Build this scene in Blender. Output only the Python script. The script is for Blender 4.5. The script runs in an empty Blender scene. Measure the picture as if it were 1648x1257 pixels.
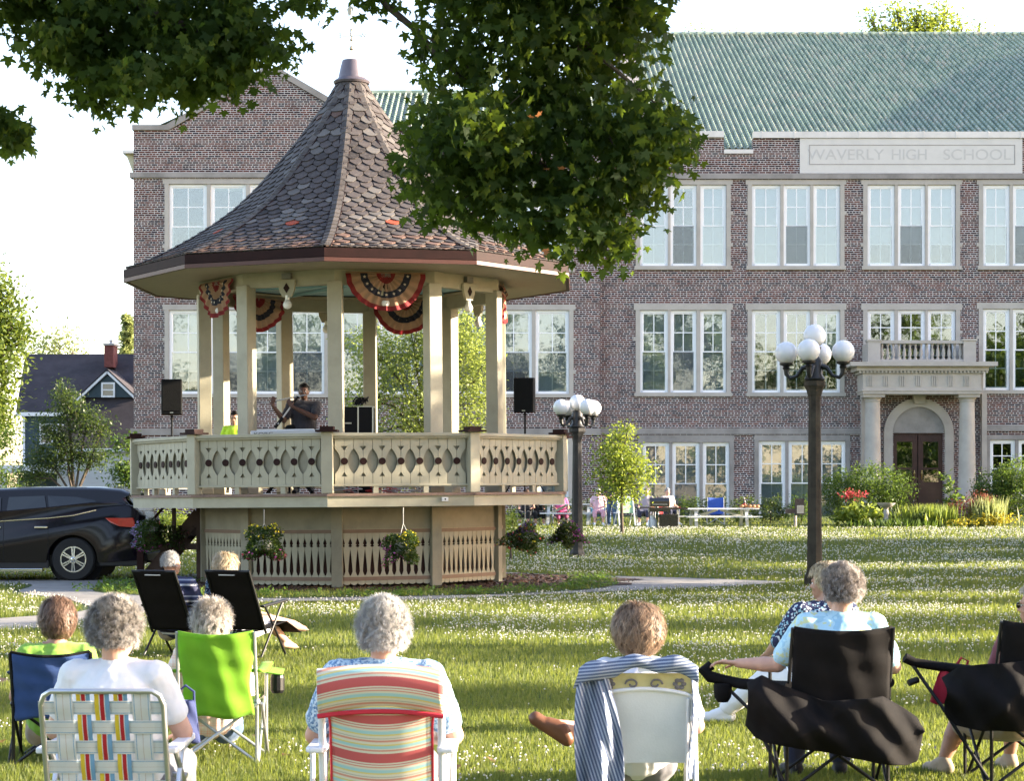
import bpy, bmesh, math, random
import numpy as np
from mathutils import Vector, Matrix, Quaternion
random.seed(7); RNG = np.random.default_rng(7)
R = math.radians
scene = bpy.context.scene
# ---------------------------------------------------------------- camera, sky, sun, exposure
F = 3250.0; HY = 795.0; EYE = 1.7
cam_d = bpy.data.cameras.new('camera'); cam = bpy.data.objects.new('camera', cam_d)
scene.collection.objects.link(cam); scene.camera = cam
cam.location = (0, 0, EYE); cam.rotation_euler = (R(90), 0, 0)
cam_d.sensor_width = 36; cam_d.lens = 36*F/1648; cam_d.shift_y = (HY-628.5)/1648
cam_d.clip_end = 2000; cam_d.clip_start = .1
cam_d.dof.use_dof = True; cam_d.dof.focus_distance = 36; cam_d.dof.aperture_fstop = 16
SUN_EL = 15.0; SUN_AZ = 92.0        # azimuth to the right of the direction that faces the camera
sdir = Vector((math.cos(R(SUN_EL))*math.sin(R(SUN_AZ)), -math.cos(R(SUN_EL))*math.cos(R(SUN_AZ)), math.sin(R(SUN_EL))))
world = bpy.data.worlds.new('World'); scene.world = world; world.use_nodes = True
wn = world.node_tree
sky = wn.nodes.new('ShaderNodeTexSky'); sky.sky_type = 'NISHITA'; sky.sun_disc = False
sky.sun_elevation = R(SUN_EL); sky.sun_rotation = math.atan2(sdir.x, sdir.y)
sky.air_density = 1.0; sky.dust_density = 1.0; sky.ozone_density = 1.0; sky.altitude = 200
tint = wn.nodes.new('ShaderNodeMix'); tint.data_type='RGBA'; tint.blend_type='MULTIPLY'; tint.inputs[0].default_value=1
tint.inputs[7].default_value=(1.10,.965,.95,1); wn.links.new(sky.outputs[0], tint.inputs[6]); wn.links.new(tint.outputs[2], wn.nodes['Background'].inputs[0])
wn.nodes['Background'].inputs[1].default_value = 0.13
sl = bpy.data.lights.new('sun', 'SUN'); sl.energy = 5.0; sl.angle = R(.5); sl.color = (1.0, .86, .66)
so = bpy.data.objects.new('sun', sl); scene.collection.objects.link(so)
so.rotation_euler = sdir.to_track_quat('Z', 'Y').to_euler(); so.location = (60, 10, 40)
vs = scene.view_settings; vs.view_transform = 'Standard'; vs.look = 'None'; vs.gamma = 1; vs.exposure = 2.42
scene.cycles.max_bounces = 8; scene.cycles.transparent_max_bounces = 12
scene.cycles.sample_clamp_indirect = 6

# ---------------------------------------------------------------- helpers
COL = scene.collection
def P(px, py, Y): return Vector(((px-824)*Y/F, Y, EYE-(py-HY)*Y/F))
def PX(px, Y): return (px-824)*Y/F
def PZ(py, Y): return EYE-(py-HY)*Y/F
def sstep(a, b, x):
    t = np.clip((x-a)/(b-a), 0, 1); return t*t*(3-2*t)
def ground(x, y):
    # level by the gazebo, rising to the school; ruffled a touch
    g = .62*sstep(46, 68, y) + .25*sstep(68, 80, y)
    return g
def gz(x, y): return float(ground(np.array(x, float), np.array(y, float)))
def PG(px, py, z=0.0):
    Y = (EYE-z)*F/(py-HY); return Vector(((px-824)*Y/F, Y, z))

def tag(o, label=None, cat=None, group=None, kind=None):
    if label: o['label'] = label
    if cat: o['category'] = cat
    if group: o['group'] = group
    if kind: o['kind'] = kind
    return o
def thing(name, label, cat, loc=(0,0,0), rz=0, group=None):
    o = bpy.data.objects.new(name, None); COL.objects.link(o)
    o.location = loc; o.rotation_euler = (0, 0, rz); o.empty_display_size = .2
    return tag(o, label, cat, group)
def kids(o): return [c for c in bpy.data.objects if c.parent == o]
def copy_tree(o, label=None, parent=None):
    c = o.copy(); COL.objects.link(c); c.parent = parent
    if label: c['label'] = label
    for ch in kids(o): copy_tree(ch, None, c)
    return c

class MB:
    def __init__(s): s.v=[]; s.f=[]; s.mi=[]; s.m=0
    def add(s, vs, fs):
        b=len(s.v); s.v += [tuple(v) for v in vs]
        s.f += [tuple(b+i for i in f) for f in fs]; s.mi += [s.m]*len(fs); return s
    def box(s, x0,x1,y0,y1,z0,z1, M=None):
        vs=[Vector((x,y,z)) for x in (x0,x1) for y in (y0,y1) for z in (z0,z1)]
        if M is not None: vs=[M@v for v in vs]
        return s.add(vs, [(0,1,3,2),(4,6,7,5),(0,4,5,1),(2,3,7,6),(0,2,6,4),(1,5,7,3)])
    def bar(s, a, b, w, h=None, up=(0,0,1)):
        a=Vector(a); b=Vector(b); h=h or w; d=(b-a).normalized(); up=Vector(up)
        if abs(d.dot(up))>.98: up=Vector((0,1,0)) if abs(d.y)<.9 else Vector((1,0,0))
        x=d.cross(up).normalized(); y=x.cross(d).normalized()
        vs=[p+x*(i*w/2)+y*(j*h/2) for p in (a,b) for i,j in ((-1,-1),(1,-1),(1,1),(-1,1))]
        return s.add(vs, [(0,3,2,1),(4,5,6,7),(0,1,5,4),(1,2,6,5),(2,3,7,6),(3,0,4,7)])
    def tube(s, pts, r, n=8, cap=True):
        pts=[Vector(p) for p in pts]; k=len(pts)
        rs = r if isinstance(r,(list,tuple)) else [r]*k
        rings=[]; ref=None
        for i,p in enumerate(pts):
            d=(pts[min(i+1,k-1)]-pts[max(i-1,0)]).normalized()
            if ref is None: ref=Vector((0,0,1)) if abs(d.z)<.9 else Vector((1,0,0))
            x=(ref-d*ref.dot(d)).normalized(); ref=x; y=d.cross(x)
            rings.append([p+(x*math.cos(t)+y*math.sin(t))*rs[i] for t in [2*math.pi*j/n for j in range(n)]])
        vs=[v for r_ in rings for v in r_]; fs=[]
        for i in range(k-1):
            for j in range(n): fs.append((i*n+j, i*n+(j+1)%n, (i+1)*n+(j+1)%n, (i+1)*n+j))
        if cap: fs += [tuple(range(n))[::-1], tuple((k-1)*n+j for j in range(n))]
        return s.add(vs, fs)
    def lathe(s, prof, c=(0,0,0), n=16, M=None, ph=0):
        vs=[]; fs=[]; k=len(prof)
        for r,z in prof:
            for j in range(n):
                t=2*math.pi*j/n+ph; v=Vector((c[0]+r*math.cos(t), c[1]+r*math.sin(t), c[2]+z))
                vs.append(M@v if M is not None else v)
        for i in range(k-1):
            for j in range(n): fs.append((i*n+j, i*n+(j+1)%n, (i+1)*n+(j+1)%n, (i+1)*n+j))
        fs += [tuple(range(n))[::-1], tuple((k-1)*n+j for j in range(n))]
        return s.add(vs, fs)
    def ball(s, c, r, n=12, M=None):
        rr = r if isinstance(r,(tuple,list)) else (r,r,r)
        prof=[(math.cos(t),math.sin(t)) for t in [(-.5+ (i+.02)/(n//2+.04))*math.pi for i in range(n//2+1)]]
        vs=[];fs=[]
        for a,z in prof:
            for j in range(n):
                t=2*math.pi*j/n; v=Vector((rr[0]*a*math.cos(t), rr[1]*a*math.sin(t), rr[2]*z))
                if M is not None: v=M@v
                vs.append(v+Vector(c))
        for i in range(len(prof)-1):
            for j in range(n): fs.append((i*n+j, i*n+(j+1)%n, (i+1)*n+(j+1)%n, (i+1)*n+j))
        fs += [tuple(range(n))[::-1], tuple((len(prof)-1)*n+j for j in range(n))]
        return s.add(vs, fs)
    def prism(s, pts2, t0, t1, M=None, axis='y'):
        """polygon in (a,b) extruded; axis y: (a, t, b); axis z: (a,b,t); axis x: (t,a,b)"""
        n=len(pts2)
        def mk(a,b,t): return Vector((a,t,b)) if axis=='y' else Vector((a,b,t)) if axis=='z' else Vector((t,a,b))
        vs=[mk(a,b,t) for t in (t0,t1) for a,b in pts2]
        if M is not None: vs=[M@v for v in vs]
        fs=[tuple(range(n))[::-1], tuple(range(n,2*n))]+[(i,(i+1)%n,n+(i+1)%n,n+i) for i in range(n)]
        return s.add(vs, fs)
    def grid(s, fn, nu, nv):
        vs=[fn(i/nu, j/nv) for j in range(nv+1) for i in range(nu+1)]
        fs=[(j*(nu+1)+i, j*(nu+1)+i+1, (j+1)*(nu+1)+i+1, (j+1)*(nu+1)+i) for j in range(nv) for i in range(nu)]
        return s.add(vs, fs)
    def build(s, name, mat, parent=None, smooth=False, bevel=0, kind=None, solid=0):
        me=bpy.data.meshes.new(name); me.from_pydata(s.v, [], s.f); 
        mats = mat if isinstance(mat,(list,tuple)) else [mat]
        for m in mats: me.materials.append(m)
        if len(mats)>1: me.polygons.foreach_set('material_index', s.mi)
        bm=bmesh.new(); bm.from_mesh(me); bmesh.ops.recalc_face_normals(bm, faces=bm.faces); bm.to_mesh(me); bm.free()
        if smooth:
            me.polygons.foreach_set('use_smooth',[True]*len(me.polygons))
            try: me.set_sharp_from_angle(angle=R(40))
            except Exception: pass
        me.update()
        o=bpy.data.objects.new(name, me); COL.objects.link(o); o.parent=parent
        if bevel:
            b=o.modifiers.new('bevel','BEVEL'); b.width=bevel; b.segments=2; b.limit_method='ANGLE'
        if solid:
            b=o.modifiers.new('solid','SOLIDIFY'); b.thickness=solid; b.offset=0
        if kind: o['kind']=kind
        return o

def scatter(name, bv, bf, pos, rot, scl, mat, parent=None, kind=None, smooth=False):
    """one mesh of many small copies: bv (k,3), bf list of equal-length faces, pos (n,3), rot (n,3,3), scl (n,) or (n,3)"""
    bv=np.array(bv,float); n=len(pos); k=len(bv); scl=np.asarray(scl,float)
    if scl.ndim==1: scl=np.repeat(scl[:,None],3,1)
    v=(bv[None]*scl[:,None,:])
    v=np.einsum('nij,nkj->nki', rot, v)+np.asarray(pos)[:,None,:]
    me=bpy.data.meshes.new(name); me.vertices.add(n*k); me.vertices.foreach_set('co', v.astype(np.float32).ravel())
    lens=np.array([len(f) for f in bf]); flat=np.concatenate([np.array(f) for f in bf])
    loops=(flat[None]+ (np.arange(n)*k)[:,None]).ravel()
    me.loops.add(len(loops)); me.loops.foreach_set('vertex_index', loops.astype(np.int32))
    tot=np.tile(lens,n); st=np.concatenate([[0],np.cumsum(tot)[:-1]])
    me.polygons.add(len(tot)); me.polygons.foreach_set('loop_start', st.astype(np.int32))
    try: me.polygons.foreach_set('loop_total', tot.astype(np.int32))
    except Exception: pass
    me.materials.append(mat); me.update(calc_edges=True)
    if smooth: me.polygons.foreach_set('use_smooth', np.ones(len(tot),bool))
    o=bpy.data.objects.new(name, me); COL.objects.link(o); o.parent=parent
    if kind: o['kind']=kind
    return o
def rand_rots(n, tilt=1.0, rng=RNG):
    """random spin about z then tilt by up to `tilt` rad about a random horizontal axis"""
    a=rng.uniform(0,2*np.pi,n); t=rng.normal(0,tilt,n); b=rng.uniform(0,2*np.pi,n)
    ca,sa=np.cos(a),np.sin(a); Z=np.zeros((n,3,3)); Z[:,0,0]=ca;Z[:,0,1]=-sa;Z[:,1,0]=sa;Z[:,1,1]=ca;Z[:,2,2]=1
    ux,uy=np.cos(b),np.sin(b); c,s=np.cos(t),np.sin(t); T=np.zeros((n,3,3))
    T[:,0,0]=c+ux*ux*(1-c);T[:,0,1]=ux*uy*(1-c);T[:,0,2]=uy*s
    T[:,1,0]=ux*uy*(1-c);T[:,1,1]=c+uy*uy*(1-c);T[:,1,2]=-ux*s
    T[:,2,0]=-uy*s;T[:,2,1]=ux*s;T[:,2,2]=c
    return np.einsum('nij,njk->nik',T,Z)
def merge_to(o, parent): o.parent=parent; return o

# ---------------------------------------------------------------- materials
def srgb(h):
    if isinstance(h,str):
        h=h.lstrip('#'); c=[int(h[i:i+2],16)/255 for i in (0,2,4)]
        return tuple((x/12.92 if x<=.04045 else ((x+.055)/1.055)**2.4) for x in c)
    return h
class NT:
    def __init__(s, name):
        s.m=bpy.data.materials.new(name); s.m.use_nodes=True; s.t=s.m.node_tree; s.n=s.t.nodes
        s.b=s.n['Principled BSDF']; s.out=s.n['Material Output']
    def new(s, t, **kw):
        n=s.n.new(t)
        for k,v in kw.items(): setattr(n,k,v)
        return n
    def link(s,a,b): s.t.links.new(a,b)
    def coord(s, which='Object', scale=(1,1,1), rot=(0,0,0)):
        c=s.new('ShaderNodeTexCoord'); m=s.new('ShaderNodeMapping'); s.link(c.outputs[which], m.inputs[0])
        m.inputs['Scale'].default_value=scale; m.inputs['Rotation'].default_value=rot; return m.outputs[0]
    def noise(s, vec, scale=5, detail=4, rough=.6):
        n=s.new('ShaderNodeTexNoise'); n.inputs['Scale'].default_value=scale; n.inputs['Detail'].default_value=detail
        n.inputs['Roughness'].default_value=rough; s.link(vec,n.inputs['Vector']); return n.outputs['Fac']
    def ramp(s, fac, stops):
        r=s.new('ShaderNodeValToRGB'); e=r.color_ramp.elements
        while len(e)<len(stops): e.new(.5)
        for i,(p,c) in enumerate(stops):
            e[i].position=p; c=srgb(c); e[i].color=(c[0],c[1],c[2],1)
        s.link(fac,r.inputs[0]); return r.outputs[0]
    def mix(s, a, b, fac, mode='MIX'):
        m=s.new('ShaderNodeMix'); m.data_type='RGBA'; m.blend_type=mode
        for sock,v in ((m.inputs[0],fac),(m.inputs[6],a),(m.inputs[7],b)):
            if hasattr(v,'is_linked'): s.link(v,sock)
            elif isinstance(v,(int,float)): sock.default_value=v
            else: c=srgb(v); sock.default_value=(c[0],c[1],c[2],1)
        return m.outputs[2]
    def bump(s, h, strength=.3, dist=.01):
        b=s.new('ShaderNodeBump'); b.inputs['Strength'].default_value=strength; b.inputs['Distance'].default_value=dist
        s.link(h,b.inputs['Height']); s.link(b.outputs[0], s.b.inputs['Normal'])
    def color(s,c):
        if hasattr(c,'is_linked'): s.link(c,s.b.inputs['Base Color'])
        else: c=srgb(c); s.b.inputs['Base Color'].default_value=(c[0],c[1],c[2],1)
    def set(s, rough=.6, metal=0, spec=.5, coat=0):
        s.b.inputs['Roughness'].default_value=rough; s.b.inputs['Metallic'].default_value=metal
        s.b.inputs['Specular IOR Level'].default_value=spec; s.b.inputs['Coat Weight'].default_value=coat
MC={}
def M(name, col, rough=.6, metal=0, var=.18, vs=6, bump=.0, bs=60, spec=.4, col2=None, coat=0, sheen=0, trans=0):
    if name in MC: return MC[name]
    n=NT(name); c=srgb(col); v=n.coord()
    d=srgb(col2) if col2 else tuple(x*(1-var) for x in c)
    u=tuple(min(1,x*(1+var*.5)) for x in c)
    f=n.noise(v,vs,5,.65)
    n.color(n.ramp(f,[(.3,d),(.55,c),(.75,u)])); n.set(rough,metal,spec,coat)
    if bump: n.bump(n.noise(v,bs,3), bump, .01)
    if sheen: n.b.inputs['Sheen Weight'].default_value=sheen
    if trans:
        t=n.new('ShaderNodeBsdfTranslucent'); mx=n.new('ShaderNodeMixShader'); mx.inputs[0].default_value=trans
        n.link(n.b.inputs['Base Color'].links[0].from_socket,t.inputs[0])
        n.link(n.b.outputs[0],mx.inputs[1]); n.link(t.outputs[0],mx.inputs[2]); n.link(mx.outputs[0],n.out.inputs[0])
    MC[name]=n.m; return n.m
def leafmat(name, cols, trans=.45, tcol=None, rough=.45, spec=.35):
    """leaves: each island its own tint, light passes through"""
    if name in MC: return MC[name]
    n=NT(name); g=n.new('ShaderNodeNewGeometry')
    k=len(cols); c=n.ramp(g.outputs['Random Per Island'], [(i/(k-1),cols[i]) for i in range(k)])
    n.color(c); n.set(rough,0,spec)
    t=n.new('ShaderNodeBsdfTranslucent')
    if tcol: tc=n.mix(c,tcol,.6)
    else: tc=n.mix(c,(.35,.5,.05),.35)
    n.link(tc,t.inputs[0])
    mx=n.new('ShaderNodeMixShader'); mx.inputs[0].default_value=trans
    n.link(n.b.outputs[0],mx.inputs[1]); n.link(t.outputs[0],mx.inputs[2]); n.link(mx.outputs[0],n.out.inputs[0])
    MC[name]=n.m; return n.m

def brickmat():
    n=NT('red_brick'); c=n.new('ShaderNodeTexCoord'); sp=n.new('ShaderNodeSeparateXYZ'); n.link(c.outputs['Object'],sp.inputs[0])
    ad=n.new('ShaderNodeMath',operation='ADD'); n.link(sp.outputs[0],ad.inputs[0]); n.link(sp.outputs[1],ad.inputs[1])
    cb=n.new('ShaderNodeCombineXYZ'); n.link(ad.outputs[0],cb.inputs[0]); n.link(sp.outputs[2],cb.inputs[1])
    def br(seedoff, w, sq):
        mp=n.new('ShaderNodeMapping'); n.link(cb.outputs[0],mp.inputs[0]); mp.inputs['Location'].default_value=(seedoff,0,0)
        b=n.new('ShaderNodeTexBrick'); n.link(mp.outputs[0],b.inputs[0])
        b.inputs['Scale'].default_value=1; b.inputs['Brick Width'].default_value=w; b.inputs['Row Height'].default_value=.083
        b.inputs['Mortar Size'].default_value=.0125; b.inputs['Mortar Smooth'].default_value=.3; b.inputs['Bias'].default_value=-.1
        b.offset=.5; b.offset_frequency=2; b.squash=sq; b.squash_frequency=3; return b
    b=br(0,.25,.52)
    b.inputs['Color1'].default_value=(0,0,0,1); b.inputs['Color2'].default_value=(1,1,1,1); b.inputs['Mortar'].default_value=(.5,.5,.5,1)
    body=n.ramp(b.outputs['Color'],[(0,(.026,.019,.026)),(.22,(.055,.026,.025)),(.45,(.108,.045,.036)),(.65,(.082,.037,.032)),(.82,(.145,.056,.042)),(1,(.042,.040,.056))])
    f=n.noise(cb.outputs[0],.5,5,.6); body=n.mix(body,(.34,.30,.30),n.ramp(f,[(.62,(0,0,0)),(.82,(.45,.45,.45))]))
    mp2=n.new('ShaderNodeMapping'); n.link(cb.outputs[0],mp2.inputs[0]); mp2.inputs['Scale'].default_value=(1.6,.16,1)
    f3=n.noise(mp2.outputs[0],1.0,4,.6); body=n.mix(body,(.045,.035,.035),n.ramp(f3,[(.56,(0,0,0)),(.74,(.5,.5,.5))]))
    f2=n.noise(cb.outputs[0],1.7,4,.7)
    mort=n.mix((.56,.53,.52),(.17,.14,.14),n.ramp(f2,[(.45,(0,0,0)),(.75,(.8,.8,.8))]))
    n.color(n.mix(body,mort,b.outputs['Fac'])); n.set(.85,0,.2)
    inv=n.new('ShaderNodeMath',operation='SUBTRACT'); inv.inputs[0].default_value=1; n.link(b.outputs['Fac'],inv.inputs[1])
    n.bump(inv.outputs[0],.5,.01); return n.m
# ================================================================ THE GROUND
def inpoly(poly, x, y):
    x=np.asarray(x); y=np.asarray(y); r=np.zeros(x.shape,bool); n=len(poly)
    for i in range(n):
        x0,y0=poly[i][:2]; x1,y1=poly[(i+1)%n][:2]
        if y0==y1: continue
        c=((y0>y)!=(y1>y))&(x<(x1-x0)*(y-y0)/(y1-y0)+x0); r^=c
    return r
GC = Vector((-3.026, 39.2, 0))      # centre of the bandstand
def smooth_poly(pts, k=4):
    out=[]; n=len(pts)
    for i in range(n):
        p0,p1,p2,p3=[Vector(pts[(i+j)%n]) for j in (-1,0,1,2)]
        for t in [q/k for q in range(k)]:
            out.append(.5*((2*p1)+(p2-p0)*t+(2*p0-5*p1+4*p2-p3)*t*t+(3*p1-p0-3*p2+p3)*t**3))
    return out
path_px=[(-90,1019),(66,1011.5),(159,999.5),(300,978),(411,970),(520,968),(639,967),(760,963),(860,958),(950,954),(1047,950),(1150,945),(1215,941.5),(1258,939),(1262,937),(1240,935.8),(1104,931),(990,928),(900,926),(800,921),(650,917),(500,917),(380,921),(300,927),(212,933),(120,933),(33,934.5),(53,943),(31,954),(109,966),(146,981),(60,992),(-90,1003)]
path_poly=smooth_poly([PG(*p) for p in path_px],3)
isl_px=[(151,953),(166,943),(225,944),(300,938),(400,931),(560,927),(700,928),(820,931),(900,931.5),(979,933),(988,940),(975,946),(934,951),(820,957),(644,961),(440,964),(320,963),(225,959)]
isl_poly=smooth_poly([PG(*p) for p in isl_px],3)
mulch_poly=[Vector((GC.x+rx*math.cos(t), GC.y+rx*math.sin(t)*1.0,0)) for t,rx in [(2*math.pi*i/48, 4.25+.22*math.sin(i*1.7)+.15*math.sin(i*.6)) for i in range(48)]]
mulch_poly=[Vector((v.x+(.9 if v.x>GC.x+2 else 0)*((v.x-GC.x-2)/2),v.y,0)) for v in mulch_poly]
drive_poly=[Vector(p) for p in [(-22,37.6,0),(-10,37.4,0),(-8.2,38.4,0),(-8.0,39.3,0),(-9,39.9,0),(-22,39.9,0)]]

def grassmat(name='lawn_grass', far=True):
    n=NT(name); v=n.coord()
    f=n.noise(v,.35,5,.6); f2=n.noise(v,9,6,.75)
    c=n.mix(n.ramp(f,[(.3,(.04,.062,.018)),(.55,(.062,.09,.026)),(.75,(.11,.125,.042))]), (.09,.12,.042), n.ramp(f2,[(.4,(0,0,0)),(.75,(.7,.7,.7))]))
    n.color(c); n.set(.8,0,.2); n.bump(f2,.9,.06); return n.m
lawn_m=grassmat()
b=MB()
xs=np.concatenate([np.linspace(-300,-40,8),np.linspace(-36,36,73),np.linspace(40,300,8)])
ys=np.concatenate([np.linspace(-80,4,8),np.linspace(6,90,85),np.linspace(95,600,12)])
vs_=[(x,y,gz(x,y)) for y in ys for x in xs]; nx=len(xs)
b.add(vs_,[(j*nx+i,j*nx+i+1,(j+1)*nx+i+1,(j+1)*nx+i) for j in range(len(ys)-1) for i in range(nx-1)])
lawn=b.build('lawn',lawn_m,None,smooth=True,kind='structure'); tag(lawn,'mown green lawn dotted with white clover')
def concrete():
    n=NT('concrete_path'); v=n.coord()
    f=n.noise(v,1.2,6,.7); f2=n.noise(v,40,4,.7)
    c=n.mix(n.ramp(f,[(.3,(.20,.185,.17)),(.55,(.30,.28,.26)),(.75,(.37,.35,.32))]),(.16,.15,.14),n.ramp(f2,[(.5,(0,0,0)),(.8,(.6,.6,.6))]))
    n.color(c); n.set(.85,0,.25); n.bump(f2,.35,.01); return n.m
conc=concrete()
def sheet(name,poly,z,mat,label):
    bm=bmesh.new(); vs=[bm.verts.new((p.x,p.y,z)) for p in poly]; fc=bm.faces.new(vs)
    bmesh.ops.triangulate(bm,faces=[fc]); me=bpy.data.meshes.new(name); bm.to_mesh(me); bm.free(); me.materials.append(mat)
    o=bpy.data.objects.new(name,me); COL.objects.link(o); o['kind']='structure'; o['label']=label
    # make sure it faces up
    if me.polygons[0].normal.z<0: me.flip_normals()
    return o
sheet('path',path_poly,.008,conc,'grey concrete footpath curving round the bandstand')
sheet('driveway',drive_poly,.004,conc,'strip of concrete under the parked car')
sheet('grass_verge',isl_poly,.014,lawn_m,'patch of rough grass inside the path round the bandstand')
mul=M('mulch',(.075,.04,.028),.95,var=.5,vs=25,bump=.8,bs=50)
ring_=[Vector((-5.9+1.35*math.cos(t)*(1+.1*math.sin(3*t)),17.9+1.15*math.sin(t),0)) for t in [q*.2618 for q in range(24)]]
sheet('mulch_ring',ring_,.010,mul,'dark mulch round the foot of the near maple at the left edge')
sheet('mulch_bed',mulch_poly,.020,mul,'dark mulch bed at the foot of the bandstand')
# chips of bark
n_=5200; t=RNG.uniform(0,2*np.pi,n_); rr=RNG.uniform(2.7,4.5,n_); px_=GC.x+rr*np.cos(t); py_=GC.y+rr*np.sin(t)
px_=np.where(px_>GC.x+2, px_+.9*(px_-GC.x-2)/2*RNG.uniform(0,1,n_), px_)
scatter('bark_chips',[(-.5,-.2,0),(.5,-.25,0),(.45,.2,.1),(-.5,.25,0)],[(0,1,2,3)],np.stack([px_,py_,np.full(n_,.03)],1),rand_rots(n_,.5),RNG.uniform(.03,.09,n_),leafmat('bark_chip_brown',[(.05,.025,.02),(.10,.05,.03),(.15,.085,.055)],.0),None,'stuff')['label']='shredded brown bark chips round the bandstand'

def vnoise(x,y,s,seed=0):
    r=np.random.default_rng(seed); g=r.random((64,64)); u=x*s; v=y*s; i=np.floor(u).astype(int); j=np.floor(v).astype(int); fu=u-i; fv=v-j
    fu=fu*fu*(3-2*fu); fv=fv*fv*(3-2*fv); a=g[i%64,j%64]; b_=g[(i+1)%64,j%64]; c=g[i%64,(j+1)%64]; d=g[(i+1)%64,(j+1)%64]
    return (a*(1-fu)+b_*fu)*(1-fv)+(c*(1-fu)+d*fu)*fv
def nearpath(X,Y): return (inpoly(path_poly,X,Y+.55)&(Y>28))|inpoly(ring_,X,Y)
def sample_ground(n, py0, py1, pxr=(-40,1690), power=1.0):
    u=RNG.uniform(0,1,n)**power; py=py0+(py1-py0)*u; px=RNG.uniform(*pxr,n)
    Y=EYE*F/(py-HY)
    for _ in range(6): Y=(EYE-ground(0,Y))*F/(py-HY)*.5+Y*.5
    X=(px-824)*Y/F; return X,Y
# grass blades
X,Y=sample_ground(430000,836,1300)
k=~(inpoly(path_poly,X,Y)&~inpoly(isl_poly,X,Y))&~inpoly(mulch_poly,X,Y)&~(inpoly(drive_poly,X,Y))&~(nearpath(X,Y)&~inpoly(isl_poly,X,Y)); X,Y=X[k],Y[k]; n_=len(X)
patch=vnoise(X,Y,.8,3)*.6+vnoise(X,Y,2.7,4)*.4
big=np.clip(Y/14,1,3.2)
sc=np.stack([RNG.uniform(.7,1.3,n_)*big*1.0, np.ones(n_), RNG.uniform(.6,1.35,n_)*(.65+.7*patch)*np.clip(Y/18,1,1.6)],1)
grass_leaf=leafmat('grass_blade',[(.050,.082,.018),(.080,.112,.026),(.118,.148,.038),(.21,.21,.085)],.5,(.35,.40,.05),.5,.3)
scatter('grass',[(-.004,0,0),(.004,0,0),(0,.006,.05)],[(0,1,2)],np.stack([X,Y,ground(X,Y)+.002],1),rand_rots(n_,.42),sc,grass_leaf,None,'stuff')['label']='short grass blades of the park lawn'
# clover leaves + heads
X,Y=sample_ground(95000,851,1290,power=1.35)
dens=(vnoise(X,Y,.55,9)*.55+vnoise(X,Y,1.9,5)*.45); thr=np.where(Y<15.5,.66,np.where(Y<20,.56,np.where(Y<30,.46,.36)))
k=(RNG.random(len(X))<np.clip((dens-thr+.10)*2.6,0,1)*np.where(Y<16,.18,np.where(Y<20,.32,np.where(Y<25,.7,1))))&~inpoly(path_poly,X,Y)&~inpoly(isl_poly,X,Y)&~inpoly(mulch_poly,X,Y)&~inpoly(drive_poly,X,Y); X,Y=X[k],Y[k]; n_=len(X)
oct_=[(1,0,0),(0,1,0),(-1,0,0),(0,-1,0),(0,0,1.0),(0,0,-.8),(.08,0,-.6),(-.08,0,-.6),(0,0,-5)]
octf=[(0,1,4),(1,2,4),(2,3,4),(3,0,4),(1,0,5),(2,1,5),(3,2,5),(0,3,5),(6,7,8)]
s_=RNG.uniform(.006,.0105,n_)*np.clip(Y/20,1,2.2)
clo=leafmat('clover_head_white',[(.55,.54,.46),(.72,.72,.66),(.80,.80,.76),(.60,.50,.46)],.35,(.7,.72,.6),.7,.2)
scatter('clover_flowers',oct_,octf,np.stack([X,Y,ground(X,Y)+RNG.uniform(.045,.085,n_)],1),rand_rots(n_,.3),s_,clo,None,'stuff')['label']='white clover heads sprinkled over the lawn'
# weeds round the bed
nb=900; ti=RNG.integers(0,len(isl_poly),nb); ip=np.array([[p.x,p.y] for p in isl_poly]); base=ip[ti]+RNG.normal(0,.18,(nb,2)); cc=np.array([GC.x,GC.y]); base=base+(cc-base)*RNG.uniform(0,.12,(nb,1))
keep=(base[:,1]<GC.y+1)
base=base[keep]; cl=RNG.random(len(base)); 
allp=[];
for (x,y),c in zip(base,cl):
    m=int(4+c*6)
    for q in range(m): allp.append((x+RNG.normal(0,.03),y+RNG.normal(0,.03),.02+RNG.uniform(0,.05+.09*c)))
allp=np.array(allp); n_=len(allp)
weed=leafmat('weed_leaf',[(.05,.11,.02),(.09,.17,.03),(.14,.22,.04)],.45)
scatter('edging_weeds',[(0,0,0),(.35,.25,.1),(1,0,.15),(.35,-.25,.1)],[(0,1,2,3)],allp,rand_rots(n_,.6),RNG.uniform(.04,.10,n_),weed,None,'stuff')['label']='low leafy weeds along the edge of the bandstand bed'

k_=RNG.uniform(0,1,(70,2)); Xf,Yf_=sample_ground(70,1000,1250)
scatter('fallen_leaves',[(-.5,0,0),(-.1,.35,.12),(.5,.1,.02),(.2,-.35,.1)],[(0,1,2,3)],np.stack([Xf,Yf_,np.full(len(Xf),.03)],1),rand_rots(len(Xf),.6),RNG.uniform(.04,.08,len(Xf)),leafmat('dry_leaf',[(.10,.05,.025),(.20,.11,.05),(.26,.17,.09)],.1),None,'stuff')['label']='dry brown leaves scattered on the lawn'
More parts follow.
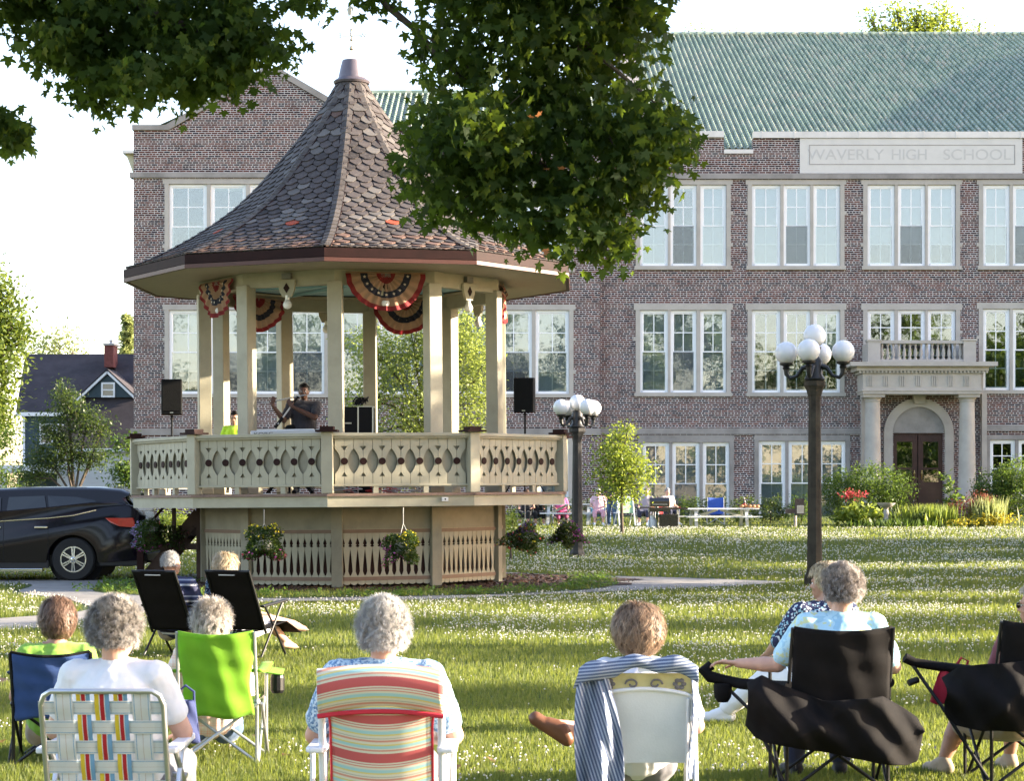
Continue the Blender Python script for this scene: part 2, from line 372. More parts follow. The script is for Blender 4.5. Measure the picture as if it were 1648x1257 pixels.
# ================================================================ SCHOOL
brick=brickmat()
stone=M('limestone',(.42,.39,.36),.8,var=.16,vs=1.3,bump=.25,bs=30,spec=.2)
stone_d=M('limestone_stained',(.29,.27,.26),.85,var=.35,vs=.9,bump=.3,bs=30,spec=.2)
whitep=M('white_paint',(.86,.86,.88),.45,var=.05,vs=3)
metalw=M('pale_metal_gutter',(.62,.58,.55),.4,metal=.3,var=.12,vs=2)
dark=M('dark_interior',(.012,.012,.014),.9,var=.1)
def glassmat(name='window_glass', refl=.16):
    if name in MC: return MC[name]
    n=NT(name); n.n.remove(n.b); g=n.new('ShaderNodeBsdfGlossy'); g.inputs['Roughness'].default_value=.02
    v=n.coord(); bp=n.new('ShaderNodeBump'); bp.inputs['Strength'].default_value=.05; bp.inputs['Distance'].default_value=.04
    n.link(n.noise(v,1.4,2),bp.inputs['Height']); n.link(bp.outputs[0],g.inputs['Normal'])
    t=n.new('ShaderNodeBsdfTransparent'); t.inputs[0].default_value=(.88,.92,.93,1)
    fr=n.new('ShaderNodeFresnel'); fr.inputs[0].default_value=1.5
    ad=n.new('ShaderNodeMath',operation='ADD'); ad.inputs[1].default_value=refl; n.link(fr.outputs[0],ad.inputs[0]); ad.use_clamp=True
    mx=n.new('ShaderNodeMixShader'); n.link(ad.outputs[0],mx.inputs[0]); n.link(t.outputs[0],mx.inputs[1]); n.link(g.outputs[0],mx.inputs[2]); n.link(mx.outputs[0],n.out.inputs[0])
    MC[name]=n.m; return n.m
glass=glassmat()
def blindmat():
    n=NT('window_blind'); v=n.coord(); w=n.new('ShaderNodeTexWave'); w.bands_direction='X'; w.inputs['Scale'].default_value=11; n.link(v,w.inputs[0])
    n.color(n.mix((.52,.55,.59),(.43,.46,.51),w.outputs['Fac'])); n.set(.7); 
    n.b.inputs['Emission Strength'].default_value=0; return n.m
blind_m=blindmat()
screen_m=NT('insect_screen_mesh')
_t=screen_m.new('ShaderNodeBsdfTransparent'); _m=screen_m.new('ShaderNodeMixShader'); _m.inputs[0].default_value=.38
screen_m.color((.09,.10,.12)); screen_m.link(_t.outputs[0],_m.inputs[1]); screen_m.link(screen_m.b.outputs[0],_m.inputs[2]); screen_m.link(_m.outputs[0],screen_m.out.inputs[0]); screen_m=screen_m.m

YF=80.0; SC=F/YF
school=thing('school_building','long red brick school with pale stone bands, tall white windows and a green tiled roof','building',(PX(1100,YF),YF,gz(0,YF)))
SO=Vector(school.location)
def SP(px,py,Y=YF): return P(px,py,Y)-SO
def wall(name, px0,px1,py0,py1, holes, Y=YF, th=.45, mat=None, extra=None):
    """brick wall between pixel bounds with rectangular holes"""
    b=MB(); XS=sorted({px0,px1}|{h[0] for h in holes}|{h[1] for h in holes}); YS=sorted({py0,py1}|{h[2] for h in holes}|{h[3] for h in holes})
    for j in range(len(YS)-1):
        run=None
        for i in range(len(XS)-1):
            cx=(XS[i]+XS[i+1])/2; cy=(YS[j]+YS[j+1])/2
            solid=not any(h[0]<cx<h[1] and h[2]<cy<h[3] for h in holes)
            if solid: run=(run[0],XS[i+1]) if run else (XS[i],XS[i+1])
            if run and (not solid or i==len(XS)-2):
                a=SP(run[0],YS[j+1],Y); c=SP(run[1],YS[j],Y); b.box(a.x,c.x,a.y,a.y+th,a.z,c.z); run=None
    if extra: extra(b)
    return b.build(name,mat or brick,school)
def sbox(b,px0,px1,py0,py1,y0,y1,Y=YF):
    a=SP(px0,py1,Y); c=SP(px1,py0,Y); b.box(a.x,c.x,a.y+y0,a.y+y1,a.z,c.z)
# window prototypes
WC={}
def window(px0,px1,py0,py1,Y=YF,style='blind',screen=False,label=None,cols=2,rows=2,off=.16):
    """double hung window in a hole: frame > sash, pane, blind, insect_screen"""
    a=SP(px0,py1,Y); c=SP(px1,py0,Y); w=round((c.x-a.x),2); h=round(c.z-a.z,2)
    key=(w,h,cols,rows)
    if key not in WC:
        fr=MB(); t=.105
        fr.box(0,t,0,.14,0,h); fr.box(w-t,w,0,.14,0,h); fr.box(t,w-t,0,.14,h-t,h); fr.box(t,w-t,-.03,.14,0,t*.9)
        s=MB(); m=h/2; u=.045
        for z0,z1,y in ((t,m+.03,.07),(m-.03,h-t,.03)):
            s.box(t,t+u,y,y+.035,z0,z1); s.box(w-t-u,w-t,y,y+.035,z0,z1); s.box(t+u,w-t-u,y,y+.035,z1-u,z1); s.box(t+u,w-t-u,y,y+.035,z0,z0+u)
            for i in range(1,cols):
                x=t+(w-2*t)*i/cols; s.box(x-.019,x+.019,y+.003,y+.03,z0+u,z1-u)
            for j in range(1,rows):
                z=z0+(z1-z0)*j/rows; s.box(t+u,w-t-u,y+.005,y+.028,z-.019,z+.019)
        g=MB(); g.box(t,w-t,.055,.057,t,m); g.box(t,w-t,.045-.003,.044,m,h-t)
        WC[key]=(fr,s,g)
    fr,s,g=WC[key]
    o=fr.build('window',whitep,school); o.location=(a.x,a.y+off-.1,a.z)
    if label: o['label']=label
    s.build('sash',whitep,o); g.build('pane',glass,o)
    fr_,lo={'blind':(1,0),'part':(1,.26),'half':(1,.5),'none':(1,.97),'low':(1,.13)}[style]
    if lo<.9:
        bb=MB(); z0=.1+(h-.2)*lo; bb.box(.1,w-.1,.19,.195,z0,h-.1); bb.build('blind',blind_m,o)
    if screen:
        bb=MB(); bb.add([(.1,.002,.1),(w-.1,.002,.1),(w-.1,.002,h/2),(.1,.002,h/2)],[(0,1,2,3)]); bb.build('insect_screen',screen_m,o)
    return o
G1=[(1030,1075),(1079,1121),(1127,1169)]; G2=[(1210,1256),(1261,1304),(1309,1352)]; G3=[(1396,1440),(1445,1489),(1493,1538)]; G4=[(1582,1625),(1630,1674),(1679,1723)]
L1=[(272,333),(339,396),(402,458),(465,522)]; L2=[(547,603),(609,665),(671,727),(733,789),(797,856),(862,916)]
LG1=[(1034,1077),(1082,1126),(1131,1174)]; LG2=[(1221,1264),(1269,1314),(1318,1361)]; LG4=[(1593,1634),(1639,1680),(1685,1726)]
XE=1740
rnd=random.Random(3)
hm=[];hl=[]
def grp(cells,y0,y1): return (cells[0][0],cells[-1][1],y0,y1)
mainU=[grp(g,297,428) for g in (G1,G2,G3,G4)]; mainM=[grp(G1,499,632),grp(G2,499,632),grp(G3,499,600),grp(G4,497,628)]
lowM=[grp(LG1,712,845),grp(LG2,710,845),grp(LG4,708,800)]
leftU=[grp(L1,296,432),grp(L2,296,432)]; leftM=[grp(L1,499,634),grp(L2,499,634)]
leftL=[(560,915,712,845)]
wall('main_wall',966,XE,284,860,mainU+mainM+lowM+[(1438,1518,661,860)])
wall('wing_wall',215,966,284,860,leftU+leftM+[grp([(865,918)],712,845)],Y=YF-.35)
bk=MB(); sbox(bk,225,XE-5,300,850,1.2,1.4); bk.build('interior',dark,school)
fl=MB()
for yy in (470,690): sbox(fl,225,XE-5,yy-2,yy+2,.5,1.2)
fl.build('floor_slab',dark,school)
# parapets
def gable(b):
    a=[(215,284),(215,209),(272,209),(286,203),(436,113),(590,205),(604,210),(660,210),(660,284)]
    pts=[SP(x,y,YF-.35) for x,y in a]; b.prism([(p.x,p.z) for p in pts],pts[0].y,pts[0].y+.45)
b=MB(); gable(b); b.build('gable_wall',brick,school)
b=MB(); sbox(b,660,966,216,284,-.35,.1); b.build('parapet_wall',brick,school); b=MB()
sbox(b,966,1165,216,284,0,.45); sbox(b,1165,1212,247,284,0,.45); sbox(b,1212,1287,222,284,0,.45); b.build('parapet_wall',brick,school); b=MB(); sbox(b,1646,XE,222,284,0,.45)
b.build('parapet_wall',brick,school)
b=MB(); # stone coping of gable
def strip(pts,w,y0,y1,Y=YF-.35):
    q=[SP(x,y,Y) for x,y in pts]
    for p0,p1 in zip(q[:-1],q[1:]):
        d=(p1-p0).normalized(); nn=Vector((-d.z,0,d.x)); 
        if nn.z<0: nn=-nn
        pp=[p0,p1,p1+nn*w,p0+nn*w]; b.prism([(p.x,p.z) for p in pp],q[0].y+y0,q[0].y+y1)
strip([(213,209),(272,209)],.2,-.08,.5); strip([(272,209),(286,201),(436,113)],.24,-.07,.49); strip([(436,113),(590,203),(604,209)],.24,-.075,.485); strip([(604,209),(662,209)],.2,-.08,.5)
sbox(b,662,966,211,217,-.43,.2)
b.build('coping',stone_d,school)
b=MB(); sbox(b,966,1165,211,221,-.10,.3); sbox(b,1212,XE,212,222,-.10,.3); sbox(b,1165,1212,240.5,247,-.08,.2)
for x in range(1225,XE,52): sbox(b,x,x+1.6,211,223,-.115,.3)
b.build('gutter',metalw,school)
# name stone with incised lettering
b=MB(); sbox(b,1287,1645,222.5,279,-.05,.42); 
ns=b.build('name_stone',M('carved_limestone',(.60,.58,.56),.8,var=.06,vs=2,bump=.15,bs=25,spec=.2),school)
ns['label']='pale carved stone panel with the school name'
b=MB(); sbox(b,1303,1632,233,234,-.06,-.045); sbox(b,1303,1632,264,265,-.06,-.045); sbox(b,1302,1303,233,265,-.06,-.045); sbox(b,1632,1633,233,265,-.06,-.045); b.build('panel_moulding',stone_d,ns).matrix_parent_inverse=Matrix()
def text(s,size,loc,mat,parent,name='lettering',ext=.004,rot=(R(90),0,0),align='CENTER',sx=1.0):
    cu=bpy.data.curves.new(name,'FONT'); cu.body=s; cu.size=size; cu.extrude=ext; cu.align_x=align; cu.align_y='CENTER'
    o=bpy.data.objects.new(name,cu); me=bpy.data.meshes.new_from_object(o); bpy.data.objects.remove(o)
    me.materials.append(mat); o=bpy.data.objects.new(name,me); COL.objects.link(o); o.parent=parent; o.location=loc; o.rotation_euler=rot; o.scale=(sx,1,1); return o
lt=M('incised_letter',(.50,.485,.475),.9,var=.1)
for wd,x in (('WAVERLY',1361),('HIGH',1463),('SCHOOL',1572)):
    p=SP(x,249.5); text(wd,.60,(p.x,p.y-.052,p.z),lt,ns,sx={'WAVERLY':1.12,'HIGH':1.0,'SCHOOL':1.12}[wd])
# string courses and lintels
for q_ in ((212,966,280,288,-.45,.1),(966.5,XE,280,288,-.12,.3),(213,966,690,701,-.41,.0),(966.5,1388,689,699,-.07,.2),(1585,XE,684,694,-.07,.2)):
    b=MB(); sbox(b,*q_); b.build('string_course',stone_d,school)
def surround(cells,y0,y1,Y,yo,lin=8,sill=6,teeth=True,mat=stone,name='window_surround'):
    b=MB(); x0=cells[0][0]; x1=cells[-1][1]; e=7
    sbox(b,x0-e-(3 if teeth else 0),x1+e+(3 if teeth else 0),y0-lin,y0,yo-.04,yo+.3,Y)
    sbox(b,x0-e-2,x1+e+2,y1,y1+sill,yo-.09,yo+.3,Y)
    sbox(b,x0-e,x0,y0,y1,yo-.035,yo+.3,Y); sbox(b,x1,x1+e,y0,y1,yo-.035,yo+.3,Y)
    for (a0,a1),(c0,c1) in zip(cells[:-1],cells[1:]): sbox(b,a1,c0,y0,y1,yo-.02,yo+.3,Y)
    if teeth:
        h=y1-y0
        for k in (.33,.72):
            for xa,xb in ((x0-e-3.5,x0-e),(x1+e,x1+e+3.5)): sbox(b,xa,xb,y0+h*k,y0+h*k+5,yo-.033,yo+.1,Y)
    return b.build(name,mat,school)
pat={0:('blind',0),1:('none',1),2:('blind',0)}
def place(cells,y0,y1,styles,Y=YF,rows=2):
    for (a,c),(st,scn) in zip(cells,styles): window(a,c,y0,y1,Y,st,bool(scn),rows=rows)
place(G1,297,428,[('blind',0),('none',1),('blind',0)]); place(G2,297,428,[('blind',0),('blind',1),('blind',0)])
place(G3,297,428,[('part',0),('part',1),('part',0)]); place(G4,297,428,[('part',0),('part',1),('part',0)])
place(G1,499,632,[('blind',0),('blind',1),('blind',0)]); place(G2,499,632,[('none',0),('none',0),('half',0)])
place(G3,499,600,[('none',0),('none',0),('none',0)]); place(G4,497,628,[('none',0)]*3)
place(LG1,712,845,[('blind',0),('low',1),('blind',0)]); place(LG2,710,845,[('blind',0)]*3); place(LG4,708,800,[('none',0)]*3)
YL=YF-.35
place(L1,296,432,[('none',0)]*4,YL); place(L2,296,432,[('half',1),('blind',0),('none',0),('blind',0),('blind',1),('blind',0)],YL)
place(L1,499,634,[('low',0),('part',1),('blind',0),('part',1)],YL); place(L2,499,634,[('blind',0),('blind',1),('blind',0),('blind',1),('part',1),('blind',0)],YL)
place([(868,915)],712,845,[('blind',0)],YL)
for g in (G1,G2,G3,G4): surround(g,297,428,YF,0)
for g,y0,y1 in ((G1,499,632),(G2,499,632),(G4,497,628)): surround(g,y0,y1,YF,0,lin=10)
surround(G3,499,600,YF,0,lin=10)
surround(L1,296,432,YL,0); surround(L2,296,432,YL,0); surround(L1,499,634,YL,0,lin=9); surround(L2,499,634,YL,0,lin=9)
for g,y0,y1 in ((LG1,712,845),(LG2,710,845),(LG4,708,800)): surround(g,y0,y1,YF,0,lin=y0-700,teeth=False,mat=stone_d)
surround([(868,915)],712,845,YL,0,lin=10,teeth=False)
b=MB(); sbox(b,213,966,640,646,-.0,.0); 
# old eave bracket at the far left corner
b=MB(); p=SP(200,250,YL); q=SP(215,285,YL); b.prism([(p.x,SP(0,245,YL).z),(q.x,SP(0,245,YL).z),(q.x,SP(0,285,YL).z)],p.y+.3,p.y+3); b.build('side_cornice',M('cream_trim',(.62,.56,.40),.6),school)
b=MB(); sbox(b,197,215,242,246,-.0,3,YL); b.build('side_gutter',metalw,school)
# side returns and back so the building has depth
b=MB(); a=SP(215,860,YL); c=SP(215,209,YL); b.box(a.x,a.x+.4,a.y+.46,a.y+24,a.z,c.z); a=SP(XE,860); b.box(a.x,a.x+.4,a.y+.5,a.y+44,a.z,SP(0,222).z); b.build('side_wall',brick,school)
# tiled roofs (barrel tiles)
def tilemat():
    n=NT('green_roof_tile'); v=n.coord('Object')
    mp=n.new('ShaderNodeMapping'); n.link(v,mp.inputs[0]); mp.inputs['Scale'].default_value=(4,2.6,0)
    fl_=n.new('ShaderNodeVectorMath',operation='FLOOR'); n.link(mp.outputs[0],fl_.inputs[0])
    wn_=n.new('ShaderNodeTexWhiteNoise'); wn_.noise_dimensions='2D'; n.link(fl_.outputs[0],wn_.inputs[0])
    c=n.ramp(wn_.outputs['Value'],[(0,(.16,.215,.165)),(.4,(.225,.29,.22)),(.75,(.30,.355,.275)),(1,(.34,.34,.27))])
    f=n.noise(v,.6,5,.65); c=n.mix(c,(.26,.24,.20),n.ramp(f,[(.5,(0,0,0)),(.8,(.5,.5,.5))]))
    n.color(c); n.set(.38,0,.5); return n.m
tile=tilemat()
def tiled(name,x0,x1,ya,za,yb,zb,pitch=.247,course=.40):
    nrib=int((x1-x0)/pitch); L=math.hypot(yb-ya,zb-za); nc=int(L/course); prof=[(0,0),(.02,.05),(.12,.105),(.28,.13),(.44,.105),(.54,.05),(.56,0),(.78,-.014)]
    dy=(yb-ya)/L; dz=(zb-za)/L; ny=-dz; nz=dy
    u=np.array([i*pitch+p[0]*pitch for i in range(nrib) for p in prof]+[nrib*pitch]); hgt=np.array([p[1] for i in range(nrib) for p in prof]+[0])
    rows=[]
    for j in range(nc):
        for s,lift in ((j*course,.028),((j+1)*course-.002,0.0)):
            h=hgt+lift; rows.append(np.stack([x0+u, ya+dy*s+ny*h, za+dz*s+nz*h],1))
    v=np.concatenate(rows); m=len(u); nr=len(rows); b=MB()
    b.v=[tuple(r) for r in v]; b.f=[(j*m+i,j*m+i+1,(j+1)*m+i+1,(j+1)*m+i) for j in range(nr-1) for i in range(m-1)]; b.mi=[0]*len(b.f)
    o=b.build(name,tile,school); 
    for p in o.data.polygons: p.use_smooth=True
    o.data.set_sharp_from_angle(angle=R(50)); return o
sx=SO.x; zE=PZ(243,YF+.3)
rY,rZ=102.5,PZ(57,102.5)
tiled('roof',PX(1010,rY)-sx,PX(XE,YF)+6.4-sx,.25,zE-SO.z,rY-YF,rZ-SO.z)
b=MB()
for i in range(95):
    x=PX(1008,rY)-sx+i*.40; b.tube([(x,rY-YF,rZ-SO.z+.05),(x+.38,rY-YF,rZ-SO.z+.05)],[.17,.14],8)
b.build('ridge_tiles',tile,school)
r2Y,r2Z=89.5,PZ(152,89.5)
o=tiled('roof',PX(560,YF)-sx,PX(1035,YF)-sx,.25,zE-SO.z,r2Y-YF,r2Z-SO.z); o['label']='lower green tiled roof behind the brick parapet'
b=MB(); b.tube([(PX(560,r2Y)-sx,r2Y-YF,r2Z-SO.z+.05),(PX(1030,r2Y)-sx,r2Y-YF,r2Z-SO.z+.05)],.16,8); b.build('ridge_tiles',tile,school)
b=MB(); xg=PX(1006,rY)-sx; b.prism([(.1,zE-SO.z-1),(rY-YF,zE-SO.z-1),(rY-YF,rZ-SO.z+.15),(.1,zE-SO.z+.15)],xg-.5,xg-.05,axis='x'); b.build('cross_gable_wall',brick,school)
b=MB(); b.prism([(.0,zE-SO.z+.16),(rY-YF,rZ-SO.z+.16),(rY-YF,rZ-SO.z+.4),(.0,zE-SO.z+.4)],xg-.6,xg+.05,axis='x'); b.build('coping',stone_d,school)
# back slopes
b=MB(); b.add([(xg-.05,rY-YF,rZ-SO.z),(PX(XE,YF)+6.4-sx,rY-YF,rZ-SO.z),(PX(XE,YF)+6.4-sx,rY-YF+22,zE-SO.z),(xg-.05,rY-YF+22,zE-SO.z)],[(0,1,2,3)])
b.add([(PX(560,YF)-sx,r2Y-YF,r2Z-SO.z),(xg-.5,r2Y-YF,r2Z-SO.z),(xg-.5,r2Y-YF+9,zE-SO.z),(PX(560,YF)-sx,r2Y-YF+9,zE-SO.z)],[(0,1,2,3)]); b.build('back_roof',tile,school)
# gable wing roof running back
b=MB(); zr=PZ(118,YF)-SO.z; ze=PZ(215,YF)-SO.z; xm=PX(436,YF)-sx; xl=PX(222,YF)-sx; xr=PX(650,YF)-sx
b.add([(xl,.1,ze),(xm,.1,zr),(xm,24,zr),(xl,24,ze),(xr,.1,ze),(xr,24,ze)],[(0,1,2,3),(1,4,5,2)]); b.build('wing_roof',tile,school)
# cross wing beyond the frame: its gable throws the long shadow over the tiles
b=MB(); x0=29.0-sx; z_=lambda v:v-SO.z
b.prism([(-2,0),(24,0),(24,z_(24.6)),(15.5,z_(24.0)),(3.7,z_(20.6)),(0.2,z_(16.6)),(-2,z_(16.6))],x0,x0+9,axis='x'); b.build('end_pavilion',brick,school)
# ---- portico
YP=78.7; pd=YP-YF
b=MB()
def pbox(b,px0,px1,py0,py1,y0,y1): sbox(b,px0,px1,py0,py1,y0,y1,YP)
pbox(b,1389,1579,601,634,.0,1.75); pbox(b,1385,1583,597,601,-.06,1.75); pbox(b,1378,1590,590,597,-.16,1.75); pbox(b,1366,1602,583,590,-.42,1.75)
pbox(b,1387,1581,627,629.5,-.04,1.7)
for x in range(1396,1575,26): 
    for k in range(3): pbox(b,x+k*3.2,x+k*3.2+1.7,605,622,-.03,.02)
for x in range(1382,1588,6): pbox(b,x,x+3,597.2,600.4,-.13,-.06)
b.build('entablature',stone,school)
for cx in (1408,1561):
    b=MB(); c=SP(cx,815,YP); top=SP(cx,634,YP).z; r0=.335
    b.lathe([(r0*1.28,0),(r0*1.28,.12),(r0*1.12,.18),(r0,.3),(r0*1.0,1.2),(r0*.86,top-c.z-.34),(r0*.86,top-c.z-.3),(r0*.96,top-c.z-.26),(r0*.9,top-c.z-.22),(r0*1.12,top-c.z-.12)],(c.x,c.y+.5,c.z),24)
    b.box(c.x-r0*1.25,c.x+r0*1.25,c.y+.5-r0*1.25,c.y+.5+r0*1.25,top-.12,top); b.build('portico_column',stone,school,smooth=True)
for x0,x1 in ((1385,1393),(1578,1586)):
    b=MB(); sbox(b,x0,x1,634,845,-.25,0); b.build('pilaster',stone,school)
b=MB(); pbox(b,1397,1417,548,582,.0,.45); pbox(b,1551,1571,547,582,.0,.45); pbox(b,1395,1419,546,549,-.04,.49); pbox(b,1549,1573,545,548,-.04,.49)
pbox(b,1417,1551,547.5,552.5,.03,.40); pbox(b,1417,1551,578,583,.03,.40)
pbox(b,1397,1403,552,580,.45,1.8); pbox(b,1565,1571,552,580,.45,1.8)
b.build('balustrade',stone,school)
bp_=MB(); bp_.lathe([(.065,0),(.065,.06),(.04,.08),(.075,.2),(.06,.34),(.033,.48),(.05,.54),(.06,.6),(.06,.64)],(0,0,0),8)
pr=None
for i in range(15):
    c=SP(1421+i*9.0,578,YP)
    if pr is None: pr=bp_.build('baluster',stone,school,smooth=True); o=pr
    else: o=pr.copy(); COL.objects.link(o); o.parent=school
    o.location=(c.x,c.y+.2,c.z)
# brick back wall of porch with arch
def arcpts(cx,cy,r,Y,n=20): return [(SP(cx+r*math.cos(t),cy-r*math.sin(t),Y)) for t in [math.pi*i/n for i in range(n+1)]]
b=MB(); ro=arcpts(1478,697,56,YF); ri=arcpts(1478,697,42,YF)
for i in range(20): b.prism([(ri[i].x,ri[i].z),(ro[i].x,ro[i].z),(ro[i+1].x,ro[i+1].z),(ri[i+1].x,ri[i+1].z)],-.12,.5)
sbox(b,1422,1436,697,850,-.12,.5); sbox(b,1520,1534,697,850,-.12,.5); b.build('door_arch',stone,school)
b=MB(); pts=arcpts(1478,697,43,YF); b.prism([(p.x,p.z) for p in pts],-.02,.1); b.build('tympanum',stone_d,school)
b=MB(); b.prism([(SP(1470,650).x,SP(1470,650).z),(SP(1486,650).x,SP(1486,650).z),(SP(1489,632).x,SP(1489,632).z),(SP(1467,632).x,SP(1467,632).z)],-.24,.0); b.build('keystone',stone,school)
wood_d=M('dark_red_door',(.055,.022,.018),.35,var=.3,vs=3,coat=.2)
sbox_=None
for x0,x1,hx in ((1436.5,1477.3,1472),(1478.7,1519.5,1484)):
    b=MB(); fx=[x0,x0+9,x1-9,x1]
    sbox(b,x0,x0+8,700,822,.12,.2); sbox(b,x1-8,x1,700,822,.12,.2); sbox(b,x0+8,x1-8,700,711,.12,.2); sbox(b,x0+8,x1-8,776,822,.12,.2); sbox(b,x0+8,x1-8,753,756,.13,.19)
    d=b.build('door',wood_d,school); d['label']='dark red panelled door with tall glass'
    b=MB(); sbox(b,x0+8,x1-8,711,776,.155,.165); b.build('pane',glass,d)
    b=MB(); c=SP(hx,762); b.ball((c.x,c.y+.06,c.z),.05,8); b.tube([(c.x,c.y+.06,c.z-.25),(c.x,c.y+.04,c.z-.05),(c.x,c.y+.06,c.z+.12)],.02,6); b.build('door_handle',M('brass',(.45,.32,.12),.3,metal=1),d)
b=MB(); sbox(b,1434,1521,696.5,700,.08,.22); b.build('transom',wood_d,school)
b=MB()
for k in range(4): sbox(b,1388-k*3,1582+k*3,822+k*4,826+k*4+(30 if k==3 else 0),-1.9-k*.35,.0)
b.build('entrance_steps',stone_d,school)
b=MB(); 
for x in (1462,1500): 
    c=SP(x,828,YP); b.tube([(c.x,c.y-.9,c.z-.4),(c.x,c.y-.9,c.z+.45),(c.x+.1,c.y-.7,c.z+.55),(c.x+.15,c.y-.2,c.z+.55),(c.x+.15,c.y-.1,c.z+.1)],.025,6)
b.build('handrail',M('black_iron',(.02,.02,.02),.5),school)
# ================================================================ BANDSTAND
cream=M('cream_paint',(.36,.335,.25),.55,var=.16,vs=2.2,bump=.12,bs=40,spec=.3)
cream_d=M('cream_paint_weathered_shaded',(.25,.23,.17),.6,var=.22,vs=2.5,bump=.2,bs=35)  # weathered cream, base darkened to stand for shade on skirt and backing boards
brown=M('dark_red_brown_paint',(.022,.007,.006),.65,var=.3,vs=5,spec=.15)
tan=M('brown_batten',(.20,.13,.09),.6,var=.15)
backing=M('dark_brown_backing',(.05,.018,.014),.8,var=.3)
bluec=M('pale_blue_ceiling',(.30,.50,.56),.5,var=.08)
band=thing('bandstand','ten-sided cream wooden bandstand with flared slate roof, raised deck and fretwork railing','bandstand',GC)
band.rotation_euler=(0,R(-.5),0)
PH=-2.08
def vang(k): return R(PH+36*k)
def vp(r,k,z): a=vang(k); return Vector((r*math.sin(a),-r*math.cos(a),z))
def facet(r,k):
    """frame in the middle of side k of a ring with vertices at radius r: x along, y inward, z up"""
    a=vang(k+.5); ap=r*math.cos(R(18)); e=Vector((math.cos(a),math.sin(a),0)); inn=Vector((-math.sin(a),math.cos(a),0)); o=-inn*ap
    return Matrix(((e.x,inn.x,0,o.x),(e.y,inn.y,0,o.y),(0,0,1,0),(0,0,0,1)))
def hl_(r): return r*math.sin(R(18))
def vframe(r,k):
    a=vang(k); e=Vector((math.cos(a),math.sin(a),0)); inn=Vector((-math.sin(a),math.cos(a),0)); o=-inn*r
    return Matrix(((e.x,inn.x,0,o.x),(e.y,inn.y,0,o.y),(0,0,1,0),(0,0,0,1)))
def ring(b,r0,r1,z0,z1,cap=True):
    """solid ten-sided ring"""
    vs=[];
    for k in range(10):
        for r,z in ((r0,z0),(r1,z0),(r1,z1),(r0,z1)): vs.append(vp(r,k,z))
    fs=[]
    for k in range(10):
        a=k*4;c=((k+1)%10)*4
        for i in range(4): fs.append((a+i,a+(i+1)%4,c+(i+1)%4,c+i))
    b.add(vs,fs)
# roof profile (radius, height)
prof=[(.24,9.75),(.42,9.42),(.62,9.11),(.95,8.66),(1.20,8.34),(1.46,8.03),(1.88,7.54),(2.30,7.13),(2.74,6.80),(3.16,6.53),(3.60,6.28),(4.02,6.08),(4.36,5.96)]
pr_r=np.array([p[0] for p in prof]); pr_z=np.array([p[1] for p in prof])
arc=np.concatenate([[0],np.cumsum(np.hypot(np.diff(pr_r),np.diff(pr_z)))]); L_=arc[-1]
def rp(s): return float(np.interp(s,arc,pr_r)), float(np.interp(s,arc,pr_z))
def slatemat(name,c,v=.25):
    n=NT(name); g=n.new('ShaderNodeNewGeometry'); c=srgb(c)
    a=n.ramp(g.outputs['Random Per Island'],[(0,tuple(x*(1-v) for x in c)),(.5,c),(1,tuple(min(1,x*(1+v)) for x in c))])
    f=n.noise(n.coord(),14,4,.7); n.color(n.mix(a,(.26,.24,.22),n.ramp(f,[(.5,(0,0,0)),(.85,(.30,.30,.30))]))); n.set(.7,0,.2); n.bump(n.noise(n.coord(),60,3),.15,.004); return n.m
SL=[slatemat('slate_violet_grey',(.068,.058,.056),.16),slatemat('slate_light_grey',(.115,.105,.098)),slatemat('slate_dark_grey',(.045,.039,.038)),slatemat('slate_brown',(.13,.08,.062)),slatemat('slate_red',(.30,.06,.03)),M('roof_underlay',(.02,.018,.02),.9)]
rr_=random.Random(5)
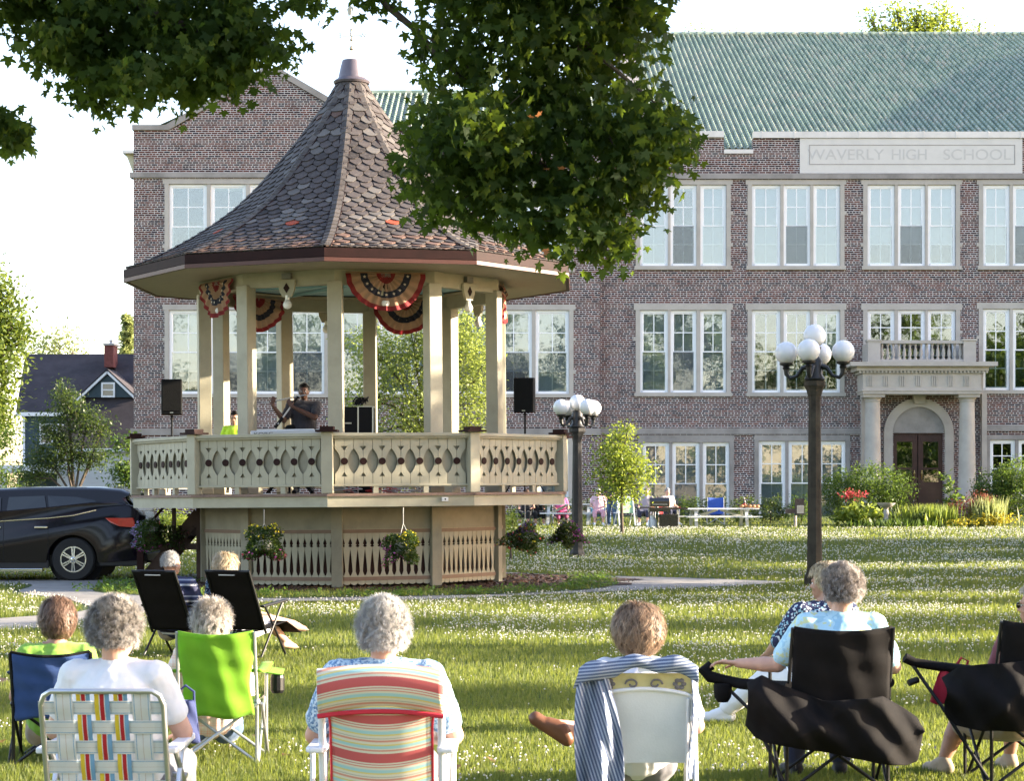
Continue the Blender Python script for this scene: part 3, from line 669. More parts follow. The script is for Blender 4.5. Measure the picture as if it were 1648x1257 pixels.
for k in range(10):
    b=MB(); b.m=5
    for (r0,z0),(r1,z1) in zip(prof[:-1],prof[1:]):
        b.add([vp(r0,k,z0-.02),vp(r0,k+1,z0-.02),vp(r1,k+1,z1-.02),vp(r1,k,z1-.02)],[(0,1,2,3)])
    rows=int(L_/.168); ap=math.cos(R(18)); a=vang(k+.5); e=Vector((math.cos(a),math.sin(a),0)); out=Vector((math.sin(a),-math.cos(a),0))
    for j in range(rows+1):
        s0=max(j*.168-.03,0); s1=min((j+1)*.168+.045,L_+.03)
        r0,z0=rp(s0); r1,z1=rp(min(s1,L_)); tz=(z1-z0)/max(s1-s0,1e-6); tr=(r1-r0)/max(s1-s0,1e-6); nrm=out*(-tz)+Vector((0,0,1))*tr
        if nrm.z<0: nrm=-nrm
        nrm.normalize(); half=(r0+r1)/2*math.sin(R(18))*1.0; lim0=r0*math.sin(R(18))-.02; lim1=r1*math.sin(R(18))-.02
        n_=max(1,round(2*half/.262)); w=2*half/n_; off=(j%2)*.5
        for i in range(-1,n_+1):
            x0=-half+(i+off)*w; x1=x0+w; g=.009
            if x1<-half+.03 or x0>half-.03: continue
            cx=(x0+x1)/2; c=min(.085,w*.36)
            sh=[(x0+g,0),(x1-g,0),(x1-g,1-c*4.6),(x1-c-g,1-.03),(cx,1),(x0+c+g,1-.03),(x0+g,1-c*4.6)]
            vs=[]
            for x,t in sh:
                ss=s0+(s1-s0)*t; lim=lim0+(lim1-lim0)*t; x=max(-lim,min(lim,x)); r=r0+(r1-r0)*t; z=z0+(z1-z0)*t
                lift=.006+.030*t
                vs.append(out*(r*ap)+e*x+Vector((0,0,z))+nrm*lift)
            vs2=[v-nrm*.016 for v in vs]
            q=len(vs); u=rr_.random()
            zc=(z0+z1)/2; mi=0
            if u<.12: mi=1
            elif u<.26: mi=2
            band_=round((L_-s0)/.168)
            if band_ in (2,3,5) and u<.62: mi=3
            if band_ in (1,) and u<.4: mi=3
            if band_ in (10,11) : mi=1 if abs(cx)<w*1.1 else mi
            if j==int(L_/.168)-9 and abs(cx)<w*.52 and n_>=3: mi=4 if abs(cx)<w*.45 or cx>0 else 1
            if j in (5,6) and abs(cx)<w*.5 and u<.5: mi=3
            b.m=mi; b.add(vs+vs2,[tuple(range(q))]+[(i_,q+i_,q+(i_+1)%q,(i_+1)%q) for i_ in range(q)])
    b.build('roof_side',SL,band)
# hip caps, overlapping pieces up each hip
for k in range(10):
    b=MB(); rows=int(L_/.168)
    for j in range(1,rows):
        s0=j*.168-.02; s1=s0+.20; r0,z0=rp(s0); r1,z1=rp(min(s1,L_)); w=.10
        for sg in (-1,1):
            a=vang(k); am=a+sg*R(18); e=Vector((math.cos(am),math.sin(am),0))*sg
            p0=vp(r0,k,z0+.035); p1=vp(r1,k,z1+.06); b.add([p0,p1,p1+e*w-Vector((0,0,.008)),p0+e*w*.97-Vector((0,0,.008)),p1-Vector((0,0,.02)),p1+e*w-Vector((0,0,.03))],[(0,1,2,3),(1,4,5,2)])
    b.m=1; b.build('hip_cap',[slatemat('slate_hip_%s'%'grey',(.075,.066,.062)),SL[1]] if k==0 else [bpy.data.materials['slate_hip_grey'],SL[1]],band)
    b=MB()
    for sg in (-1,1):
        a=vang(k); am=a+sg*R(18); e=Vector((math.cos(am),math.sin(am),0))*sg
        for (r0,z0),(r1,z1) in zip(prof[:-1],prof[1:]): 
            b.bar(vp(r0,k,z0+.03)+e*.108, vp(r1,k,z1+.03)+e*.108, .008,.014)
    b.build('hip_flashing',brown,band)
b=MB(); b.lathe([(.34,9.66),(.36,9.70),(.33,9.73),(.265,9.77),(.215,10.0),(.18,10.12),(.0,10.13)],n=20); 
b.build('roof_cap',M('weathered_purple_metal',(.14,.12,.135),.4,metal=.4),band,smooth=True)
b=MB(); ring(b,3.9,4.40,5.80,5.955); b.build('fascia',brown,band)
b=MB(); ring(b,4.33,4.405,5.72,5.79); b.build('fascia_trim',M('red_brown_trim',(.08,.028,.02),.5),band)
b=MB(); ring(b,2.7,4.33,5.735,5.775); b.build('soffit',M('cream_soffit',(.36,.30,.21),.6,var=.1),band)
b=MB(); b.add([vp(2.8,k,5.80) for k in range(10)],[tuple(range(10))]); 
for k in range(5): b.bar(vp(2.7,k,5.76),vp(2.7,k+5,5.76),.06,.05)
b.build('ceiling',bluec,band)
RC=2.90
b=MB(); ring(b,RC-.09,RC+.09,5.47,5.74); b.build('beam',cream,band)
for k in range(10):
    b=MB(); Mv=vframe(RC,k); b.box(-.135,.135,-.12,.12,1.71,5.52,Mv); b.box(-.15,.15,-.135,.135,1.71,1.83,Mv); b.build('column',cream,band,bevel=.012)
    b=MB(); Mf=facet(RC,k); b.prism([(-.17,5.58),(.17,5.58),(.15,5.40),(.09,5.27),(-.09,5.27),(-.15,5.40)],-.15,-.095,Mf); 
    br=b.build('bracket',cream,band)
    b=MB(); b.prism([(0,5.52),(.06,5.43),(0,5.34),(-.06,5.43)],-.165,-.151,Mf); b.build('diamond',brown,br)
    b=MB(); b.box(-.09,.09,-.17,-.05,5.60,5.70,Mf); b.build('light_box',M('grey_metal',(.18,.18,.17),.5,metal=.5),br)
    b=MB(); b.lathe([(.04,5.30),(.04,5.22),(.06,5.20)],c=(0,-.12,0),n=10,M=Mf); c=Mf@Vector((0,-.12,5.13)); b.ball(c,.082,12); 
    b.build('globe_lamp',M('white_globe_glass',(.78,.77,.74),.25,var=.03,spec=.5),band,smooth=True)
# deck
b=MB(); vs=[vp(4.30,k,1.705) for k in range(10)]+[vp(4.30,k,1.66) for k in range(10)]
b.add(vs,[tuple(range(10)),tuple(range(10,20))[::-1]]+[(k,(k+1)%10,10+(k+1)%10,10+k) for k in range(10)]); b.build('deck_floor',M('brown_deck_boards',(.20,.13,.10),.7,var=.3),band)
b=MB(); ring(b,4.20,4.255,1.47,1.655); b.build('deck_fascia',cream,band)
b=MB(); ring(b,2.95,4.20,1.53,1.57); 
for k in range(10): b.bar(vp(2.7,k,1.59),vp(4.1,k,1.59),.05,.12)
b.build('deck_joists',M('joist_wood',(.09,.06,.045),.8,var=.3),band)
RR=4.19
# fretwork boards
H=.80; z0=1.865; W=.17
def notch_board(sg):
    """half a unit: seam at x=0 with small triangular nicks, outer edge with the half oval"""
    pts=[(0,0),(W-.004,0),(W-.004,.16)]
    for i in range(0,11):
        t=i/10; z=.18+.44*t; pts.append((W-.004-.100*math.sin(math.pi*t)**.8 if 0<i<10 else W-.004, z))
    pts+=[(W-.004,.67),(W-.004,H),(.003,H),(.003,.665),(.060,.665),(.003,.585),(.003,.21),(.052,.135),(.003,.135),(.003,0)]
    pts=pts[1:]; return [(sg*x,z0+z) for x,z in pts]
for k in range(10):
    Mf=facet(RR,k); hw=hl_(RR); b=MB()
    b.box(-hw+.07,hw-.07,-.085,.085,2.665,2.70,Mf); b.box(-hw+.03,hw-.03,-.115,.115,2.70,2.76,Mf); 
    b.box(-hw+.08,hw-.08,-.05,.05,1.825,1.864,Mf); b.build('handrail',cream,band,bevel=.008)
    b=MB(); n_=7; wtot=2*hw-.24; u=wtot/n_
    for i in range(n_):
        cx=-wtot/2+u*(i+.5); S=Matrix.Translation((cx,0,0))@Matrix.Scale(u/(2*W),4,(1,0,0))
        for sg in (-1,1): 
            b.prism(notch_board(sg),-.035,-.014,Mf@S)
    b.build('fretwork_boards',cream,band)
    b=MB(); b.box(-hw+.08,hw-.08,.012,.03,1.865,2.664,Mf)
    for i in range(n_*2): 
        x=-wtot/2+u*(i+.5)/2*1; b.box(x-.003,x+.003,.006,.0115,1.87,2.66,Mf)
    b.build('backing_boards',cream_d,band)
    for i in range(n_):
        cx=-wtot/2+u*(i+.5); b=MB(); b.prism([(cx+.062*math.cos(t),2.265+.062*math.sin(t)) for t in [2*math.pi*q/16 for q in range(16)]],-.052,-.0355,Mf); b.build('medallion',brown,band)
    Mv=vframe(RR+.02,k); b=MB(); b.box(-.10,.10,-.09,.09,1.71,2.775,Mv); p=b.build('rail_post',cream,band,bevel=.008)
    b=MB(); b.box(-.19,.19,-.17,.17,2.776,2.81,Mv); b.box(-.12,.12,-.11,.11,2.81,2.87,Mv); b.build('post_cap',brown,p)
    for x in (-.45,.45): b=MB(); b.box(x-.045,x+.045,-.04,.04,1.708,1.824,Mf); b.build('rail_foot',cream,band)
# skirt
RS=2.93
for k in range(10):
    Mf=facet(RS,k); hw=hl_(RS); b=MB()
    b.box(-hw+.08,hw-.08,-.02,.0,1.06,1.47,Mf); b.build('skirt_frieze',cream_d,band)
    b=MB(); b.box(-hw+.1,hw-.1,-.045,-.0205,.99,1.055,Mf); b.build('skirt_batten',tan,band); b=MB(); b.box(-hw+.1,hw-.1,-.045,-.0225,.135,.20,Mf); b.build('skirt_batten',tan,band)
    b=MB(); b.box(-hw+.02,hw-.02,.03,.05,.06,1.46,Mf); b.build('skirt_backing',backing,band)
    b=MB(); n_=12; wt=2*hw-.2; u=wt/n_; h=u/2
    for i in range(n_):
        cx=-wt/2+u*(i+.5)
        # board whose two edges are cut so that neighbouring boards leave spear-shaped openings
        edge=[(h-.002,.10),(h-.002,.22),(h-.020,.24),(h-.042,.30),(h-.034,.42),(h-.015,.60),(h-.002,.70),(h-.002,.735),(h-.040,.755),(h-.016,.775),(h-.038,.80),(h-.026,.84),(h-.004,.90),(h-.002,.93),(h-.002,1.06)]
        bot=[(h*math.cos(t),.10-.045*math.sin(t)) for t in [math.pi*q/8 for q in range(1,8)]]
        pts=[(x,z) for x,z in edge]+[(-x,z) for x,z in edge[::-1]]+[(-x,z) for x,z in bot]
        b.prism(pts,-.022,-.0,Mf@Matrix.Translation((cx,0,0)))
    b.build('skirt_boards',cream,band)
    Mv=vframe(RS+.0,k); b=MB(); b.box(-.10,.10,-.065,.04,.02,1.47,Mv); b.build('skirt_post',cream_d,band)
# outlet box
b=MB(); Mf=facet(4.255,0); b.box(.72,.83,-.05,.0,1.555,1.625,Mf); o=b.build('outlet_box',M('white_plastic',(.7,.7,.7),.4),band); 
b=MB(); b.ball(Mf@Vector((.775,-.05,1.59)),.016,8); b.build('socket',dark,o)
# weathervane
vm=M('aged_brass',(.38,.33,.24),.35,metal=.8)
b=MB(); b.tube([(0,0,10.1),(0,0,11.12)],.009,6); b.ball((0,0,10.36),.045,10); b.ball((0,0,10.52),.03,8); b.ball((0,0,10.72),.024,8)
b.bar((-.17,0,10.60),(.17,0,10.60),.012); b.bar((0,-.17,10.60),(0,.17,10.60),.012)
b.add([(-.05,0,10.98),(.01,0,11.03),(.05,0,11.14),(-.02,0,11.2),(-.08,0,11.12)],[(0,1,2,3,4)])
wv=b.build('weathervane',vm,band); wv['label']='thin brass weathervane with compass letters on the roof tip'
for ch,x in (('W',.22),('E',-.22)): text(ch,.13,(x,0,10.60),vm,wv,'compass_letter',.004,(R(90),0,R(180)))
for ch,y in (('N',-.22),('S',.22)): text(ch,.13,(0,y,10.60),vm,wv,'compass_letter',.004,(R(90),0,R(90)))
# staircase at the left
sb=M('dark_stair_timber',(.06,.035,.028),.75,var=.3,vs=4,bump=.2)
b=MB()
def stp(x,y,z): return Vector((x,y,z))
for yy in (-.55,.45):
    b.bar(stp(-2.95,yy,1.35),stp(-4.0,yy,.08),.05,.24)
for i in range(6):
    t=(i+.5)/6; b.box(-2.95-1.05*t-.14,-2.95-1.05*t+.14,-.6,.5,1.42-1.28*t-.02,1.42-1.28*t+.02)
b.box(-3.0,-2.9,-.62,-.52,0,1.5); b.box(-4.0,-2.95,-.66,-.6,.66,.78); b.box(-3.45,-3.38,-.68,-.61,0,1.47)
st=b.build('staircase',sb,band)
b=MB(); b.box(-4.12,-4.0,-.72,-.60,0,1.0); b.bar((-4.06,-.66,.95),(-3.6,-.6,1.5),.07,.05); b.build('handrail_post',brown,st)

# ================================================================ BUNTING
def bunting_mats():
    r=M('bunting_red',(.24,.025,.03),.8,var=.2,vs=8,trans=.3); t=M('bunting_tan',(.40,.25,.16),.8,var=.15,vs=8,trans=.3); n=M('bunting_navy',(.018,.02,.04),.8,var=.3,vs=8); w=M('bunting_star',(.6,.5,.4),.8)
    return [r,t,n,w]
BM=bunting_mats()
def bunting(k,label,rad=.73,drop=.70,off=-.17,zt=5.68,squash=1.0,seed=0):
    Mf=facet(RC,k); g=random.Random(seed); ph=[g.uniform(0,6) for _ in range(4)]
    Wm=Matrix.Translation(GC)@Matrix.Rotation(R(-.5),4,'Y')@Mf@Matrix.Translation((0,off,zt))
    o0=thing('bunting',label,'bunting',Wm.translation,0,'fan buntings hung round the bandstand'); o0.rotation_euler=Wm.to_euler()
    b=MB(); nt=72; rings=[0.03,.14,.24,.25,.36,.46,.47,.55,.64,.65,.75,.87,.88,.94,1.0]; mm=[0,0,1,1,1,2,2,2,1,1,1,0,0,0]
    def pt(r,t):
        sag=.06*math.sin(math.pi*t/math.pi)
        x=-math.cos(t)*rad*r*squash; z=-math.sin(t)*drop*r-.02*math.sin(t*3+ph[0])*r
        y=-.028*math.sin(t*22+ph[1])*r**.7-.03*math.sin(t*5+ph[2])*r
        if t<.001 or t>math.pi-.001: z+=.0
        return (x,y,z-.05*(1-abs(math.cos(t)))*(1-r))
    for i in range(len(rings)-1):
        b.m=mm[i]
        for j in range(nt):
            t0=math.pi*j/nt; t1=math.pi*(j+1)/nt
            b.add([pt(rings[i],t0),pt(rings[i],t1),pt(rings[i+1],t1),pt(rings[i+1],t0)],[(0,1,2,3)])
    for s in range(9):
        t=math.pi*(s+.5)/9; c=Vector(pt(.55,t)); c.y-=.016; b.m=3
        sp=[c+Vector((math.cos(a)*q,0,math.sin(a)*q)) for a,q in [(math.pi/2+i*math.pi/5, .032 if i%2==0 else .014) for i in range(10)]]
        b.add(sp,[tuple(range(10))])
    me=b.build('fabric',BM,o0,solid=0)
    bm=bmesh.new(); bm.from_mesh(me.data); bmesh.ops.remove_doubles(bm,verts=bm.verts,dist=.0005); bm.to_mesh(me.data); bm.free()
    b=MB(); b.tube([(-rad*squash,0,.0),(rad*squash,0,.0)],.012,6); b.build('header_cord',BM[1],o0)
    return o0
bunting(0,'pleated fan bunting facing front between the two middle columns',seed=1)
bunting(8,'pleated fan bunting seen sideways between the two leftmost front columns',rad=.66,seed=2)
bunting(6,'fan bunting on the far left side of the bandstand, seen through the columns',off=.17,seed=3)
bunting(4,'fan bunting hanging on the far side behind the front middle bunting',off=.17,rad=.75,seed=4)
bunting(2,'red edged bunting seen edge-on at the far right column',rad=.55,seed=5)

# ================================================================ SOUND GEAR
blk=M('black_plastic',(.0045,.0045,.005),.7,var=.2,vs=20,bump=.1,bs=80,spec=.2); blk2=M('black_grille',(.006,.006,.006),.8,bump=.5,bs=400,spec=.15)
silver=M('silver_metal',(.6,.6,.6),.3,metal=.9,var=.05)
def speaker(px,pyt,pyb,Y,rz,tilt,label):
    c=P(px,pyb,Y); h=(pyb-pyt)*Y/F; w=h*.58
    t=thing('loudspeaker',label,'speaker',(c.x,c.y,c.z),R(rz),'loudspeakers on stands'); t.rotation_euler=(R(tilt),0,R(rz))
    b=MB(); b.prism([(-w/2,-.16),(w/2,-.16),(w/2,.05),(w*.32,.18),(-w*.32,.18),(-w/2,.05)],.0,h,axis='z'); b.build('cabinet',blk,t,bevel=.02)
    b=MB(); b.box(-w/2+.025,w/2-.025,-.172,-.161,.07,h-.03); b.build('grille',blk2,t)
    b=MB(); b.box(-.03,.03,-.176,-.1725,.03,.045); b.build('badge',silver,t)
    s=thing('speaker_stand',label.replace('black loudspeaker','thin black pole stand holding the loudspeaker'),'speaker stand',(c.x,c.y,1.72),0,'loudspeaker stands')
    b=MB(); b.tube([(0,0,.25),(0,0,c.z-1.72-.02)],.018,8); b.tube([(0,0,c.z-1.72-.06),(0,0,c.z-1.72-.01)],.03,8)
    b.build('pole',blk,s)
    for i in range(3):
        a=i*2.094+.5; b=MB(); b.tube([(0,0,.62),(.42*math.cos(a),.42*math.sin(a),.01)],.012,6); b.tube([(0,0,.28),(.22*math.cos(a),.22*math.sin(a),.30)],.008,6); b.build('leg',blk,s)
speaker(276.5,611,668,37.8,8,0,'black loudspeaker at the left end of the bandstand rail')
speaker(845,608,664,37.8,-10,3,'black loudspeaker at the right end of the bandstand rail')
# equipment case
c=P(553,698,37.3)
t=thing('equipment_case','black road case with silver edges standing behind the middle column','case',(P(578,698,37.3).x,37.3,1.712))
b=MB(); b.box(-.30,.27,-.25,.25,0,P(0,656,37.3).z-1.712); b.build('body',blk,t)
hh=P(0,656,37.3).z-1.712
b=MB(); 
for x in (-.30,.0,.27): b.box(x-.012,x+.012,-.262,-.251,0,hh+.005)
b.box(-.0,.28,-.262,.25,hh+.001,hh+.014); b.build('edge_trim',silver,t)
b=MB(); b.box(-.24,-.12,-.258,-.251,hh-.31,hh-.285); b.build('handle',silver,t)
t=thing('cable_bundle','tangle of black cable heaped on top of the road case','cable',(P(583,656,37.3).x+.02,37.3,1.712+hh+.016))
b=MB(); g=random.Random(4)
for i in range(9):
    pts=[]; x=g.uniform(-.12,.12)
    for q in range(9): pts.append((x+.09*math.sin(q*1.1+i),.08*math.cos(q*.9+i*2),.02+.17*abs(math.sin(q*.7+i*.6))*g.uniform(.6,1)))
    b.tube(pts,.012,5)
b.build('cables',blk,t)
# keyboard on a stand
kb=thing('keyboard','pale grey electronic keyboard just above the railing in front of the flute player','keyboard',(P(462,694,36.35).x,36.35,2.72)); kb.rotation_euler=(0,R(-1.2),R(-2))
kg=M('keyboard_grey',(.45,.47,.50),.35,metal=.3,var=.05)
b=MB(); b.box(-.66,.62,-.02,.34,.0,.13); b.build('body',kg,kb,bevel=.02)
lt2=M('dark_lettering',(.03,.035,.05),.5)
text('KORG',.085,(-.42,-.024,.062),lt2,kb,'lettering',.002,sx=1.5)
b=MB(); b.box(-.58,.45,.20,.33,.131,.15); b.build('keys',M('ivory_keys',(.7,.7,.68),.3),kb)
b=MB()
for s in (-1,1): b.bar((s*.4,.05,-1.0),(-s*.4,.05,-.005),.03); b.bar((s*.4,.28,-1.0),(-s*.4,.28,-.005),.03)
b.build('stand',blk,kb)
# microphone stand
ms=thing('microphone_stand','slim microphone stand with a slanting boom in front of the flute player','microphone stand',(P(457,798,36.6).x,36.6,1.712))
b=MB(); b.tube([(0,0,.02),(0,0,P(0,680,36.6).z-1.712)],.012,6); b.lathe([(.13,0),(.13,.015),(.02,.03)],n=16); b.build('pole',blk,ms)
a_=P(447,683,36.6)-Vector(ms.location); c_=P(479,640,36.8)-Vector(ms.location)
b=MB(); b.tube([a_,a_.lerp(c_,.75)],.016,8); b.build('boom',M('chrome_boom',(.55,.52,.47),.3,metal=.8),ms)
b=MB(); b.tube([a_+Vector((-.05,0,-.06)),a_.lerp(c_,.25)],.03,8); b.build('boom_grip',blk,ms); b=MB(); b.tube([a_.lerp(c_,.75),c_,c_+Vector((.01,0,.02))],[.02,.02,.034],8); b.build('microphone',blk,ms)
bg=thing('gear_bag','lumpy black bag hanging beside the microphone stand','bag',(P(466,693,36.9).x,36.9,2.65))
b=MB(); b.ball((0,0,.12),(.11,.09,.19),14); b.ball((.03,0,.25),(.12,.08,.07),12); b.build('body',blk,bg,smooth=True)
b=MB(); b.box(-.02,.02,-.02,.02,-.94,.0); b.build('stand_leg',blk,bg)

# ================================================================ HANGING BASKETS
def flowerball(n,cols,name): return leafmat(name,cols,.35,rough=.6)
fl_mats={'yellow':leafmat('petal_yellow',[(.75,.60,.02),(.80,.70,.08)],.3,(.8,.7,.05)),'magenta':leafmat('petal_magenta',[(.40,.04,.28),(.55,.12,.42)],.3,(.6,.1,.4)),'purple':leafmat('petal_purple',[(.10,.03,.18),(.05,.015,.09)],.2,(.2,.05,.3)),'lilac':leafmat('petal_lilac',[(.36,.26,.55),(.48,.38,.66)],.3,(.5,.4,.7)),'red':leafmat('petal_red',[(.45,.03,.03),(.60,.10,.05)],.3,(.6,.1,.05)),'wine':leafmat('petal_wine',[(.09,.008,.02),(.16,.015,.04)],.2,(.2,.02,.05))}
blf=leafmat('basket_leaf',[(.014,.032,.009),(.026,.055,.014),(.05,.085,.02)],.35)
LEAF6=[(0,0,0),(.3,.28,.05),(.7,.25,.02),(1,0,-.1),(.7,-.25,.02),(.3,-.28,.05)]; LEAF6F=[(0,1,2,3,4,5)]
PET=[(0,0,0)]+[(math.cos(a)*(1 if i%2 else .55),math.sin(a)*(1 if i%2 else .55),.25) for i,a in enumerate([2*math.pi*q/10 for q in range(10)])]; PETF=[(0,i+1,(i+1)%10+1) for i in range(10)]
def basket(px,py,Y,w,h,label,flowers,hang_py,seed,droop=.35,hook=True):
    rng=np.random.default_rng(seed); c=P(px,py,Y); t=thing('hanging_basket',label,'flower basket',c,0,'flower baskets hung round the bandstand')
    b=MB(); b.lathe([(.09,-.16),(.14,-.12),(.17,.02),(.175,.03),(.15,.03)],n=16); b.build('pot',M('white_plastic_pot',(.55,.55,.53),.4) if w<1 else M('brown_pot',(.06,.03,.02),.7),t,smooth=True)
    def cloud(n,shell=.6):
        d=rng.normal(0,1,(n,3)); d/=np.linalg.norm(d,axis=1)[:,None]; r=rng.uniform(shell,1,n)**.5
        p=d*r[:,None]*np.array([w/2,w/2.2,h/2]); lump=1+.25*np.sin(d[:,0]*5+seed)+.2*np.sin(d[:,2]*6+seed*2); p*=lump[:,None]
        p[:,2]-=droop*h*(np.abs(p[:,0])/(w/2))**2*.5; p[:,2]-=.02; return p
    p=cloud(3400,.25); scatter('foliage',LEAF6,LEAF6F,p,rand_rots(len(p),1.0,rng),rng.uniform(.035,.06,len(p)),blf,t,'stuff')
    for col,n,fn in flowers:
        p=cloud(n*4,.85)*1.04; f=fn(p/np.array([w/2,w/2,h/2])); p=p[np.argsort(-f+rng.uniform(0,.8,len(f)))[:n]]
        scatter(col+'_petals',PET,PETF,p,rand_rots(len(p),1.1,rng),rng.uniform(.018,.028,len(p)),fl_mats[col],t,'stuff')
    if hook:
        zt=P(0,hang_py,Y).z-c.z; b=MB()
        for a in (0,2.1,4.2): b.tube([(.16*math.cos(a),.16*math.sin(a),.02),(0,0,zt*.5+.04)],.004,5)
        b.tube([(0,0,zt*.5+.04),(0,0,zt)],.006,5); b.build('hanger',M('pale_wire',(.5,.5,.48),.5),t)
    return t
up=lambda q:q[:,2]; dn=lambda q:-q[:,2]; lf=lambda q:-q[:,0]; rt=lambda q:q[:,0]; al=lambda q:q[:,0]*0
basket(425,872,35.3,.66,.62,'hanging basket with yellow blooms above dark wine ones, left of centre on the skirt',[('yellow',70,up),('wine',110,dn),('magenta',20,dn)],820,11)
basket(649,876,35.0,.60,.58,'hanging basket of yellow and pink flowers in the middle of the bandstand front',[('yellow',70,lambda q:q[:,2]+q[:,0]),('magenta',110,lambda q:-q[:,2]-q[:,0])],817,12)
basket(845,863,36.6,.74,.46,'wide hanging basket of red and dark petunias at the right corner of the deck',[('red',90,al),('purple',110,up),('yellow',18,al)],812,13)
basket(914,860,38.6,.68,.44,'trailing hanging basket with purple flowers beside the far lamp post',[('purple',60,al),('magenta',110,rt),('lilac',30,lf)],811,14)
basket(248,858,38.5,1.05,.62,'big trailing flower basket of lilac petunias by the stair post at the left',[('lilac',230,lambda q:-q[:,0]*1.5),('magenta',30,dn),('wine',30,rt)],819,15,hook=True)
# ================================================================ LAMP POSTS
aged=M('weathered_post_concrete',(.055,.047,.036),.85,var=.45,vs=4,bump=.5,bs=25,spec=.2)
irn=M('black_cast_iron',(.012,.012,.013),.45,var=.2,spec=.5)
globe_m=M('milk_glass_globe',(.74,.74,.76),.22,var=.02,spec=.5)
def lamp(px,py_base,py_armtop,py_top,Y,label,rz,polew=.20,gr=.205,arm=.62,zb=0.0,post=None):
    x=PX(px,Y); zt=PZ(py_top,Y); t=thing('street_lamp',label,'street lamp',(x,Y,zb),R(rz),'five-globe street lamps')
    zc=PZ(py_armtop,Y)-zb; H_=zt-zb; b=MB(); r=polew/2
    b.lathe([(r*1.7,0),(r*1.7,.2),(r*1.35,.27),(r*1.25,.34),(r*1.18,.9),(r*.98,zc-.55),(r*.95,zc-.5),(r*1.05,zc-.4),(r*1.35,zc-.28),(r*1.75,zc-.20),(r*1.75,zc-.12)],n=8,ph=R(22.5)); b.build('post',post or aged,t)
    b=MB(); b.lathe([(r*1.5,zc-.12),(r*1.7,zc-.08),(r*1.2,zc+.02),(r*1.25,zc+.25),(r*.8,zc+.32),(r*.6,H_-2*gr-.06),(.12,H_-2*gr-.04),(.12,H_-2*gr)],n=16); b.build('capital',irn,t,smooth=True)
    b=MB(); b.ball((0,0,H_-gr),gr,24); b.build('globe',globe_m,t,smooth=True)
    for i in range(4):
        a=math.pi/2*i; d=Vector((math.cos(a),math.sin(a),0)); b=MB()
        P0=[d*.08+Vector((0,0,zc+.16)),d*.22+Vector((0,0,zc+.12)),d*(arm*.62)+Vector((0,0,zc-.02)),d*(arm*.86)+Vector((0,0,zc-.06)),d*(arm*.99)+Vector((0,0,zc+.02)),d*arm+Vector((0,0,zc+.13))]
        b.tube(P0,[.05,.045,.032,.035,.045,.05],8); b.lathe([(.05,0),(.07,.03),(.05,.06),(.12,.09),(.125,.12)],c=d*arm+Vector((0,0,zc+.10)),n=16); ar=b.build('arm',irn,t,smooth=True)
        b=MB(); b.ball(d*arm+Vector((0,0,zc+.20+gr)),gr,24); b.build('globe',globe_m,ar,smooth=True)
    return t
lamp(1311,946,603,522,36.5,'tall lamp post with five white globes at the right, nearer and larger of the two',-20,polew=.225,gr=.205,arm=.52)
lamp(929,903,682,635,51.2,'smaller lamp post with clustered white globes standing just beyond the railing end',30,polew=.24,gr=.205,arm=.48,post=M('dark_lamp_post',(.035,.032,.030),.7,var=.4,bump=.3,bs=25))

# ================================================================ CAR
carp=NT('dark_plum_car_paint'); carp.color((.007,.005,.010)); carp.set(.12,.0,.3,.15); carp.b.inputs['Coat Roughness'].default_value=.03; carp=carp.m
cglass=M('tinted_car_glass',(.006,.006,.009),.03,var=.0,spec=.7); rub=M('tyre_rubber',(.016,.016,.017),.8,bump=.2,bs=60); chrome=M('chrome',(.75,.75,.77),.12,metal=1,var=.02); alloy=M('alloy_rim',(.62,.62,.62),.25,metal=.9,var=.04)
YC=40.3
car=thing('parked_car','dark plum crossover car parked on the left edge, rear toward the bandstand','car',(PX(135,YC),YC+.0,0))
k_=YC/F
def cx(px): return (px-135)*k_
def cz(py): return (932-py)*k_
W2=.98
# side profile (outline of body) px,py  rear at right
low=[(-215,905),(-225,880),(-222,850),(-160,842),(-110,838),(238,838),(243,850),(243,872),(240,888),(222,900),(178,904)]
body=[(-228,905),(-232,880),(-226,852),(-190,838),(-120,832),(-60,828),(-30,826),(20,822),(100,815),(170,806),(222,812),(236,826),(241,850),(245,868),(243,886),(232,899),(178,905),(177,905)]
def arch(cxp,r,y=905): return [(cxp+r*math.cos(t),900-r*math.sin(t)) for t in [math.pi*q/12 for q in range(0,13)]]
ra=arch(135,41); fa=arch(-165,41)
outl=[(-228,903),(-232,880),(-228,855),(-195,839),(-120,832),(-45,827),(20,822),(100,815),(165,808),(205,808),(228,814),(243,830),(247,850),(250,866),(249,886),(240,899),(178,903)]+ [p for p in ra]+[(94,903),(-120,903)]+[p for p in fa]+[(-207,903)]
def loft(name,outline,zoff,parent,mat,halves,inset=None):
    """body side outline lofted across the car with rounding towards the sides: halves=[(y, shrink)]"""
    pts=[(cx(x),cz(y)) for x,y in outline]; n=len(pts); mx=sum(p[0] for p in pts)/n; mz=sum(p[1] for p in pts)/n
    vs=[];fs=[]
    for y,s in halves:
        for (x,z) in pts:
            vs.append((mx+(x-mx)*(1-s*.35), y, z-(s*.5*max(0,z-mz))))
    m=len(halves)
    for i in range(m-1):
        for j in range(n): fs.append((i*n+j,i*n+(j+1)%n,(i+1)*n+(j+1)%n,(i+1)*n+j))
    fs+=[tuple(range(n)),tuple((m-1)*n+j for j in range(n))[::-1]]
    b=MB(); b.add(vs,fs); return b.build(name,mat,parent,smooth=True)
loft('body',outl,0,car,carp,[(-W2+.0,.05),(-W2+.02,.015),(-W2+.09,.0),(-.3,-.0),(.3,0),(W2-.09,.0),(W2-.02,.015),(W2,.05)]) 
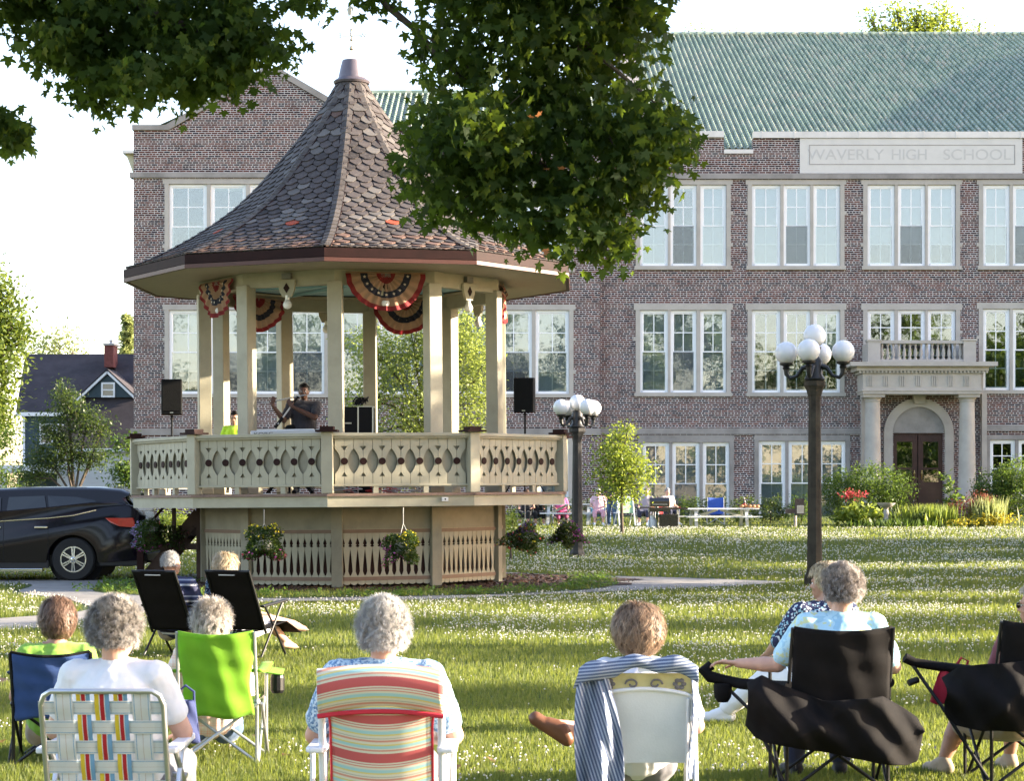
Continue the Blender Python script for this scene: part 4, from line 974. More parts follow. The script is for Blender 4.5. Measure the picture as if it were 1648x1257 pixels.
# greenhouse: roof and pillars narrower than the body
roof=[(-118,834),(-60,800),(-30,792),(10,788),(60,786),(120,785.5),(170,786),(206,789),(220,794),(210,799),(224,815),(232,822),(200,830),(-100,838)]
def cab():
    pts=[(cx(x),cz(y)) for x,y in roof]; n=len(pts); vs=[]; fs=[]
    zb=cz(822); ztop=cz(786)
    hal=[-1,-.93,-.5,.5,.93,1]
    for h in hal:
        for x,z in pts:
            t=max(0,min(1,(z-zb)/(ztop-zb))); w=W2*.975-.15*t; zz=z-(.04*(abs(h)>.95)); vs.append((x,h*w,zz+ (.03 if abs(h)<.6 and t>.8 else 0)))
    for i in range(len(hal)-1):
        for j in range(n): fs.append((i*n+j,i*n+(j+1)%n,(i+1)*n+(j+1)%n,(i+1)*n+j))
    fs+=[tuple(range(n)),tuple((len(hal)-1)*n+j for j in range(n))[::-1]]
    b=MB(); b.add(vs,fs); return b.build('roof',carp,car,smooth=True)
cab()
def sidey(py):
    t=max(0,min(1,(cz(py)-cz(822))/(cz(786)-cz(822)))); return W2*.975-.15*t
def sidepanel(name,pts,mat,out=.004,th=.012,side=-1,sub=None):
    b=MB(); vs=[(cx(x),side*(sidey(y)+out),cz(y)) for x,y in pts]; vs2=[(v[0],v[1]-side*th,v[2]) for v in vs]; n=len(pts)
    b.add(vs+vs2,[tuple(range(n)),tuple(range(n,2*n))[::-1]]+[(i,(i+1)%n,n+(i+1)%n,n+i) for i in range(n)]); return b.build(name,mat,car)
for s in (-1,1):
    for nm,pts in (('side_window',[(28,835),(32,800),(88,798),(95,832)]),('side_window',[(98,831),(93,798),(140,800),(168,805),(174,814),(168,820),(130,828)]),('side_window',[(-72,838),(-40,806),(20,801),(20,836)])):
        sidepanel(nm,pts,cglass,side=s,out=.016)
    b=MB(); pl=[(-75,839.5),(20,838),(97,833),(135,829),(171,820.5)]
    b.tube([(cx(x),s*(W2+.012 if y>822 else W2*.975+.02),cz(y)) for x,y in pl],.014,6); b.build('window_trim',chrome,car)
    b=MB(); b.box(cx(-130),cx(88),s*(W2+.02)-.06,s*(W2+.02)+.06,cz(917),cz(912)); b.build('running_board',chrome,car,bevel=.01)
    b=MB(); b.box(cx(-135),cx(96),s*.93-.04,s*.93+.04,cz(912),cz(900)); b.box(cx(176),cx(236),s*.9-.05,s*.9+.05,cz(908),cz(896)); b.build('sill',M('black_trim',(.015,.015,.016),.6),car,bevel=.01)
    for x0 in (75,2):
        b=MB(); b.box(cx(x0),cx(x0+20),s*(W2+.01),s*(W2+.045),cz(849),cz(846)); b.build('door_handle',chrome,car,bevel=.006)
    b=MB()
    for x0 in (25.5,95.5): b.box(cx(x0)-.004,cx(x0)+.004,s*(W2)-.004,s*(W2)+.004,cz(900),cz(838))
    b.build('door_gap',dark,car)
    b=MB(); 
    for x0 in (38,110): b.prism([(cx(x0),cz(788)),(cx(x0+14),cz(783.5)),(cx(x0+24),cz(783.5)),(cx(x0+38),cz(789)),(cx(x0+30),cz(788)),(cx(x0+22),cz(785.5)),(cx(x0+15),cz(785.5))],s*.62-.02,s*.62+.02)
    b.bar((cx(40),s*.62,cz(784.8)),(cx(150),s*.62,cz(784.8)),.02); b.build('roof_rail',M('roof_rail_grey',(.25,.25,.26),.35,metal=.6),car)
    b=MB(); q1=[(186,833),(206,833),(228,833),(243,838),(245,848),(232,848),(208,846),(194,840)]; yy=[W2+.01,W2+.01,W2-.01,.80,.80,W2-.01,W2+.01,W2+.012]; b.add([(cx(a_[0]),s*y_,cz(a_[1])) for a_,y_ in zip(q1,yy)]+[(cx(243),s*.6,cz(838)),(cx(245),s*.6,cz(848))],[(0,1,6,7),(1,2,5,6),(2,3,4,5),(3,8,9,4)])
    o=b.build('tail_light',M('red_tail_lens',(.55,.02,.02),.12,spec=.8),car,solid=.05)
b=MB(); b.add([(cx(217),-.70,cz(799)),(cx(217),.70,cz(799)),(cx(235),.76,cz(822)),(cx(235),-.76,cz(822))],[(0,1,2,3)]); b.build('rear_window',M('rear_glass',(.05,.06,.075),.05,spec=.9),car,solid=.02)
b=MB(); b.box(cx(196),cx(216),-.66,.66,cz(797.5),cz(795)); b.build('spoiler',carp,car,bevel=.01)
b=MB(); b.prism([(-.85,cz(901)),(.85,cz(901)),(.9,cz(889)),(-.9,cz(889))],cx(236),cx(250),axis='x'); b.build('bumper',M('black_trim',(.015,.015,.016),.6),car,bevel=.02)
wpx=34*k_
for x in (135,-165):
    for s in (-1,1):
        b=MB(); Mw=Matrix.Translation((cx(x),s*(W2-.13),wpx-.0))@Matrix.Rotation(R(90),4,'X')
        b.lathe([(wpx*.66,-.12),(wpx*.93,-.125),(wpx,-.09),(wpx,.09),(wpx*.93,.125),(wpx*.66,.12)],n=40,M=Mw); w=b.build('wheel',rub,car,smooth=True)
        b=MB(); y0=s*(W2-.13); fy=y0+s*.10
        Mr=Matrix.Translation((cx(x),fy,wpx))@Matrix.Rotation(R(90),4,'X')
        rr=21*k_*.98
        # rim ring and six split spokes
        n=40; vs=[];fs=[]
        for rr2,dy in ((rr,0),(rr,.03*-1),(rr*.9,.03*-1),(rr*.86,.0)):
            for j in range(n): t=2*math.pi*j/n; vs.append((cx(x)+rr2*math.cos(t),fy-s*dy*1,wpx+rr2*math.sin(t)))
        for i in range(4):
            for j in range(n): fs.append((i*n+j,i*n+(j+1)%n,((i+1)%4)*n+(j+1)%n,((i+1)%4)*n+j))
        b.add(vs,fs)
        for q in range(6):
            a=math.pi/2+q*math.pi/3
            for da,wd in ((-.11,.034),(.11,.034)):
                p0=Vector((cx(x)+rr*.2*math.cos(a+da*2.2),fy+s*.028,wpx+rr*.2*math.sin(a+da*2.2))); p1=Vector((cx(x)+rr*.93*math.cos(a+da),fy+s*.02,wpx+rr*.93*math.sin(a+da))); b.bar(p0,p1,.026,wd*.9,up=(0,1,0))
            b.ball((cx(x)+rr*.26*math.cos(a+.5),fy+s*.04,wpx+rr*.26*math.sin(a+.5)),.018,6)
        b.lathe([(rr*.27,-.01),(rr*.25,.035),(rr*.1,.05)],n=20,M=Matrix.Translation((cx(x),fy,wpx))@Matrix.Rotation(R(90 if s<0 else -90),4,'X'))
        b.build('rim',alloy,w,smooth=False)
        b=MB(); b.lathe([(rr*.97,-.01),(rr*.97,.0)],n=24,M=Matrix.Translation((cx(x),y0+s*.06,wpx))@Matrix.Rotation(R(90),4,'X')); b.build('brake_disc',M('dark_hub',(.03,.03,.03),.6),w)
for x in (135,-165):
    b=MB(); b.lathe([(.54,-.70),(.54,.70)],n=24,M=Matrix.Translation((cx(x),0,wpx))@Matrix.Rotation(R(90),4,'X')); b.build('wheel_well',dark,car)
b=MB(); b.box(cx(-200),cx(225),-.8,.8,.28,.5); b.build('underbody',M('black_trim',(.015,.015,.016),.6),car)

# ================================================================ HOUSE
YH=108.0; hs=YH/F
def HP(px,py,Y=YH): return P(px,py,Y)
house=thing('house','dark blue gabled house with a brown shingle roof and white porch, left of the school','house',(PX(125,YH),YH,.8))
HO=Vector(house.location)
def hb(b,px0,px1,py0,py1,y0,y1): a=HP(px0,py1)-HO; c=HP(px1,py0)-HO; b.box(a.x,c.x,y0,y1,a.z,c.z)
shing=M('brown_roof_shingles',(.05,.042,.048),.9,var=.35,vs=1.2,bump=.5,bs=20)
navy=M('dark_teal_siding',(.035,.06,.075),.7,var=.15)
sid=NT('white_siding'); v=sid.coord(); w=sid.new('ShaderNodeTexWave'); w.bands_direction='Z'; w.wave_profile='SAW'; w.inputs['Scale'].default_value=1.25; sid.link(v,w.inputs[0]); sid.color((.66,.66,.68)); sid.set(.6); sid.bump(w.outputs['Fac'],1,.03); sid=sid.m
b=MB(); hb(b,38,235,664,840,0,6); b.build('upper_wall',navy,house)
b=MB(); hb(b,100,235,722,835,-1.2,.0); b.build('lower_wall',sid,house)
b=MB(); hb(b,30,236,826,850,-1.25,.1); b.build('foundation',M('old_brick_base',(.16,.06,.045),.9,var=.4,vs=5),house)
# main roof slopes
b=MB(); zr=HP(0,571,YH+4.6).z-HO.z; ze=HP(0,664).z-HO.z; xa=HP(42,571,YH+4.6).x-HO.x; xb=HP(236,571).x-HO.x; xc=HP(28,664).x-HO.x; xd=HP(237,664).x-HO.x
b.add([(xc,-.25,ze),(xd,-.25,ze),(xb,4.6,zr),(xa,4.6,zr),(xc,9.4,ze),(xd,9.4,ze)],[(0,1,2,3),(3,2,5,4),(0,3,4)]); b.build('roof',shing,house,solid=.1)
b=MB(); z1=HP(0,640).z-HO.z; z2=HP(0,724,YH-1.4).z-HO.z
b.add([(HP(122,0).x-HO.x,.0,z1),(xd,.0,z1),(xd,-1.5,z2),(HP(100,0).x-HO.x,-1.5,z2)],[(0,1,2,3)]); b.build('porch_roof',shing,house,solid=.1)
b=MB(); hb(b,28,120,664,670,-.36,-.22); b.build('trim',whitep,house); b=MB(); hb(b,36.5,40.5,668,760,-.06,.0); b.build('trim',whitep,house); b=MB(); hb(b,100,240,723,728,-1.62,-1.5); b.build('trim',whitep,house)
# dormer
dm=MB(); p=[(134,640),(175,604),(217,640)]; q=[HP(x,y)-HO for x,y in p]; dm.prism([(a.x,a.z) for a in q],-.3,2.2); d=dm.build('dormer',navy,house)
b=MB()
for a,c in (((175,597),(126,643)),((175,597),(224,643))):
    A=HP(*a)-HO; C=HP(*c)-HO; b.bar((A.x,-.36,A.z-.08),(C.x,-.36,C.z-.08),.12,.22,up=(0,1,0))
b.build('barge_board',whitep,d)
b=MB()
for a,c in (((175,596),(125,643)),((175,596),(225,643))):
    A=HP(*a)-HO; C=HP(*c)-HO; b.add([(A.x,-.5,A.z+.03),(C.x,-.5,C.z+.03),(C.x,2.4,C.z+.03),(A.x,2.4,A.z+.03)],[(0,1,2,3)])
b.build('dormer_roof',shing,d,solid=.05)
def hwin(x0,x1,y0,y1,y,parent,mid=True):
    b=MB(); a=HP(x0,y1)-HO; c=HP(x1,y0)-HO; t=.09
    b.box(a.x,a.x+t,y-.05,y,a.z,c.z); b.box(c.x-t,c.x,y-.05,y,a.z,c.z); b.box(a.x+t,c.x-t,y-.05,y,a.z,a.z+t); b.box(a.x+t,c.x-t,y-.05,y,c.z-t,c.z)
    if mid: m=(a.z+c.z)/2; b.box(a.x+t,c.x-t,y-.04,y,m-.03,m+.03)
    o=b.build('window',whitep,parent); b=MB(); b.box(a.x+t,c.x-t,y-.02,y-.012,a.z+t,c.z-t); b.build('pane',M('house_glass',(.10,.12,.14),.06,spec=.8),o)
hwin(165,187,616,640,-.31,house); hwin(64,86,682,715,-.01,house); hwin(90,112,682,715,-.01,house)
b=MB(); hb(b,8,100,750,762,-2.6,.2); b.build('porch_fascia',whitep,house)
b=MB(); hb(b,16,26,762,840,-2.1,-1.9); b.build('porch_post',whitep,house)
hwin(28,42,768,800,-.02,house)
b=MB(); hb(b,152,167,549,586,2.6,3.8); ch=b.build('chimney',M('chimney_brick',(.20,.06,.05),.85,var=.35,vs=9),house)
b=MB(); hb(b,150.5,168.5,547,550,2.5,3.9); b.build('chimney_cap',stone,ch)
b=MB(); c=HP(159.5,547)-HO; b.lathe([(.11,0),(.14,.02),(.09,.1),(.12,.22),(.05,.26)],c=(c.x,3.2,c.z),n=10); b.build('chimney_pot',metalw,ch)
# little terrace wall of brick seen under the trees, second parked car roof glimpses
b=MB(); a=HP(-60,850,76); c=HP(215,838,76); b.box(0,c.x-a.x,0,.3,0,c.z-a.z+.6); gw=b.build('garden_wall',M('garden_wall_brick',(.14,.06,.05),.9,var=.4,vs=6)); gw.location=(a.x,76,.6); tag(gw,'low brick garden wall behind the parked car','wall')

# ================================================================ PICNIC TABLES, GRILLS, BIRD BATH
wt=M('weathered_white_wood',(.66,.66,.64),.6,var=.12,vs=4,bump=.15)
def picnic(px0,px1,py_top,Y,label,rz=0):
    L=(px1-px0)*Y/F; xc=PX((px0+px1)/2,Y); zt=PZ(py_top,Y); z0=gz(0,Y); h=zt-z0
    t=thing('picnic_table',label,'picnic table',(xc,Y,z0),R(rz),'white picnic tables')
    b=MB()
    for i in range(5): y=-.37+i*.185; b.box(-L/2,L/2,y-.085,y+.085,h-.04,h)
    b.build('tabletop',wt,t)
    for s in (-1,1):
        b=MB(); y=s*.72; b.box(-L/2,L/2,y-.13,y+.13,h*.58-.04,h*.58); b.build('bench',wt,t)
    for x in (-L*.34,L*.34):
        b=MB(); 
        for s in (-1,1): b.bar((x,s*.28,h-.04),(x+.05*s,s*.62,0),.04,.10,up=(1,0,0))
        b.bar((x+.05,-.8,h*.55),(x+.05,.8,h*.55),.04,.10); b.bar((x+.05,-.36,h-.08),(x+.05,.36,h-.08),.04,.08); b.build('leg',wt,t)
    b=MB(); b.bar((-L*.34,0,h*.5),(-.05,0,h-.05),.04,.08); b.bar((L*.34,0,h*.5),(.05,0,h-.05),.04,.08); b.build('brace',wt,t)
    return t
picnic(1096,1218,818,66.5,'white picnic table on the sunlit grass right of the black barbecue',8)
picnic(868,962,811,69.5,'white picnic table partly behind the deck corner, where a seated group gathers')
Yg=65.0; g0=gz(0,Yg); kg_=Yg/F
gr=thing('gas_grill','black lidded gas barbecue with side shelf left of the picnic table','barbecue',(PX(1067,Yg),Yg,PZ(856,Yg)))
def gx(px): return (px-1067)*kg_
def gzz(py): return (856-py)*kg_
enam=M('black_enamel',(.012,.012,.013),.2,spec=.6,coat=.5)
b=MB(); b.prism([(-.26,gzz(816)),(.26,gzz(816)),(.26,gzz(806)),(.16,gzz(801)),(-.16,gzz(801)),(-.26,gzz(806))],gx(1045),gx(1077),axis='x'); b.build('lid',enam,gr,bevel=.02)
b=MB(); b.tube([(gx(1049),-.30,gzz(812)),(gx(1073),-.30,gzz(812))],.012,6); b.build('handle',silver,gr)
b=MB(); b.box(gx(1044),gx(1078),-.27,.27,gzz(824),gzz(816.5)); b.build('firebox',enam,gr)
b=MB(); b.box(gx(1029),gx(1044),-.24,.24,gzz(818),gzz(816)); b.box(gx(1078),gx(1106),-.24,.24,gzz(820),gzz(817)); b.build('side_shelf',enam,gr)
b=MB(); b.box(gx(1060),gx(1090),-.24,.24,gzz(853),gzz(828)); b.build('cabinet',enam,gr)
for x in (1045,1077,1091):
    for y in (-.24,.24):
        b=MB(); b.tube([(gx(x),y,gzz(856)),(gx(x),y,gzz(820))],.014,6); b.build('leg',silver if x==1091 else enam,gr)
b=MB(); b.lathe([(.08,-.02),(.08,.02)],n=16,M=Matrix.Translation((gx(1043),-.26,.08))@Matrix.Rotation(R(90),4,'X')); b.build('wheel',rub,gr)
pt=thing('propane_tank','small white gas bottle under the left end of the barbecue','gas bottle',(PX(1050,Yg+.05),Yg+.05,PZ(851,Yg)))
b=MB(); b.lathe([(.10,0),(.15,.03),(.155,.10),(.155,.26),(.10,.33),(.05,.35)],n=20); b.build('tank',M('gas_bottle_white',(.6,.62,.66),.4),pt,smooth=True)
b=MB(); b.lathe([(.09,.34),(.09,.42)],n=12); b.tube([(0,0,.35),(0,0,.40)],.02,6); b.build('collar',M('gas_bottle_white',(.6,.62,.66),.4),pt)
Yk=66.0
gp=thing('park_grill','rusty charcoal grill on a short post on the grass before the shrubs','park grill',(PX(1280,Yk),Yk,PZ(851,Yk)))
b=MB(); b.tube([(0,0,0),(0,0,.42)],.05,8); b.build('post',M('pale_rusty_post',(.38,.33,.30),.8,var=.3),gp)
rust=M('rusty_steel',(.10,.07,.06),.85,var=.4,vs=12)
b=MB(); b.box(-.30,.12,-.22,.22,.50,.64); b.box(-.04,.26,-.24,-.20,.46,.98); b.box(-.06,.28,-.22,-.19,.46,.49); b.build('firebox',rust,gp)
b=MB(); b.box(.02,.24,-.25,-.241,.50,.76); b.build('notice',M('pale_notice',(.62,.55,.47),.7),gp)
b=MB()
for i in range(6): b.box(.04,.22,-.256,-.2505,.54+i*.035,.545+i*.035)
b.build('notice_lines',M('brown_lettering',(.25,.12,.09),.7),gp)
Yb=66.5
bb=thing('bird_bath','pale stone bird bath between the round shrub and the tall grasses','bird bath',(PX(1426,Yb),Yb,PZ(842,Yb)))
b=MB(); b.lathe([(.18,0),(.18,.05),(.10,.10),(.07,.2),(.09,.38),(.06,.45),(.10,.5)],n=20); b.build('pedestal',stone,bb,smooth=True)
b=MB(); b.lathe([(.10,.5),(.22,.56),(.30,.64),(.31,.66),(.27,.66),(.15,.60)],n=28); b.build('basin',stone,bb,smooth=True)
# food on the table
Yf=66.3; zt=PZ(818,66.5)
bo=thing('bottle','dark soft drink bottle standing on the picnic table','bottle',(PX(1198,Yf),Yf,zt)); b=MB(); b.lathe([(.045,0),(.048,.15),(.045,.2),(.018,.27),(.018,.31)],n=12); b.build('body',M('cola_glass',(.03,.01,.01),.1),bo,smooth=True); b=MB(); b.lathe([(.0485,.08),(.0485,.15)],n=12); b.build('bottle_label',M('label_red',(.4,.05,.05),.5),bo); b=MB(); b.lathe([(.02,.31),(.02,.33)],n=8); b.build('bottle_cap',whitep,bo)
bn=thing('bag_of_buns','clear bag of orange-brown buns at the right end of the picnic table','bag of buns',(PX(1207,Yf),Yf-.1,zt)); b=MB()
for i in range(5): b.ball((-.28+i*.13,.03*math.sin(i*2),.06),(.075,.06,.055),10)
b.build('buns',M('bun_crust',(.45,.20,.08),.5,var=.2),bn,smooth=True)
# ================================================================ TREES AND PLANTS
_r=[(.15,-.06),(.46,-.16),(.38,.04),(.32,.11),(.56,.22),(.74,.50),(.50,.46),(.26,.40),(.28,.64),(.14,.70)]
MAPLE=[(0,-.02)]+_r+[(0,1.0)]+[(-x,y) for x,y in _r[::-1]]
MAPLE=[(x,y-.35,.10*abs(x)-.12*y*y) for x,y in MAPLE]; MAPF=[tuple(range(22))]
OVAL=[(0,0,0),(.28,.22,.05),(.7,.2,0),(1,0,-.12),(.7,-.2,0),(.28,-.22,.05)]; OVF=[(0,1,2,3,4,5)]
DIA=[(0,0,0),(.5,.3,.06),(1,0,-.08),(.5,-.3,.06)]; DIF=[(0,1,2,3)]
def cloud(blobs,n,clump=24,csz=.28,seed=0,shell=.35):
    """leaf positions gathered in clumps inside a set of ellipsoids: blobs=[(c,(rx,ry,rz))]"""
    rng=np.random.default_rng(seed); vol=np.array([b_[1][0]*b_[1][1]*b_[1][2] for b_ in blobs])**.75; vol/=vol.sum(); out=[]
    for (c,r),f in zip(blobs,vol):
        m=max(3,int(n*f/clump)); d=rng.normal(0,1,(m,3)); d/=np.linalg.norm(d,axis=1)[:,None]; q=rng.uniform(shell,1,m)**.6
        cc=np.array(c)+d*q[:,None]*np.array(r); k=rng.poisson(clump,m)+1
        p=np.repeat(cc,k,0)+rng.normal(0,csz,(k.sum(),3)); out.append(p)
    return np.concatenate(out)
def limb(b,pts,r0,r1,n=8):
    pts=[Vector(p) for p in pts]; out=[]
    for i in range(len(pts)-1):
        for t in (0,.5): out.append(pts[i].lerp(pts[i+1],t)+Vector((math.sin(i*3+t*5),math.cos(i*2+t),0))*.0)
    out.append(pts[-1]); k=len(out); b.tube(out,[r0+(r1-r0)*i/(k-1) for i in range(k)],n)
bark=M('bark',(.085,.065,.05),.9,var=.45,vs=6,bump=.8,bs=22)
def tree(name,label,cat,base,blobs,n,size,mat,trunk,tr=.15,clump=24,csz=.28,tilt=1.0,seed=0,shape='oval',group=None,spread=True,shell=.35,barkm=None,flat=None):
    """trunk: height where it forks; limbs reach each blob"""
    bx,by,bz=base; t=thing(name,label,cat,base,0,group); bl=[((c[0]-bx,c[1]-by,c[2]-bz),r) for c,r in blobs]
    if trunk:
        g=random.Random(seed); b=MB(); fork=Vector((g.uniform(-.1,.1)*trunk*.3,0,trunk)); limb(b,[(0,0,-.1),(0,0,.15),fork*.5+Vector((.04*trunk*g.uniform(-1,1),0,0)),fork],tr*1.25,tr*.75,10); tk=b.build('trunk',barkm or bark,t,smooth=True)
        b=MB()
        for c,r in bl:
            C=Vector(c); mid=fork.lerp(C,.5)+Vector((g.uniform(-.1,.1),g.uniform(-.1,.1),.12*abs(C.x-fork.x)+.1)); limb(b,[fork*.92,mid,C],tr*.5,tr*.12,6)
            for q in range(3):
                e=C+Vector((g.uniform(-1,1)*r[0],g.uniform(-1,1)*r[1],g.uniform(-.3,1)*r[2]))*.8; limb(b,[mid.lerp(C,.6),mid.lerp(e,.8),e],tr*.18,tr*.05,5)
        b.build('limbs',barkm or bark,t,smooth=True)
    p=cloud(bl,n,clump,csz,seed,shell); rng=np.random.default_rng(seed+1)
    bv,bf={'oval':(OVAL,OVF),'maple':(MAPLE,MAPF),'dia':(DIA,DIF)}[shape]
    if flat is None: rot=rand_rots(len(p),tilt,rng)
    else: rot=rand_rots(len(p),tilt,rng)
    scatter('crown',bv,bf,p,rot,rng.uniform(.7,1.25,len(p))*size,mat,t)
    return t
lm_maple=leafmat('maple_leaf',[(.014,.030,.008),(.021,.042,.011),(.029,.056,.013),(.05,.08,.018)],.42,(.26,.38,.03),.6,.12)
lm_light=leafmat('spring_leaf',[(.13,.18,.03),(.18,.24,.045),(.24,.29,.065)],.5,(.48,.56,.06),.5)
lm_tall=leafmat('tall_tree_leaf',[(.085,.13,.025),(.12,.17,.035),(.17,.22,.05)],.45,(.34,.42,.05),.5)
lm_birch=leafmat('birch_leaf',[(.14,.18,.035),(.20,.25,.055),(.28,.32,.10)],.5,(.50,.58,.12),.5)
lm_mid=leafmat('green_leaf',[(.035,.07,.016),(.055,.10,.022),(.09,.14,.03)],.42)
lm_dark=leafmat('dark_leaf',[(.018,.035,.014),(.03,.05,.018),(.045,.07,.022)],.35)
lm_pale=leafmat('pale_leaf',[(.16,.20,.06),(.22,.26,.09),(.28,.31,.12)],.5,(.5,.55,.2))
def B(px,py,Y,rpx,rpy=None,ry=None):
    s=Y/F; c=P(px,py,Y); return (tuple(c),(rpx*s,(ry if ry else rpx*s*.9),(rpy or rpx)*s))
def hang(n,rng):
    a=rng.uniform(0,2*np.pi,n); t=-np.pi/2+rng.normal(.25,.45,n); w=rng.normal(0,.45,n); z=np.zeros(n); o=np.ones(n)
    Rz=np.array([[np.cos(a),-np.sin(a),z],[np.sin(a),np.cos(a),z],[z,z,o]]).transpose(2,0,1); Rx=np.array([[o,z,z],[z,np.cos(t),-np.sin(t)],[z,np.sin(t),np.cos(t)]]).transpose(2,0,1); Ry=np.array([[np.cos(w),z,np.sin(w)],[z,o,z],[-np.sin(w),z,np.cos(w)]]).transpose(2,0,1)
    return np.einsum('nij,njk,nkl->nil',Rz,Rx,Ry)
# --- the near maple: trunk beyond the left edge, limbs hang over the view
mt=thing('maple_tree','dark maple rooted beyond the left edge, its leafy boughs hanging across the top','tree',(-7.2,20.5,0))
mo=np.array([-7.2,20.5,0])
b=MB(); limb(b,[(0,0,-.1),(0,0,.3),(.05,0,1.6),(0,.1,3.2)],.42,.33,14); 
mtk=b.build('trunk',bark,mt,smooth=True)
Ym=22.5
def mb(px,py,rpx,rpy=None,dy=0,ry=1.0): c=P(px,py,Ym+dy); s=(Ym+dy)/F; return ((c.x+7.2,c.y-20.5,c.z),(rpx*s,ry,(rpy or rpx)*s))
mass1=[mb(40,5,80,50),(mb(150,20,90,60)),mb(270,20,100,70),mb(370,30,70,60),mb(110,80,65,55),mb(190,110,80,50,.5),mb(280,95,85,55),mb(360,90,70,55),mb(420,70,38,35),mb(150,140,50,32),mb(230,135,50,25,-.4),mb(330,135,60,20)]
mass1b=[mb(5,212,26,18)]
mass2=[mb(720,0,70,40),mb(830,10,90,60),mb(940,20,100,60),mb(1030,10,52,55),mb(700,75,35,32),mb(770,110,75,65),mb(880,110,90,75),mb(980,100,70,60,.5),mb(690,215,62,60),mb(780,220,90,75,-.4),mb(890,220,95,80),mb(1000,200,85,75,.3),mb(1075,190,42,45),mb(1090,235,28,18),mb(690,290,60,40),mb(790,300,80,45),mb(900,310,85,60),mb(1000,290,70,60),mb(1050,250,40,40),mb(850,370,60,30),mb(930,370,55,45),mb(985,385,28,32),mb(1045,320,28,22),mb(760,345,40,20),mb(700,335,35,14)]
mass3=[mb(495,-8,40,10),mb(622,-10,36,10)]
up_=[mb(x,y,r_,r_*.8,dy,1.8) for x,y,r_,dy in ((60,-120,170,0),(300,-190,190,1),(560,-290,150,1),(800,-190,200,0),(1000,-140,190,-1),(-200,-60,180,0),(-350,-200,260,1),(100,-340,260,0),(450,-380,280,1),(800,-380,260,0),(-150,-400,250,-1),(1150,-260,150,0))]
for nm,bl,n,cz_,sd in (('foliage',mass1,4700,.13,31),('foliage',mass1b,260,.08,32),('foliage',mass2,8000,.13,33),('foliage',mass3,220,.10,34),('foliage',up_,15000,.22,35)):
    p=cloud(bl,n,16,cz_,sd,.05); rng=np.random.default_rng(sd); up=nm and (sd==35)
    rot=hang(len(p),rng); o=scatter(nm,MAPLE,MAPF,p,rot,rng.uniform(.065,.145,len(p))*(1.4 if up else 1),lm_maple,mt,'stuff')
b=MB(); g=random.Random(9)
def q_(px,py,dy=0): c=P(px,py,Ym+dy); return (c.x+7.2,c.y-20.5,c.z)
limb(b,[(0,.1,3.0),(.6,.3,5.0),q_(-60,-80),q_(120,-60),q_(250,20),q_(340,60)],.20,.03,8)
limb(b,[(0,.1,3.1),(.3,.4,5.6),(1.6,.8,7.2),q_(300,-180),q_(520,-120),q_(590,-40)],.20,.05,8); limb(b,[q_(590,-40),q_(622,8),q_(672,50),q_(700,84),q_(722,105),q_(760,140)],.045,.022,8)
limb(b,[q_(520,-120),q_(700,-100),q_(850,-30),q_(930,60),q_(1000,120),q_(1060,170)],.07,.010,7)
limb(b,[q_(640,28),q_(690,60),q_(735,92),q_(780,130)],.022,.01,6); limb(b,[q_(760,140),q_(830,230),q_(920,300),q_(960,350)],.022,.008,6)
limb(b,[q_(760,140),q_(720,220),q_(690,270)],.018,.008,6); limb(b,[q_(930,60),q_(940,160),q_(1000,250),q_(1040,310)],.025,.008,6)
limb(b,[(0,.1,3.0),(-1.2,.5,5.5),(-3,.8,7.5)],.2,.05,8); limb(b,[(0,.1,3.0),(.2,-.8,5.5),(.5,-1.5,8.5)],.2,.05,8)
for i in range(60):
    c,r_=g.choice(mass1+mass2); C=Vector(c); e=C+Vector((g.uniform(-1,1)*r_[0],g.uniform(-.5,.5),g.uniform(-1,1)*r_[2])); limb(b,[C,C.lerp(e,.5)+Vector((0,0,.05)),e],.010,.004,4)
b.build('limbs',bark,mt,smooth=True)
# dead brown leaves caught in the bough
b=MB(); cs=[(858,187),(889,268),(880,402)]; pp=np.array([np.array(P(x,y,Ym-1.0))-mo for x,y in cs for _ in range(2)])+np.random.default_rng(3).normal(0,.03,(6,3))
scatter('dead_leaves',MAPLE,MAPF,pp,rand_rots(6,1.2),np.full(6,.07),leafmat('dead_leaf',[(.30,.12,.04),(.42,.18,.07)],.4,(.5,.2,.05)),mt)
g=random.Random(77); bl=[((8.6+g.uniform(-1.6,3),22.6+g.uniform(-2.2,2.2),7.9+j*.5),(1.9,1.7,.7)) for j in range(8)]  # unseen maple added beyond the frame to shade the hanging boughs
tree('maple_tree','added maple, unseen beyond the right edge, its crown shading the hanging boughs','tree',(9.5,22.5,0),bl,8000,.17,lm_maple,4.6,.26,clump=18,csz=.3,seed=36,shell=.1,shape='maple')
# --- others in view
b0=lambda px,Y:(PX(px,Y),Y,gz(PX(px,Y),Y))
tree('birch_tree','loose light green tree seen through the bandstand columns','tree',b0(690,50),[B(600,560,50,48,40),B(585,640,50,42,45),B(650,600,50,55,55),B(700,560,50,55,50),B(745,560,50,48,50),B(680,670,50,65,45),B(755,650,50,45,60),B(690,740,50,70,45),B(760,720,50,40,40),B(660,525,50,35,25),B(740,520,50,30,25),B(600,700,50,40,30),B(770,610,50,28,50)],24000,.085,lm_birch,3.0,.09,clump=26,csz=.20,seed=50,shell=.15,tilt=1.1)
tree('young_tree','slim young tree with bright yellow-green leaves on the grass before the school','tree',b0(1001,61),[B(1012,690,61,12,16),B(1000,700,61,18,14),B(985,715,61,24,22),B(1005,735,61,36,24),B(975,750,61,26,20),B(1020,760,61,34,26),B(985,780,61,32,24),B(1020,790,61,26,16),B(1042,762,61,14,10),B(955,765,61,10,12),B(1000,805,61,16,10)],4200,.11,lm_light,1.6,.05,clump=14,csz=.14,seed=51,shell=.1)
